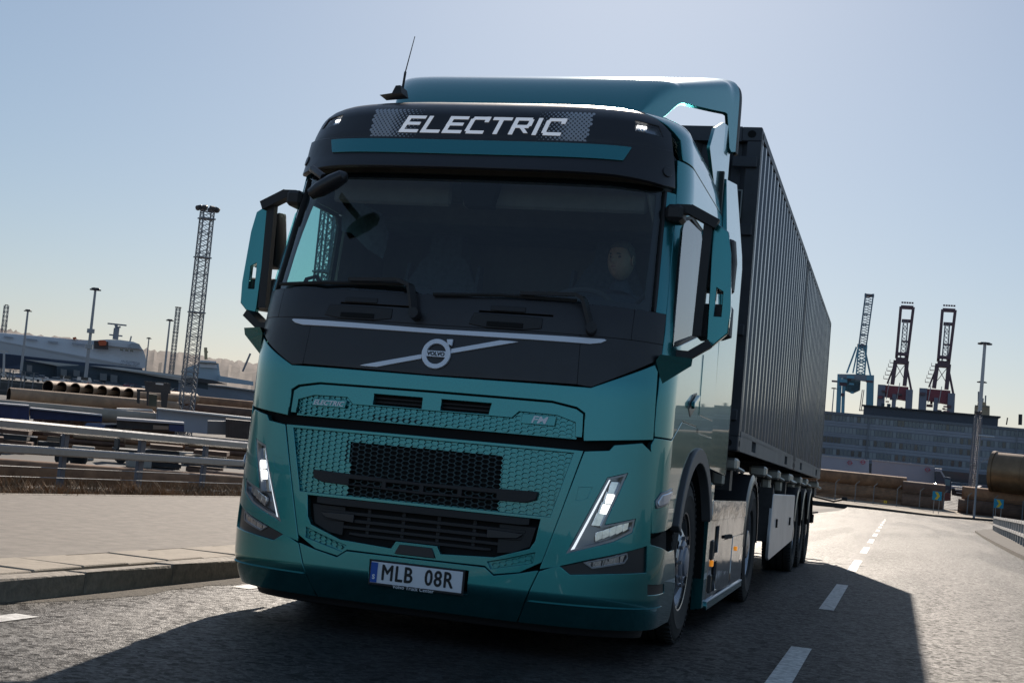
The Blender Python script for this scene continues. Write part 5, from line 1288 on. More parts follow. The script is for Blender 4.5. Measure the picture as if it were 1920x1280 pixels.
# rusty pipes lying behind the railing
pA = [(-35.377,39.549,-2.67),(-35.34,39.58,-3.116)]
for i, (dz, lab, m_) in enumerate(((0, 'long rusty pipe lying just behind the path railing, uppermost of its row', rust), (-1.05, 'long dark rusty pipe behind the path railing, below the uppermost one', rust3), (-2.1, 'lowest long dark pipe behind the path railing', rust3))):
    q = Vector([(-35.947,39.081,-2.786)][0]); pipe(lab, 'pipe', (q.x, q.y, q.z-.3+dz), 30.5, .54, math.radians(-4), m_)
q = [(-28.347,49.076,-2.211)][0]; pipe('rusty pipe behind the railing half hidden by the truck', 'pipe', (q[0], q[1], q[2]-.9), 26, .5, math.radians(-3), rust3)
q = [(-78.018,95.078,-1.961)][0]; pipe('long grey-tan pipe above the blue flat container in the yard', 'pipe', (q[0], q[1], q[2]-.40), 66, .62, math.radians(-2), mat('greytan_pipe', (.36, .29, .22), .45, noise=.2, nscale=.6))
q = [(-79.571,103.955,-1.263)][0]; pipe('shorter tan pipe left of the stacked pipe ends', 'pipe', (q[0], q[1], q[2]-.2), 17, .72, math.radians(16), rust2)
# stack of pipe ends
ends = [(-83.657,115.798,-0.442),(-82.487,116.61,-0.442),(-81.375,117.366,-0.462),(-80.23,118.13,-0.521),(-79.131,118.849,-0.395),(-78.001,119.575,-0.481),(-76.817,120.319,-0.54)]
names = ['leftmost', 'second from left', 'third from left', 'fourth from left', 'fifth from left', 'sixth from left', 'rightmost']
pp = [Vector(p) for p in ends]; stp_ = (pp[-1]-pp[0])/6
for k in range(7):
    p = pp[0]+stp_*k; p.z = pp[0].z+(-.05)
    o = thing('steel_pipe', 'black-mouthed steel pipe of the stack in the yard, top row, %s' % names[k], 'pipe', group='pipes stacked end-on in the yard', mw=frame_at(p, math.radians(58)))
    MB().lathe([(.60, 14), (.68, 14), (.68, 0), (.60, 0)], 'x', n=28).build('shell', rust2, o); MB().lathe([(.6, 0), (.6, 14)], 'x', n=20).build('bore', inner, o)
low = MB()
for r_ in range(1, 4):
    for k in range(8-r_%2):
        p = pp[0]+stp_*(k-.5*(r_%2)+.5*(0)); z = pp[0].z-1.2*r_; M_ = frame_at((p.x, p.y, z), math.radians(58))
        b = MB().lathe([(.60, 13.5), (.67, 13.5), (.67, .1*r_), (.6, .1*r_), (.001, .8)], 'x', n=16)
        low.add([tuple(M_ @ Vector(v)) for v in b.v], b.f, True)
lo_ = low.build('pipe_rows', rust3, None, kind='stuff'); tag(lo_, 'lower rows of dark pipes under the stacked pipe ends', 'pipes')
# fenced bay and cars far left
fe = thing('mesh_fence', 'grey upright-bar fence in front of the parking lot at the left edge', 'fence')
fa = [(-104.742,131.305,-0.745),(-102.491,133.02,-0.712),(-101.39,133.838,-0.701),(-100.272,134.655,-0.75),(-99.041,135.539,-0.849)]
for a, b in zip(fa, fa[1:]):
    a, b = Vector(a), Vector(b); a.z = b.z = (a.z+b.z)/2
    for k in range(int((b-a).length/1.0)+1):
        p = a.lerp(b, min(1, k*1.0/(b-a).length)); MB().bar((p.x, p.y, YL), (p.x, p.y, p.z+1.6), .10).build('post', pm, fe)
    for h in (.0, .8, 1.55, -1, -2, -3): MB().bar((a.x, a.y, a.z+h), (b.x, b.y, b.z+h), .05).build('bar', pm, fe)
gp = [(-69.738,88.834,2.529),(-69.223,89.22,2.563),(-69.178,89.253,2.435),(-69.389,89.096,2.352),(-69.274,89.181,0.636),(-69.423,89.07,0.618),(-69.538,88.984,2.332),(-69.722,88.846,2.341)]
t_ = thing('gantry_post', 'white gantry post with a flat arm at the left edge of the photograph', 'gantry', mw=None); slab(gp, .6).build('frame', mat('gantry_white', (.45, .46, .47), .6), t_)
# parked cars in the lot: 3 rows, small
car_cols = [(.55, .56, .58), (.04, .05, .07), (.30, .31, .33), (.28, .03, .03), (.7, .7, .7), (.03, .06, .14), (.12, .12, .13)]
names_c = ['white', 'black', 'silver', 'red', 'bright white', 'dark blue', 'grey']
carglass = mat('car_glass', (.03, .04, .05), .08, spec=.8)
def car_meshes(k):
    body = MB(); prof = [(-2.2, .35), (-2.25, .75), (-1.9, .92), (-1.1, 1.0), (1.35, 1.02), (2.15, .95), (2.25, .6), (2.2, .35)]
    body.prism(prof, -.86, .86, 'y')
    roof = MB(); r1 = [(-1.1, 1.0), (-.45, 1.42), (.95, 1.44), (1.55, 1.02)]
    gl_ = MB(); vs = [(x, s_*(.84 if z < 1.1 else .66), z) for s_ in (-1, 1) for x, z in r1]; gl_.add(vs, [(0,1,2,3), (7,6,5,4), (0,4,5,1), (2,6,7,3)])
    roof.box((.25, 0, 1.45), (1.42, 1.34, .04), bev=.015)
    wh = MB()
    for x in (-1.4, 1.35):
        for s_ in (-1, 1): wh.lathe([(.001, -.1), (.32, -.1), (.32, .1), (.001, .1)], 'y', c=(x, s_*.78, .32), n=12)
    m_ = mat('car_paint_%s' % names_c[k].replace(' ', '_'), car_cols[k], .25, .3, 1.0)
    return [('body', body.mesh('body', m_)), ('roof', roof.mesh('roof', m_)), ('windows', gl_.mesh('windows', carglass)), ('wheels', wh.mesh('wheels', rubber))]
cm_ = [car_meshes(k) for k in range(7)]
LOTZ = CZ-3.0
lot = [(-200.073,253.522,-1.132),(-194.187,257.992,-0.858),(-188.519,262.105,-1.247),(-183.2,265.801,-1.298),(-176.26,270.396,-0.989),(-169.611,274.568,-0.764),(-160.627,279.863,-0.55)]
L0, L1 = Vector(lot[0]), Vector(lot[-1]); L0.z = L1.z = LOTZ
dirv = (L1-L0).normalized(); perp = Vector((-dirv.y, dirv.x, 0))
lm = MB(); e0 = L0-dirv*60-perp*12; e1 = L1+dirv*40-perp*12; e2 = e1+perp*95; e3 = e0+perp*95
lm.add([tuple(e0), tuple(e1), tuple(e2), tuple(e3), (e0.x, e0.y, YL), (e1.x, e1.y, YL)], [(0, 1, 2, 3), (4, 5, 1, 0)]); lm.build('car_park', mat('car_park_asphalt', (.09, .085, .08), .9, noise=.2, nscale=.2), None, kind='structure')
rc = random.Random(5)
rowtxt = ['front row of the car park', 'second row of the car park', 'third row of the car park', 'back row of the car park', 'farthest row by the warehouse']
ORD = ['', 'first', 'second', 'third', 'fourth', 'fifth', 'sixth', 'seventh', 'eighth', 'ninth', 'tenth', 'eleventh', 'twelfth', 'thirteenth', 'fourteenth', 'fifteenth', 'sixteenth', 'seventeenth', 'eighteenth', 'nineteenth', 'twentieth'] + ['twenty-'+w for w in ('first', 'second', 'third', 'fourth', 'fifth', 'sixth', 'seventh', 'eighth', 'ninth')] + ['thirtieth']
for row in range(5):
    cnt_ = 0
    for k in range(30 if row < 4 else 22):
        if rc.random() < .12: continue
        ci = rc.choice((0, 0, 1, 2, 2, 3, 4, 5, 6)); p = L0+dirv*(k*4.6+rc.uniform(-.5, .5)-10)+perp*(row*16+rc.uniform(-.4, .4))
        cnt_ += 1; side = ORD[cnt_]
        t_ = thing('parked_car', '%s car, %s from the left in the %s' % (names_c[ci], side, rowtxt[row]), 'car', group='cars in the harbour car park', mw=Matrix.Translation(p) @ Matrix.Rotation(math.atan2(dirv.y, dirv.x)+rc.choice((0, 0, math.pi, math.pi/2)), 4, 'Z'))
        for nm, me in cm_[ci]: link(nm, me, None, t_)
for i, pts in enumerate(([(-139.046,199.079,0.567),(-138.304,199.586,0.538),(-138.334,199.566,-0.173),(-139.177,198.989,-0.038)], [(-137.189,200.341,0.553),(-135.316,201.591,0.609),(-135.07,201.752,-0.025),(-137.229,200.314,-0.042)])):
    t_ = thing('van', ['small white van parked before the dark warehouse wall', 'larger white van beside the small one before the warehouse'][i], 'van')
    z0 = min(p[2] for p in pts); slab(pts, 2.0).build('body', _m['car_paint_white'], t_)
    c = Vector(pts[0]).lerp(Vector(pts[2]), .35); MB().box(tuple(c-Vector((c.x-CAM.x, c.y-CAM.y, 0)).normalized()*.1), (2.2, .1, .5)).build('windows', carglass, t_)
# warehouse
wall = mat('warehouse_wall', (.045, .065, .085), .7, noise=.15, nscale=.1); roofm = mat('warehouse_roof', (.48, .46, .43), .5, .2, noise=.1, nscale=.05)
wdoor = mat('warehouse_door', (.16, .17, .18), .6)
whs = thing('warehouse', 'long dark blue-grey warehouse with pale pitched roofs and roller doors behind the car park', 'building')
slab([(-256.895,348.419,3.299),(-248.438,354.438,2.79),(-247.943,354.78,-2.822),(-256.347,348.818,-2.999)], 30).build('wall', wall, whs)
slab([(-240.032,342.013,2.64),(-234.914,345.513,3.468),(-232.036,347.434,3.416),(-219.183,355.608,2.836),(-207.86,362.29,2.091),(-207.46,362.518,-2.291),(-239.373,342.47,-3.078)], 30).build('wall', wall, whs)
slab([(-255.235,347.154,3.842),(-250.58,350.494,3.815),(-242.121,356.333,3.667),(-242.419,356.132,3.34),(-247.294,352.797,2.742)], 26).build('roof', roofm, whs)
slab([(-231.217,345.578,3.733),(-224.53,349.918,4.096),(-213.854,356.486,3.733),(-204.215,362.052,3.368),(-203.789,362.29,2.516),(-206.841,360.569,1.764),(-217.799,354.11,2.747)], 30).build('roof', roofm, whs)
for pts in ([(-246.258,336.37,2.189),(-245.042,337.248,2.143),(-244.938,337.323,0.251),(-246.158,336.443,0.339)], [(-238.468,341.88,1.96),(-236.989,342.896,1.861),(-236.89,342.964,0.033),(-238.304,341.993,0.103)], [(-235.432,343.956,2.05),(-233.901,344.989,1.914),(-233.806,345.053,0.122),(-235.334,344.023,0.22)], [(-229.09,348.172,1.807),(-227.402,349.267,1.766),(-227.28,349.345,-0.316),(-228.965,348.253,-0.311)], [(-226.486,349.856,1.713),(-224.776,350.947,1.591),(-224.661,351.02,-0.415),(-226.361,349.936,-0.411)]):
    slab(pts, -.6).build('roller_door', wdoor, whs)
w2 = thing('storage_hall', 'low pale blue-grey hall with a flat roof right of the warehouse', 'building')
slab([(-147.43,252.85,1.399),(-138.5,257.8,1.233),(-129.512,262.391,0.805),(-129.297,262.496,-1.515),(-147.296,252.928,-1.417)], 40).build('wall', mat('hall_wall', (.22, .25, .30), .7, noise=.08, nscale=.2), w2)
slab([(-146.994,251.947,1.565),(-138.049,256.907,1.434),(-129.09,261.484,1.009),(-129.069,261.494,0.778),(-138.025,256.92,1.176),(-146.974,251.959,1.337)], 42).build('roof', roofm, w2)
t_ = thing('shed', 'dark low shed roof standing before the pale hall', 'building'); slab([(-136.949,235.807,2.256),(-134.343,237.284,2.551),(-131.548,238.828,2.377),(-129.158,240.115,1.828),(-132.405,238.359,1.576),(-136.92,235.823,1.935)], 12).build('roof', mat('shed_roof', (.04, .04, .045), .6), t_); slab([(-137.305,236.756,1.95),(-132.886,239.236,1.578),(-132.778,239.295,0.393),(-137.192,236.82,0.717)], 10).build('wall', wall, t_)
# car carrier ship
ship = thing('car_carrier', 'huge white car carrier ship with navy hull band and rounded bow', 'ship')
swh = mat('ship_white', (.62, .64, .68), .5, noise=.06, nscale=.03); nav = mat('ship_navy', (.03, .045, .085), .5)
hull = [(-513.683,550.836,17.334),(-485.794,575.4,17.5),(-455.48,599.523,18.4),(-437.741,612.517,18.817),(-424.915,621.432,18.856),(-416.978,626.757,19.376),(-409.482,631.654,19.753),(-401.894,636.485,20.345),(-397.06,639.497,19.491),(-394.729,640.931,16.863),(-393.395,641.747,13.379),(-392.745,642.143,10.177),(-393.271,641.823,7.346),(-394.418,641.122,6.774),(-410.097,631.257,7.081),(-432.838,615.971,7.016),(-450.841,602.998,7.632),(-484.957,576.101,7.443),(-512.88,551.578,7.305)]
slab(hull, 32).build('hull_side', swh, ship)
band = [(-512.202,550.843,7.297),(-484.316,575.334,7.435),(-450.245,602.195,7.624),(-432.265,615.152,7.008),(-409.554,630.417,7.074),(-393.909,640.261,6.911),(-392.774,640.955,4.281),(-393.829,640.31,2.704),(-426.097,619.416,0.332),(-453.278,599.929,-0.176),(-511.533,551.459,-1.049)]
slab(band, 31).build('hull_band', nav, ship)
slab([(-415.322,624.255,19.305),(-409.672,627.958,20.531),(-403.894,631.671,21.048),(-397.98,635.395,20.777),(-395.221,637.106,19.814),(-393.476,638.181,16.98),(-400.021,634.118,17.191),(-409.386,628.144,17.323),(-415.145,624.372,17.314)], 20).build('forward_deck', swh, ship)
slab([(-398.64,632.624,18.849),(-397.733,633.192,19.901),(-394.184,635.397,19.909),(-393.769,635.652,17.282),(-396.6,633.898,17.151),(-398.395,632.777,17.435)], 14).build('bridge', mat('bridge_grey', (.35, .38, .42), .4), ship)
for a in (0, 1, 2): slab([Vector(p)+Vector((0, 0, 0)) for p in (([(-401.856,629.412,16.198),(-400.392,630.34,16.163),(-400.302,630.396,15.166),(-401.766,629.469,15.201)]), ([(-399.632,630.819,16.185),(-398.162,631.743,16.15),(-398.072,631.799,15.152),(-399.543,630.875,15.187)]), ([(-397.464,632.18,16.236),(-395.988,633.101,16.201),(-395.898,633.157,15.202),(-397.375,632.236,15.238)]))[a]], -1).build('window', carglass, ship)
slab([(-411.102,622.247,19.038),(-410.303,622.771,19.713),(-408.02,624.262,19.861),(-407.368,624.685,19.011),(-407.494,624.603,17.202),(-410.321,622.759,16.702)], 6).build('lifeboat', mat('lifeboat_orange', (.55, .10, .03), .5), ship)
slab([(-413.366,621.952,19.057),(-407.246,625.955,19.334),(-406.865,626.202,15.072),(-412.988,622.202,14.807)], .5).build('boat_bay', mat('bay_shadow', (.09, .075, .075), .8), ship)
slab([(-424.157,618.319,19.74),(-422.79,619.249,20.205),(-422.424,619.498,19.25),(-423.896,618.497,18.7)], 5).build('deck_crane', mat('lifeboat_orange', (.55, .10, .03), .5), ship)
ms = MB(); q = [(-410.252,637.103,21.215),(-410.218,637.125,27.429),(-410.833,636.731,29.688),(-408.53,638.203,28.379),(-409.343,637.685,24.253),(-403.372,641.46,23.915),(-403.702,641.253,20.943)]
for a, b, w in ((0, 1, 3.), (1, 2, 1.6), (1, 3, 1.), (5, 6, .8)): ms.bar(q[a], q[b], w)
c = Vector(q[1]); rv = arm_dir(c)
for dz, l in ((2, 10), (-4, 7), (-9, 9)): ms.bar(c+Vector((0, 0, dz))-rv*l/2, c+Vector((0, 0, dz))+rv*l/2, .8)
ms.build('mast', mat('mast_grey', (.2, .22, .25), .5), ship)
for px_ in ([(-452.568,599.211,16.897),(-448.838,601.993,16.698),(-448.79,602.029,16.139),(-452.52,599.248,16.339)], [(-443.755,605.727,16.817),(-439.138,609.063,16.723),(-439.076,609.107,16.019),(-443.7,605.767,16.185)], [(-434.749,612.185,16.662),(-430.604,615.091,16.705),(-430.517,615.151,15.716),(-434.669,612.242,15.746)], [(-424.761,619.118,17.035),(-419.1,622.942,17.045),(-419.012,623.002,16.05),(-424.685,619.169,16.185)]): slab(px_, -1).build('vent_panel', mat('vent_grey', (.38, .40, .45), .6), ship)
def board_text(name, txt, a, b, h, m, parent, out=.3, ex=.02):
    """flat lettering running from a to b (world), standing upright"""
    a, b = Vector(a), Vector(b); d = (b-a); L = d.length; d.normalize(); n = Vector((d.y, -d.x, 0)).normalized()
    vs, fs = text_verts(txt, size=h, align='LEFT', extrude=ex); w = max(v[0] for v in vs)-min(v[0] for v in vs); k = L/w
    MB().add([tuple(a+d*v[0]*k+Vector((0, 0, v[1]))+n*(out+v[2])) for v in vs], fs).build(name, m, parent)
q = [(-402.514,632.547,8.931),(-394.226,637.72,8.765)]; board_text('ship_name', 'CITY OF ROTTERDAM', q[0], q[1], 3.4, mat('ship_ink', (.12, .14, .2), .6), ship)
# ferry / tug
fer = thing('ferry', 'pale blue and white small ship moored behind the storage hall', 'ship')
slab([(-445.074,773.821,10.753),(-436.636,778.597,15.209),(-426.258,784.307,15.968),(-424.841,785.073,8.703),(-422.209,786.488,4.629),(-444.369,774.224,3.018)], 14).build('hull', mat('ferry_blue', (.32, .42, .50), .5), fer)
slab([(-435.817,776.763,16.899),(-426.922,781.671,17.231),(-425.77,782.297,12.831),(-435.409,776.991,12.425)], 12).build('superstructure', swh, fer)
slab([(-435.104,774.87,15.705),(-424.968,780.456,16.093),(-424.89,780.499,15.232),(-435.01,774.923,14.676)], 1).build('bridge_windows', carglass, fer)
q = [(-433.041,779.452,17.731),(-433.971,778.937,25.466),(-434.655,778.556,23.206),(-432.37,779.823,22.603)]; MB().bar(q[0], q[1], 2.).bar(q[2], q[3], 1.).build('mast', mat('mast_buff', (.4, .33, .2), .5), fer)
slab([(-423.168,780.294,8.148),(-403.359,790.685,6.429),(-403.12,790.806,3.838),(-422.813,780.486,4.281)], 20).build('quay_hull', mat('ferry_blue', (.32, .42, .50), .5), fer)
q = [(-389.251,747.341,11.684),(-386.121,748.958,23.227)]; t_ = thing('ship_crane', 'thin slanting grey crane jib beyond the pale hall', 'crane'); MB().bar(q[0], q[1], 1.2).build('jib', mat('mast_grey', (.2, .22, .25), .5), t_)
# floodlight masts
def plain_mast(label, top, base, D_, w, crown, m=None, rings=0):
    a, b = Vector(top), Vector(base); p = Vector((b.x, b.y, YL)); t_ = thing('floodlight_mast', label, 'light mast', loc=p)
    H = a.z-YL; m = m or mat('mast_galv', (.34, .35, .37), .5, .4)
    MB().tube([(0, 0, 0), (0, 0, H)], [w*.75, w*.45], n=10).build('pole', m, t_)
    rv = arm_dir(b); c_ = MB()
    for k in range(8):
        an_ = 2*math.pi*k/8; c_.box((crown*.8*math.cos(an_), crown*.8*math.sin(an_), H-.3), (crown*.42, crown*.42, crown*.22), Matrix.Rotation(an_, 3, 'Z'))
    c_.tube([(crown*.7*math.cos(2*math.pi*k/12), crown*.7*math.sin(2*math.pi*k/12), H) for k in range(13)], crown*.05+.05, n=5)
    c_.box((0, 0, H+.1), (crown*1.2, .2, .2)).box((0, 0, H+.1), (.2, crown*1.2, .2)); c_.build('lamp_ring', mat('lamp_dark', (.06, .06, .065), .5), t_)
    for z in range(rings): MB().lathe([(w*.7, -.5), (w*1.4, -.5), (w*1.4, .5), (w*.7, .5)], 'z', c=(0, 0, H*(.62-.14*z)), n=10).build('collar', m, t_)
    return t_
q = [(-180.052,267.917,21.237),(-180.334,267.729,2.537)]; plain_mast('slim grey floodlight mast in front of the white ship, tallest of the plain masts', q[0], q[1], 330, .62, 1.25, rings=2)
q = [(-245.062,332.295,18.149),(-245.056,332.299,2.625)]; plain_mast('grey floodlight mast standing left in front of the white ship', q[0], q[1], 420, .62, 1.1)
q = [(-241.662,406.265,22.445),(-241.776,406.197,7.531)]; plain_mast('floodlight mast with flat crown nearest left of the big lattice mast', q[0], q[1], 480, .62, 1.3)
q = [(-309.805,505.318,19.04),(-309.588,505.45,13.478)]; plain_mast('short far floodlight mast right of the ship bow', q[0], q[1], 600, .55, 1.1)
lat_m = mat('lattice_grey', (.20, .21, .23), .5, .5)
def lattice(mb, a, b, wa, wb, n, side, back, t=.12, xb=True):
    """square lattice column from a (bottom) to b (top); side/back are the horizontal axes"""
    a, b = Vector(a), Vector(b)
    P = lambda f, i, j: a.lerp(b, f)+side*((i-.5)*(wa+(wb-wa)*f))+back*((j-.5)*(wa+(wb-wa)*f))
    cs = ((0, 0), (1, 0), (1, 1), (0, 1))
    for i, j in cs: mb.bar(P(0, i, j), P(1, i, j), t*1.3)
    for k in range(n):
        f0, f1 = k/n, (k+1)/n
        for q in range(4):
            c0, c1 = cs[q], cs[(q+1) % 4]
            mb.bar(P(f0, *c0), P(f1, *c1), t*.6)
            if xb: mb.bar(P(f0, *c1), P(f1, *c0), t*.6)
            if k % 4 == 0: mb.bar(P(f0, *c0), P(f0, *c1), t*.6)
    return mb
def lattice_mast(label, top, base, w, n, crown, t=.14, m=None, plat=(.36, .70)):
    a, b = Vector(top), Vector(base); p = Vector((b.x, b.y, YL)); t_ = thing('lattice_mast', label, 'light mast', loc=p); H = a.z-YL
    s = arm_dir(b); s = (s+Vector((-s.y, s.x, 0))*.32).normalized(); bk = Vector((-s.y, s.x, 0))
    lattice(MB(), (0, 0, 0), (0, 0, H), w, w*.86, n, s, bk, t).build('lattice', m or lat_m, t_)
    for f in plat: MB().box((0, 0, H*f), (w*1.15, w*1.15, t*1.6), Matrix.Rotation(math.atan2(s.y, s.x), 3, 'Z')).build('platform', m or lat_m, t_)
    for k in range(8):
        an_ = 2*math.pi*k/8+.2; MB().box((crown*math.cos(an_), crown*math.sin(an_), H+.35), (crown*.5, crown*.55, .45), Matrix.Rotation(an_, 3, 'Z') @ Matrix.Rotation(.35, 3, 'Y'), bev=.08).build('floodlight', mat('lamp_dark', (.06, .06, .065), .5), t_)
    MB().tube([(crown*.7*math.cos(2*math.pi*k/12), crown*.7*math.sin(2*math.pi*k/12), H+.1) for k in range(13)], .07, n=5).build('lamp_ring', m or lat_m, t_)
    return t_
q = [(-71.341,123.568,19.984),(-71.545,123.452,0.023)]; lattice_mast('tall lattice floodlight mast left of the truck mirror', q[0], q[1], 1.35, 44, 1.05, t=.085, plat=(.30, .56, .80, .97))
q = [(-35.129,76.947,15.994),(-34.978,77.015,8.983)]; lattice_mast('lattice mast seen through the cab side window, nearer the mirror', q[0], q[1], 1.7, 26, .9, t=.09, plat=(.70,))
q = [(-32.689,69.27,14.874),(-32.465,69.372,8.225)]; lattice_mast('second lattice mast seen through the cab side window, to its left', q[0], q[1], .95, 30, .5, t=.07, plat=(.70,))
q = [(-350.892,597.25,38.445),(-350.787,597.311,15.468)]; lattice_mast('far slender lattice mast with small crown beside the flat-crowned mast', q[0], q[1], 2.1, 26, 1.3, t=.2, plat=(.72,))
q = [(-538.507,712.257,38.85),(-538.246,712.453,21.272)]; lattice_mast('far lattice mast at the left edge above the ship', q[0], q[1], 2.6, 16, .9, t=.25, plat=(.70,))
# yard vehicles and boxes
def box_vehicle(name, label, cat, pts, depth, m, parts=(), group=None):
    t_ = thing(name, label, cat, group=group); slab(pts, depth).build('body', m, t_)
    for nm, pp_, d, mm in parts: slab(pp_, d).build(nm, mm, t_)
    return t_
dkred = mat('dark_red', (.13, .018, .022), .5, noise=.2, nscale=.8); dkm = mat('dark_machine', (.03, .03, .032), .6, noise=.3, nscale=1)
whp = mat('trailer_white', (.36, .39, .45), .5, noise=.06, nscale=.4); nvy = mat('navy_container', (.02, .04, .13), .55, noise=.25, nscale=.8)
def corrugate(pts, depth, m, parent, n, dark):
    """vertical ribs across a rectangular outline tl,tr,br,bl"""
    tl, tr, br_, bl = [Vector(p) for p in pts]; v = Vector((tl.x-CAM.x, tl.y-CAM.y, 0)).normalized(); mb = MB()
    for k in range(n):
        f = (k+.5)/n; mb.bar(tl.lerp(tr, f)-v*.05, bl.lerp(br_, f)-v*.05, (tr-tl).length/n*.5, .10)
    mb.build('ribs', dark, parent, kind='stuff')
P_ = [(-73.924,93.19,-2.073),(-71.013,95.343,-2.041),(-70.908,95.418,-3.246),(-73.819,93.271,-3.3)]; t_ = box_vehicle('container', 'blue container end-on at the left edge behind the top rail', 'container', P_, 2.4, nvy); corrugate(P_, 2.4, nvy, t_, 26, nvy)
slab([(-73.686,92.869,-2.011),(-70.784,95.015,-1.978),(-70.775,95.021,-2.082),(-73.677,92.875,-2.114)], 2.6).build('top_rail', mat('pale_edge', (.4, .4, .42), .5), t_)
P_ = [(-71.513,96.215,-2.236),(-66.411,99.685,-2.357),(-66.375,99.708,-2.913),(-71.43,96.274,-3.186)]; t_ = box_vehicle('flat_container', 'long low dark blue flat container with pale top edge beside the blue one', 'container', P_, 2.4, nvy); corrugate(P_, 2.4, nvy, t_, 30, nvy)
slab([(-71.225,95.806,-2.187),(-66.146,99.261,-2.272),(-66.136,99.267,-2.379),(-71.216,95.813,-2.292)], 2.6).build('top_rail', mat('pale_edge', (.4, .4, .42), .5), t_)
P_ = [(-62.967,102.995,-1.288),(-55.331,107.189,-1.454),(-55.194,107.258,-2.933),(-58.805,105.365,-3.225),(-60.622,104.355,-3.207),(-62.852,103.063,-2.977)]; t_ = box_vehicle('semi_trailer', 'long white box trailer in the yard behind the railing', 'trailer', P_, 2.5, whp)
slab([(-62.46,102.133,-1.223),(-54.888,106.293,-1.341),(-54.874,106.3,-1.488),(-62.449,102.139,-1.34)], 2.6).build('roof_edge', mat('pale_edge2', (.6, .58, .55), .4), t_); slab([(-62.712,102.681,-1.412),(-62.658,102.713,-1.415),(-62.519,102.795,-2.95),(-62.572,102.764,-2.955)], -.1).build('corner_trim', wdoor, t_)
P_ = [(-54.602,97.406,-1.782),(-53.27,98.122,-1.687),(-53.179,98.17,-2.844),(-54.535,97.442,-2.913)]; t_ = box_vehicle('container', 'plain grey container box before the white trailer', 'container', P_, 2.4, mat('grey_box', (.14, .145, .15), .6))
P_ = [(-52.822,97.228,-1.45),(-50.872,98.238,-1.462),(-50.727,98.311,-3.038),(-52.692,97.297,-3.021)]; t_ = box_vehicle('container', 'brown-black corrugated container touching the truck outline', 'container', P_, 2.4, mat('brown_box', (.06, .05, .045), .6, noise=.3, nscale=1)); corrugate(P_, 2.4, None, t_, 9, _m['brown_box'])
P_ = [(-62.126,95.302,-2.437),(-57.272,98.208,-2.292),(-57.21,98.243,-2.966),(-62.065,95.34,-3.121)]; t_ = box_vehicle('container', 'dark open shelter container with a beige door and navy end', 'container', P_, 2.6, dkm, [('roof', [(-61.93,94.953,-2.238),(-57.086,97.854,-2.159),(-57.071,97.862,-2.314),(-61.911,94.964,-2.442)], 2.8, mat('pale_edge', (.4, .4, .42), .5)), ('door', [(-59.203,96.391,-2.593),(-58.084,97.05,-2.563),(-58.07,97.057,-2.873),(-59.186,96.401,-2.936)], -.1, mat('beige_door', (.22, .17, .13), .7)), ('end_panel', [(-58.059,97.064,-2.439),(-56.987,97.68,-2.388),(-56.938,97.708,-2.93),(-58.011,97.092,-2.971)], -.1, nvy)])
rs = thing('reach_stacker', 'dark red reach stacker with black mast frame in the pipe yard', 'forklift')
slab([(-70.224,107.929,-1.86),(-67.355,109.693,-1.724),(-67.136,109.823,-1.896),(-67.083,109.855,-2.477),(-70.15,107.975,-2.686)], 3.5).build('body', dkred, rs)
slab([(-70.016,107.587,-1.783),(-67.158,109.344,-1.619),(-67.146,109.352,-1.754),(-70.007,107.593,-1.889)], 3.5).build('deck', mat('pale_edge2', (.6, .58, .55), .4), rs)
slab([(-68.298,109.124,1.101),(-66.14,110.41,1.102),(-66.097,110.436,0.175),(-66.476,110.214,0.28),(-67.369,109.684,0.229),(-68.139,109.22,0.24)], 3).build('head_frame', dkm, rs)
slab([(-66.846,108.832,1.015),(-66.199,109.216,1.03),(-66.226,109.201,0.871),(-66.833,108.84,0.87)], .2).build('frame_window', mat('pale_edge2', (.6, .58, .55), .4), rs)
for q in ([(-68.776,108.831,0.168),(-68.538,108.977,0.195),(-68.456,109.027,-1.161),(-68.703,108.876,-1.09)], [(-66.885,109.972,0.283),(-66.228,110.359,0.258),(-66.249,110.347,-1.312),(-66.704,110.079,-1.263)], [(-68.011,109.298,0.157),(-67.835,109.404,0.177),(-67.736,109.464,-1.277),(-67.9,109.365,-1.246)], [(-68.823,108.802,0.241),(-66.07,110.452,0.325),(-66.064,110.455,0.08),(-68.803,108.815,0.019)]): slab(q, .8).build('mast', dkm, rs)
slab([(-68.325,110.276,-0.124),(-67.644,110.684,-0.146),(-67.579,110.723,-1.321),(-68.235,110.33,-1.294)], 2.).build('cabin', mat('cabin_green', (.06, .10, .09), .15, coat=.5), rs)
q = [(-69.273,107.582,-2.421),(-68.4,108.123,-2.444)]; board_text('body_text', 'SYS. NO', q[0], q[1], .9, mat('faded_white', (.35, .3, .3), .6), rs, out=.1)
for i, q in enumerate(([(-86.117,143.907,-0.18)][0], [(-82.131,143.887,-0.398)][0], [(-78.33,136.847,-1.348)][0])):
    pipe(['dark brown pipe lying before the pale hall, uppermost', 'dark brown pipe before the pale hall with a tan highlight', 'lower long brown pipe right of the reach stacker'][i], 'pipe', (q[0], q[1], q[2]-(.6 if i else 1.2)), (22, 27, 34)[i], (.85, .8, .9)[i], math.radians((-3, -2, -2)[i]), (rust3, rust, rust3)[i])
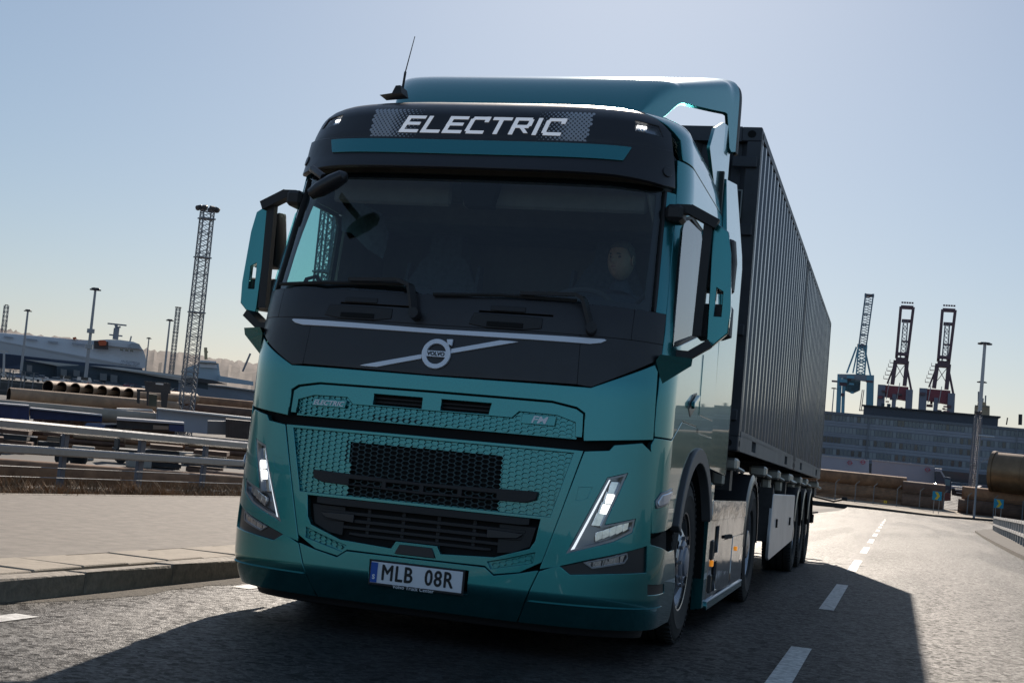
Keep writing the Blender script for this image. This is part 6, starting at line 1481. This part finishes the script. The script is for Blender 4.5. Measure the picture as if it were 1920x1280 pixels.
# dark blue SUV
suv = thing('suv', 'dark blue off-road car with silver wheels on the yard road behind the top rail', 'car', mw=frame_at(ground_at([(-63.57,95.567,-4.212)][0]), math.radians(52)))
sb = MB(); sb.prism([(-2.9, .6), (-2.95, 1.15), (-2.6, 1.35), (-1.6, 1.45), (-.9, 2.12), (2.6, 2.2), (2.8, 1.4), (2.8, .6)], -1.0, 1.0, 'y'); sb.build('body', mat('suv_paint', (.02, .03, .09), .2, .3, 1.0), suv)
gw = MB(); gw.prism([(-1.40, 1.48), (-.82, 2.0), (-.1, 2.02), (-.1, 1.5)], -1.01, 1.01, 'y').prism([(.1, 1.5), (.1, 2.02), (1.2, 2.06), (1.2, 1.5)], -1.012, 1.012, 'y').prism([(1.4, 1.5), (1.4, 2.06), (2.5, 2.08), (2.6, 1.5)], -1.011, 1.011, 'y'); gw.build('windows', carglass, suv)
for x in (-1.9, 1.85):
    for s_ in (-1, 1):
        w0 = MB().lathe([(.001, -.13), (.30, -.13), (.48, -.10), (.48, .10), (.30, .13), (.001, .13)], 'y', c=(x, s_*.9, .48), n=20).build('wheel', rubber, suv)
        MB().lathe([(.001, -.14), (.28, -.14), (.28, -.12)], 'y', c=(x, s_*.9, .48), n=10).build('rim', alu, w0)

# clutter of the pipe yard between the railing and the containers
rk = random.Random(9)
kinds = [('low_loader', 'dark low-loader chassis %s', 'trailer'), ('beam_stack', 'stack of dark steel beams %s', 'beams'), ('pallet_stack', 'dark pallet stack %s', 'pallets')]
wheres = ['behind the left post of the railing', 'left of the dark blue off-road car', 'below the blue end-on container', 'below the dark shelter container', 'in front of the white box trailer', 'beside the truck outline', 'below the blue flat container', 'at the left edge behind the lower rail']
spots = [(30, 818, 40), (95, 822, 26), (10, 842, 60), (235, 824, 34), (300, 838, 40), (385, 842, 46), (130, 842, 30), (-40, 826, 50)]
for i, (px_, py_, w_px) in enumerate(spots):
    kd = kinds[i % 3]; D_ = 112-2.5*i; base = [[(-57.119,73.297,-4.501),(-42.803,82.148,-4.75)]][0]
    A_, B_ = Vector(base[0]), Vector(base[1]); f = px_/460; v = A_.lerp(B_, f)-CAM; v.z = 0; v = v.normalized()*D_
    p = (CAM.x+v.x, CAM.y+v.y, YL); t_ = thing(kd[0], kd[1] % wheres[i], kd[2], mw=frame_at(p, rk.uniform(-.15, .15)))
    L = w_px*D_/2529*1.6
    if i % 3 == 0:
        MB().box((0, 0, .95), (L, 2.4, .16)).box((0, -1.0, .7), (L, .12, .35)).build('deck', dkm, t_); MB().box((-L*.42, 0, 1.5), (.12, 2.4, 1.0)).build('headboard', pale_ if False else dkm, t_)
        for x in (-L*.3, L*.22, L*.32): MB().lathe([(.001, -.15), (.5, -.15), (.5, .15), (.001, .15)], 'y', c=(x, -1.0, .5), n=14).build('wheel', rubber, t_)
    else:
        for j in range(4):
            MB().box((rk.uniform(-.3, .3), 0, .25+.42*j), (L*rk.uniform(.8, 1), 1.8, .30)).build('layer', (rust3, dkm, mat('timber_grey', (.16, .13, .10), .8))[j % 3 if i % 2 else (j+1) % 2], t_)
for i, (px_, D_) in enumerate(((150, 104), (255, 100), (345, 108))):
    A_, B_ = Vector(base[0]), Vector(base[1]); v = A_.lerp(B_, px_/460)-CAM; v.z = 0; v = v.normalized()*D_; p = (CAM.x+v.x, CAM.y+v.y, YL)
    t_ = thing('concrete_block', ['pale concrete blocks under the dark blue off-road car', 'pale concrete block right of the off-road car', 'pale concrete block before the white trailer'][i], 'block', mw=frame_at(p, .3*i))
    MB().box((0, 0, .5), (1.6, 1.0, 1.0), bev=.06).build('block', mat('block_pale', (.36, .33, .29), .85, noise=.15, nscale=1), t_)

sp2 = [(60, 806, 120, 'bundle of thin rusty tubes right of the low-loader at the left edge'), (200, 812, 118, 'bundle of thin rusty tubes below the shelter container'), (300, 815, 116, 'bundle of thin dark tubes below the white box trailer'), (420, 822, 112, 'bundle of thin rusty tubes next to the truck outline'), (-20, 800, 118, 'bundle of thin dark tubes cut by the left edge of the photograph')]
for i, (px_, _y, D_, lab) in enumerate(sp2):
    A_, B_ = Vector(base[0]), Vector(base[1]); v = A_.lerp(B_, px_/460)-CAM; v.z = 0; v = v.normalized()*D_
    t_ = thing('tube_bundle', lab, 'tubes', mw=frame_at((CAM.x+v.x, CAM.y+v.y, YL), rk.uniform(-.08, .08)))
    for r_ in range(4):
        for c_ in range(3): MB().tube([(-3.2+rk.uniform(-.2, .2), -.45*c_, .25+.42*r_), (3.2, -.45*c_, .25+.42*r_)], .20, n=8).build('tube', (rust, rust3, rust2)[(r_+c_+i) % 3], t_)
    for x in (-2, 2): MB().box((x, -.95, .9), (.10, .10, 1.9)).build('stake', dkm, t_)

# ------------------------------------------------------------------ harbour: right side
# office block
ofw = mat('office_wall', (.21, .225, .27), .6, noise=.10, nscale=.05); ofw2 = mat('office_band', (.31, .325, .37), .6, noise=.1, nscale=.05)
off_ = thing('office_building', 'long dark blue-grey office block with four rows of windows and a set-back top storey', 'building')
cor = [(-17.781,337.375,9.609),(39.955,335.922,9.14)]; A0, A1 = Vector(cor[0]), Vector(cor[1]); dA = (A1-A0); dA.z = 0; LA = dA.length; dA.normalize(); nA = Vector((dA.y, -dA.x, 0)); ztop = Vector([(-5.946,337.866,9.341)][0]).z
A1 = A0+dA*LA; back = -nA
def fac(u, z, out=0.): return A0.x+dA.x*u+nA.x*out, A0.y+dA.y*u+nA.y*out, z
def fbox(mb, u0, u1, z0, z1, o0, o1):
    vs = [fac(u, z, o) for u in (u0, u1) for o in (o0, o1) for z in (z0, z1)]
    return mb.add(vs, [(0,1,3,2),(4,6,7,5),(0,4,5,1),(2,3,7,6),(0,2,6,4),(1,5,7,3)])
fbox(MB(), -30, LA+40, YL, ztop-.6, -16, 0).build('wall', ofw, off_)
fbox(MB(), -30.2, LA+40.2, ztop-.6, ztop, -16.2, .25).build('cornice', mat('cornice_pale', (.17, .18, .20), .6), off_)
rows = [Vector(p).z for p in [(-5.835,337.869,7.919),(-5.609,337.874,5.024),(-5.409,337.879,2.46),(-5.18,337.884,-0.483)]]
wp = random.Random(2)
wm_ = [mat('office_glass_dark', (.03, .045, .06), .12, spec=.9), mat('office_glass', (.09, .13, .16), .2, spec=.9), mat('office_blind', (.30, .32, .33), .6)]
shs = [None]*3
for i in range(3):
    mb = MB(); vs = [(dA.x*u+nA.x*o, dA.y*u+nA.y*o, z) for u in (-.36, .36) for o in (.0, .03) for z in (-.68, .68)]
    mb.add(vs, [(0,1,3,2),(4,6,7,5),(0,4,5,1),(2,3,7,6),(0,2,6,4),(1,5,7,3)]); shs[i] = mb.mesh('window', wm_[i])
nW = 64
for r_, z in enumerate(rows):
    fbox(MB(), -29, LA+38, z+.9, z+1.45, 0, .12).build('spandrel_band', ofw2, off_)
    fbox(MB(), -29, LA+38, z-1.3, z-.85, 0, .12).build('spandrel_band', ofw2, off_)
    for k in range(nW):
        u = 1.5+k*(LA-2)/nW*1.0
        kind = wp.choice((0, 1, 1, 1, 2)) if r_ != 1 or k > 9 else 2
        o = link('window', shs[kind], None, off_); o.location = fac(u, z, .05)
fbox(MB(), -29, LA+38, YL+.2, YL+2.6, .02, .1).build('ground_floor_glass', wm_[0], off_)
for u in (12.5, 46.8, 49.0): fbox(MB(), u, u+.25, YL, ztop-.6, .1, .35).build('downpipe', mat('downpipe', (.2, .21, .23), .6), off_)
tp = [(-6.671,337.848,11.811),(24.72,337.248,11.858),(24.866,337.238,9.782),(-6.518,337.852,9.84)]
ua = (Vector(tp[0])-A0).dot(dA); ub = (Vector(tp[1])-A0).dot(dA); zt0 = tp[0][2]; 
fbox(MB(), ua, ub, ztop-.05, tp[0][2]-.35, -12, -.6).build('penthouse_wall', mat('penthouse', (.06, .07, .09), .6), off_)
fbox(MB(), ua-.5, ub+.5, tp[0][2]-.35, tp[0][2], -12.5, -.1).build('penthouse_roof', mat('roof_edge_dark', (.03, .033, .04), .5), off_)
for u in (15, 16.4, 58, 60.5, 66): fbox(MB(), u, u+.8, tp[0][2] if u < ub else ztop, (tp[0][2] if u < ub else ztop)+.9, -6, -5.2).build('roof_vent', wall, off_)
# beige wheelhouse tower rising behind the office
bg_ = mat('beige_tower', (.33, .28, .20), .7, noise=.12, nscale=.2)
tw_ = thing('control_tower', 'beige stepped harbour tower with aerials rising behind the office roof', 'tower')
slab([(27.644,512.357,19.724),(27.776,512.351,20.549),(28.553,512.312,20.414),(28.642,512.308,21.843),(31.515,512.155,21.768),(31.593,512.15,20.68),(32.82,512.08,20.585),(33.03,512.068,16.555),(27.686,512.355,16.478)], 9).build('tower', bg_, tw_)
slab([(27.657,511.355,20.424),(32.77,511.081,20.427),(32.795,511.08,20.066),(27.684,511.354,20.061)], -.6).build('window_band', carglass, tw_)
for a, b, w in ((0, 1, .6), (2, 3, .8), (4, 5, .5), (6, 7, .6)):
    q = [(28.731,510.301,21.781),(28.546,510.31,25.409),(29.489,510.261,21.846),(29.24,510.274,24.253),(31.101,510.175,21.663),(31.034,510.178,24.203),(30.188,510.224,21.664),(30.16,510.226,23.118)]; MB().bar(q[a], q[b], w).build('aerial', mat('mast_grey', (.2, .22, .25), .5), tw_)
for i, q in enumerate(([(30.896,351.842,10.562),(30.791,351.85,13.194)], [(27.713,352.08,10.325),(27.85,352.07,12.094)])):
    t_ = thing('aerial_mast', ['dark aerial on the office roof at the right edge', 'thin aerial on the office roof left of the dark one'][i], 'aerial'); MB().bar(q[0], q[1], (.9, .3)[i]).bar(q[0], Vector(q[0]).lerp(Vector(q[1]), .5), .3).build('rod', dkm, t_)
# cranes
cb = mat('crane_blue', (.14, .36, .48), .5, noise=.1, nscale=.05); cr = mat('crane_maroon', (.26, .06, .08), .55, noise=.1, nscale=.05); crd = mat('crane_dark', (.12, .07, .09), .55); cgr = mat('crane_grey', (.18, .20, .26), .55)  # crane colours paled a little to stand in for distance haze
def bars(parent, name, m, lst, depth=0., D0=None):
    for a, b, w in lst:
        w *= .42; mb = MB(); a, b = Vector(a), Vector(b); mb.bar(a, b, w)
        mb.build(name, m, parent)
        if depth:
            v = Vector((a.x-CAM.x, a.y-CAM.y, 0)).normalized()*depth; MB().bar(a+v, b+v, w).build(name, m, parent)
bc = thing('ship_to_shore_crane', 'blue ship-to-shore crane with its lattice boom raised, leftmost of the three cranes', 'crane')
q = [(-36.714,892.116,13.95),(-38.011,892.059,47.09),(-33.794,892.238,14.225),(-35.163,892.182,44.8),(-17.192,892.754,15.786),(-18.794,892.718,48),(-38.791,892.023,46.299),(-16.736,892.764,45.653),(-34.85,892.195,40.847),(-18.211,892.731,42.287)]
bars(bc, 'leg', cb, [(q[0], q[1], 7), (q[2], q[3], 5), (q[4], q[5], 11)], 28)
slab([(-38.629,890.028,47.072),(-22.793,890.613,48.13),(-20.54,890.674,47.745),(-16.405,890.77,46.298),(-16.321,890.772,43.432),(-25.261,890.541,44.104),(-35.079,890.184,44.703),(-38.266,890.045,45.151)], 6).build('portal_beam', mat('beam_pale', (.24, .28, .33), .5), bc)
slab([(-36.451,897.132,45.313),(-24.752,897.559,44.137),(-24.649,897.563,38.344),(-29.01,897.421,35.784),(-34.771,897.203,37.456),(-36.458,897.132,40.945)], 12).build('machinery', mat('machine_blue', (.06, .12, .16), .6, noise=.4, nscale=.2), bc)
rm_ = random.Random(4)
for k in range(10):
    c = Vector([(-30.164,889.375,40.391)][0])+Vector((rm_.uniform(-13, 13), rm_.uniform(-3, 3), rm_.uniform(-7, 6))); MB().box(tuple(c), (rm_.uniform(1.5, 5), 3, rm_.uniform(.8, 2.5))).build('winch_housing', crd if k % 2 else cb, bc)
q = [(-33.677,892.243,48.184),(-28.955,892.42,65.589),(-29.852,892.389,48.508),(-27.967,892.454,64.582),(-26.325,892.508,48.084),(-26.925,892.489,64.665),(-23.899,892.583,48.29),(-24.843,892.554,64.832),(-18.601,892.722,47.296),(-24.123,892.576,66.336)]
bars(bc, 'brace', cb, [(q[0], q[1], 2.6), (q[2], q[3], 2.2), (q[8], q[9], 2.6)], 0)
q = [(-25.077,892.547,48.19),(-25.151,892.545,66.978),(-25.151,892.545,66.978),(-23.431,892.596,100.456)]
S_ = arm_dir(Vector(q[0])); Bk = Vector((-S_.y, S_.x, 0))
lattice(MB(), q[0], q[1], 5.2, 5.0, 9, S_, Bk, .55).build('tower_lattice', cb, bc)
lattice(MB(), q[2], q[3], 4.6, 4.9, 20, S_, Bk, .62, xb=False).build('boom', mat('crane_blue_dark', (.12, .2, .27), .55), bc)
slab([(-28.517,891.435,67.503),(-22.585,891.62,67.467),(-22.49,891.622,66.247),(-28.405,891.439,66.065)], 14).build('hinge', mat('hinge_red', (.22, .04, .04), .6), bc)
slab([(-26.556,891.5,100.488),(-20.479,891.676,100.404),(-20.412,891.678,99.539),(-26.482,891.503,99.55)], 12).build('boom_tip', crd, bc)
q = [(-23.81,892.585,24.874),(-23.115,892.605,38.26),(-22.772,892.615,24.969),(-22.078,892.634,38.35),(-24.155,892.575,24.843),(-21.045,892.662,25.126)]; bars(bc, 'stair_tower', crd, [(q[0], q[1], 1.2), (q[2], q[3], 1.2), (q[4], q[5], 1.2)], 4)
def red_crane(dx, dy, label):
    t_ = thing('ship_to_shore_crane', label, 'crane')
    base = [(-3.208,872.95,91.694),(4.388,872.966,91.798),(-3.446,872.948,59.442),(2.845,872.968,56.3),(-4.654,872.939,42.639),(2.758,872.968,42.431),(-7.713,872.91,42.939),(-3.983,872.945,55.887),(6.96,872.956,39.996),(3.193,872.968,54.366),(-10.049,872.879,29.405),(-10.99,872.866,41.606),(7.082,872.956,29.54),(5.963,872.961,39.91),(-2.016,872.957,83.111),(3.897,872.967,83.186),(-1.366,872.96,70.144),(3.006,872.968,70.127),(-3.781,872.946,57.659),(3.14,872.968,57.725),(-2.962,872.952,29.339),(-2.826,872.952,36.351),(-11.662,872.855,41.548),(5.167,872.964,41.588),(5.894,872.961,36.412),(5.824,872.962,32.916),(-11.823,872.853,34.861),(7.013,872.956,39.302)]
    o0 = Vector([(-3.208,872.95,91.694)][0]); o1 = Vector([(21.882,872.753,91.588)][0]); off = (o1-o0) if dx else Vector((0, 0, 0))
    B = [Vector(p)+off for p in base]
    Q = lambda i: B[i]
    bars(t_, 'boom_rail', crd, [(Q(0), Q(2), 4.2), (Q(1), Q(3), 4.2)], 7)
    bars(t_, 'boom_tie', crd, [(Q(0), Q(1), 4), (Q(14), Q(15), 3.4), (Q(16), Q(17), 1.6), (Q(18), Q(19), 9)], 7)
    c0, c1 = Q(0).lerp(Q(1), .45), Q(18).lerp(Q(19), .6); v1 = Q(14).lerp(Q(15), .4)
    lattice(MB(), c1, v1, 3.2, 2.6, 10, S_, Bk, .32).build('inner_lattice', mat('crane_grey_light', (.2, .21, .25), .5), t_)
    bars(t_, 'tower_leg', crd, [(Q(4), Q(18), 6), (Q(5), Q(19), 6), (Q(6), Q(7), 2.2), (Q(8), Q(9), 3.0)], 10)
    bars(t_, 'tower_cross', crd, [(Q(4).lerp(Q(18), .15), Q(5).lerp(Q(19), .95), 1.), (Q(5).lerp(Q(19), .2), Q(4).lerp(Q(18), .9), 1.)], 0)
    def P(*idx): return [Q(i) for i in idx]
    hse = MB(); c = (Q(22)+Q(24))/2
    W_ = (Q(23)-Q(22)).length
    vsl = [Q(22), Q(23), Q(24)+Vector((0, 0, 0)), Q(24).lerp(Q(26), 1)]
    slab([Q(22), Q(23), Q(25), Q(25).lerp(Q(26), .9)], 16).build('machine_house', cr, t_)
    bars(t_, 'leg', cgr, [(Q(10)-Vector((0, 0, 40)), Q(11), 11), (Q(12)-Vector((0, 0, 40)), Q(13), 10), (Q(20)-Vector((0, 0, 40)), Q(21), 6)], 24)
    for k in range(26):
        c = Q(26).lerp(Q(25), rm_.random())+Vector((0, rm_.uniform(-3, 8), rm_.uniform(-9, 4)))
        MB().box(tuple(c), (rm_.uniform(1, 4), rm_.uniform(2, 5), rm_.uniform(.4, 1.8))).build('platform', crd if k % 3 else cr, t_)
    for f in (.3, .68):
        a = Q(22).lerp(Q(23), f); MB().bar(a+Vector((0, -3, 2)), a+Vector((-1, -3, -9)), .45).build('ladder', mat('ladder_pale', (.45, .42, .42), .6), t_)
    for k in range(5):
        a = Q(7).lerp(Q(6), k/5); MB().box(tuple(a-S_*2), (2.6, 3, .3)).box(tuple(a-S_*3.2+Vector((0, 0, 1))), (.3, .3, 2)).build('service_platform', crd, t_)
    MB().box(tuple(Q(18).lerp(Q(19), .5)+Vector((0, -2, 4))), (8, 3, 2)).build('hinge', crd, t_)
    for k in range(5): MB().box(tuple(Q(0).lerp(Q(1), (k+.5)/5)+Vector((0, 0, 2.6))), (1.2, 1, 1)).build('sheave', crd, t_)
    return t_
red_crane(0, 0, 'dark maroon ship-to-shore crane with boom raised, the middle one of the three cranes')
red_crane(1, 0, 'dark maroon ship-to-shore crane with boom raised, rightmost of the three cranes')
pale = mat('mast_pale', (.42, .43, .45), .5, .2)
q = [(24.77,412.374,35.274),(24.334,412.397,18.475)]; plain_mast('pale floodlight mast with dark ring of lamps right of the cranes', q[0], q[1], 420, 1.0, 2.0, m=pale)
q = [(39.067,692.009,38.82),(38.906,692.018,28.85)]; plain_mast('smaller farther pale floodlight mast just left of the big one', q[0], q[1], 700, 1.3, 2.3, m=pale)
q = [(-35.983,792.045,33.736),(-36.096,792.039,21.824)]; plain_mast('small far floodlight mast between container and blue crane', q[0], q[1], 800, .6, 1.6)
q = [(10.7,152.755,5.993),(10.65,152.757,-1.482)]; lattice_mast('grey lattice mast in front of the office, left of the street lamp', q[0], q[1], .75, 52, .3, t=.06, m=mat('lattice_mid', (.18, .19, .22), .5, .4), plat=(.5,))
# street lamp
q = [(9.739,133.779,3.433),(9.988,133.766,-4.344)]; b_ = Vector(q[1]); sl_o = thing('street_lamp', 'slim grey street lamp on the far pavement between the two chevron signs', 'street lamp', loc=(b_.x, b_.y, RL+.36))
Hs = q[0][2]-RL-.36; MB().tube([(0, 0, 0), (0, 0, Hs*.3), (0, 0, Hs)], [.12, .10, .06], n=10).build('pole', mat('lamp_pole', (.28, .29, .32), .45, .4), sl_o)
rv = arm_dir(b_); MB().box((rv.x*.6, rv.y*.6, Hs+.08), (1.5, .35, .16), Matrix.Rotation(math.atan2(rv.y, rv.x), 3, 'Z'), bev=.06).build('lamp_head', mat('lamp_head', (.55, .55, .56), .4), sl_o)
# chevron boards
cyan = mat('sign_blue', (.01, .27, .42), .5); yel = mat('sign_yellow', (.72, .52, .03), .5)
for i, q in enumerate(([(6.409,133.912,-2.791),(6.598,133.907,-4.345)][0:2], [(12.041,131.636,-2.872),(12.01,131.638,-4.287)][0:2])):
    c = Vector(q[0]); S2 = arm_dir(c); sg_ = thing('chevron_sign', ['blue chevron sign board with yellow arrow in front of the white truck cab', 'blue chevron sign board with yellow arrow right of the street lamp'][i], 'road sign', mw=frame_at((c.x, c.y, c.z)))
    MB().box((0, 0, 0), (.88, .04, .86), bev=.015).build('board', cyan, sg_)
    MB().prism([(-.22, .36), (.04, .36), (.27, 0), (.04, -.36), (-.22, -.36), (.01, 0)], -.030, -.022, 'y').build('arrow', yel, sg_)
    for x in (-.25, .25): MB().tube([(x, .05, .4), (x, .05, RL+.36-c.z)], .03, n=8).build('post', galv, sg_)
q = [(1.491,140.465,-4.171)][0]; t_ = thing('warning_plate', 'small yellow plate hanging on the wire fence', 'sign', mw=frame_at(q)); MB().box((0, 0, 0), (.30, .03, .28), bev=.01).build('plate', yel, t_); MB().box((0, -.02, 0), (.08, .01, .12)).build('pictogram', dkm, t_)
# white articulated lorries behind the pipes
wlor = mat('lorry_white', (.30, .33, .40), .5, noise=.05, nscale=.3); logo_r = mat('logo_red', (.35, .03, .06), .5)
def logo(pts_c, D_, parent):
    c = Vector(pts_c); M_ = frame_at(c)
    a = MB(); a.lathe([(.20, -.02), (.27, -.02), (.27, .0), (.20, .0)], 'y', n=20).box((0, -.012, 0), (.72, .02, .07)); o = a.build('logo', logo_r, parent); o.matrix_world = M_
for i, (pts, lg) in enumerate((([(-8.803,164.6,-0.247),(-0.975,164.934,-0.277),(-0.856,164.937,-1.808),(-8.673,164.609,-1.851)], [(-3.222,164.475,-0.746)][0]), ([(-0.5,157.942,-0.128),(6.566,157.917,-0.154),(6.664,157.914,-2.147),(-0.43,157.943,-2.176)], [(5.797,157.534,-0.577)][0]))):
    t_ = thing('semi_trailer', ['white box trailer half hidden behind the shipping container, with a round red logo', 'white box trailer with a round red logo behind the dark truck cab'][i], 'trailer')
    slab(pts, 2.5).build('box_body', wlor, t_); logo(lg, 0, t_)
    tl, tr = Vector(pts[0]), Vector(pts[1]); vv = Vector((tl.x-CAM.x, tl.y-CAM.y, 0)).normalized()
    MB().bar(tl-vv*.05+Vector((0, 0, .03)), tr-vv*.05+Vector((0, 0, .03)), .08, .10).build('top_rail', mat('pale_edge', (.4, .4, .42), .5), t_)
t_ = _t = [o for o in COL.objects if o.name.startswith('semi_trailer')][-2]; logo([(-1.672,164.419,-0.521)][0], 0, t_)
lc = thing('truck', 'dark blue truck cab with white wind deflector and red bumper pulling the white trailer', 'truck')
slab([(6.667,155.913,-0.696),(7.264,155.897,-0.532),(7.616,155.886,-1.171),(8.323,155.862,-1.225),(8.494,155.856,-1.906),(8.52,155.855,-3.237),(7.677,155.884,-3.647),(6.925,155.906,-3.347)], 2.5).build('cab', mat('cab_dark', (.025, .04, .08), .3, coat=.5), lc)
slab([(6.549,155.716,-0.323),(7.327,155.695,-0.307),(7.324,155.695,-0.6),(7.712,155.683,-1.247),(7.621,155.686,-1.333),(7.145,155.7,-0.644),(6.577,155.716,-0.702)], 2.4).build('wind_deflector', wlor, lc)
slab([(7.678,155.384,-1.41),(8.324,155.362,-1.469),(8.303,155.362,-2.168),(7.766,155.381,-2.099)], -.1).build('windscreen', mat('cab_glass', (.12, .2, .24), .1), lc)
slab([(7.824,155.179,-2.974),(8.475,155.156,-2.967),(8.511,155.155,-3.785),(7.797,155.18,-3.927)], 2.3).build('bumper', mat('bumper_red', (.14, .02, .03), .5), lc)
for q in ([(7.302,155.295,-3.731)][0],): o = MB().lathe([(.001, -.15), (.5, -.15), (.5, .15), (.001, .15)], 'y', n=20).build('wheel', rubber, lc); o.matrix_world = frame_at((q[0], q[1], YL+.5))
# stacks of pipes on the right
q = [(-8.55,146.575,-2.125),(7.558,146.883,-1.795),(-8.59,146.573,-1.634)]
def pstack(label, left, right, rows_, r, m_top, D_shift=0.):
    a, b = Vector(left), Vector(right); L = Vector((b.x-a.x, b.y-a.y, 0)); n_ = rows_; rzv = math.atan2(L.y, L.x)
    for k in range(n_):
        z = a.z-r-k*r*1.8
        for j in (0, 1):
            o = thing('steel_pipe', label[0] % ('front' if j == 0 else 'rear', ['top', 'second', 'third', 'fourth', 'bottom'][k]), 'pipe', group=label[1], mw=Matrix.Translation((a.x-L.y/L.length*(-j*r*2.1), a.y+L.x/L.length*j*r*2.1, z)) @ Matrix.Rotation(rzv, 4, 'Z'))
            MB().lathe([(r-.06, L.length), (r, L.length), (r, 0), (r-.06, 0)], 'x', n=20).build('shell', m_top, o); MB().lathe([(r-.061, 0), (r-.061, L.length)], 'x', n=14).build('bore', inner, o)
q = [(-9.28,147.524,-1.553),(3.463,147.965,-1.886)]; pstack(('long rusty pipe behind the wire fence, %s pipe of the %s layer', 'rusty pipes behind the fence'), q[0], q[1], 4, .72, rust)
q = [(3.164,145.966,-1.899),(7.518,145.884,-1.68)]; pstack(('short dark pipe beside the truck cab, %s pipe of the %s layer', 'short dark pipes beside the cab'), q[0], q[1], 4, .72, rust3)
q = [(9.32,142.81,-1.77),(18.677,142.087,-2.047)]; pstack(('rusty pipe under the big drum, %s pipe of the %s layer', 'rusty pipes under the drum'), q[0], q[1], 4, .8, rust)
q = [(8.931,141.827,-3.096),(15.595,141.386,-3.212)]; pstack(('dark pipe in front beneath the drum, %s pipe of the %s layer', 'dark pipes beneath the drum'), q[0], q[1], 2, .7, rust3)
t_ = thing('pickup_rack', 'white slatted flatbed standing between the truck cab and the drum stack', 'flatbed'); 
for pp_ in ([(8.401,152.857,-2.095),(9.961,152.791,-2.053),(9.972,152.791,-2.201),(8.412,152.857,-2.244)], [(8.803,152.842,-2.401),(9.986,152.79,-2.398),(9.995,152.79,-2.521),(8.813,152.841,-2.525)], [(8.946,152.836,-2.734),(9.892,152.794,-2.731),(9.899,152.794,-2.83),(8.954,152.835,-2.833)]): slab(pp_, 1.5).build('slat', pale, t_)
slab([(8.459,153.856,-2.39),(10.026,153.789,-2.322),(10.093,153.786,-3.252),(8.512,153.854,-3.112)], 2).build('chassis', dkm, t_)
# steel drum
q = [(11.993,142.664,0.047),(11.848,142.673,2.1),(12.139,142.654,-2)]; r_ = (Vector(q[1])-Vector(q[2])).length/2
dr = thing('steel_drum', 'huge brown steel drum with slanting slots lying on the pipes at the right edge', 'drum', mw=frame_at(q[0], math.radians(-16)))
MB().lathe([(r_-.15, 0), (r_+.12, 0), (r_+.12, .35), (r_, .36), (r_, 3.2), (r_-.03, 3.22), (r_-.03, 3.35), (r_, 3.37), (r_, 22)], 'x', n=64).build('shell', mat('drum_brown', (.20, .13, .075), .38, .6, noise=.3, nscale=.5), dr)
MB().lathe([(r_-.2, 22), (r_-.2, .1), (.001, 2.5)], 'x', n=40).build('bore', inner, dr)
sl2 = MB()
for i in range(5):
    for j in range(7):
        for s_ in range(1):
            an_ = math.radians(215+j*22); x0 = 5.0+i*1.15
            for k in range(3): sl2.add([(x0+k*.28+o+ (.16 if e else 0), (r_+.01)*math.sin(an_+e*.20), (r_+.01)*math.cos(an_+e*.20)) for e in (0, 1) for o in (0, .10)], [(0, 1, 3, 2)])
sl2.build('slots', void, dr, kind='stuff')
q = [(10.652,141.742,0.871),(12.027,141.659,1.737)]; MB().bar(Vector(q[0]), Vector(q[1]), .10).build('steel_rod', galv, None); tag(bpy.data.objects['steel_rod'], 'thin slanting steel rod left of the big drum', 'rod')
for i, pp_ in enumerate(([(12.757,142.112,1.866),(13.785,142.037,1.854),(13.746,142.04,1.642),(12.829,142.107,1.619)], [(14.275,141.999,1.787),(15.294,141.914,1.775),(15.253,141.918,1.599),(14.289,141.998,1.582)])): slab(pp_, .4).build('lifting_lug', pale, dr)
# people-sized clutter: parked cars in front of the office
for i, (q, ci) in enumerate((([(14.523,252.687,-3.537)][0], 5), ([(12.697,257.77,-3.642)][0], 0), ([(17.598,254.529,-3.561)][0], 3), ([(11.666,262.81,-3.443)][0], 1))):
    t_ = thing('parked_car', '%s car parked in front of the office block' % names_c[ci], 'car', group='cars before the office', mw=frame_at((q[0], q[1], YL), .2*i))
    for nm, me in cm_[ci]: link(nm, me, None, t_)
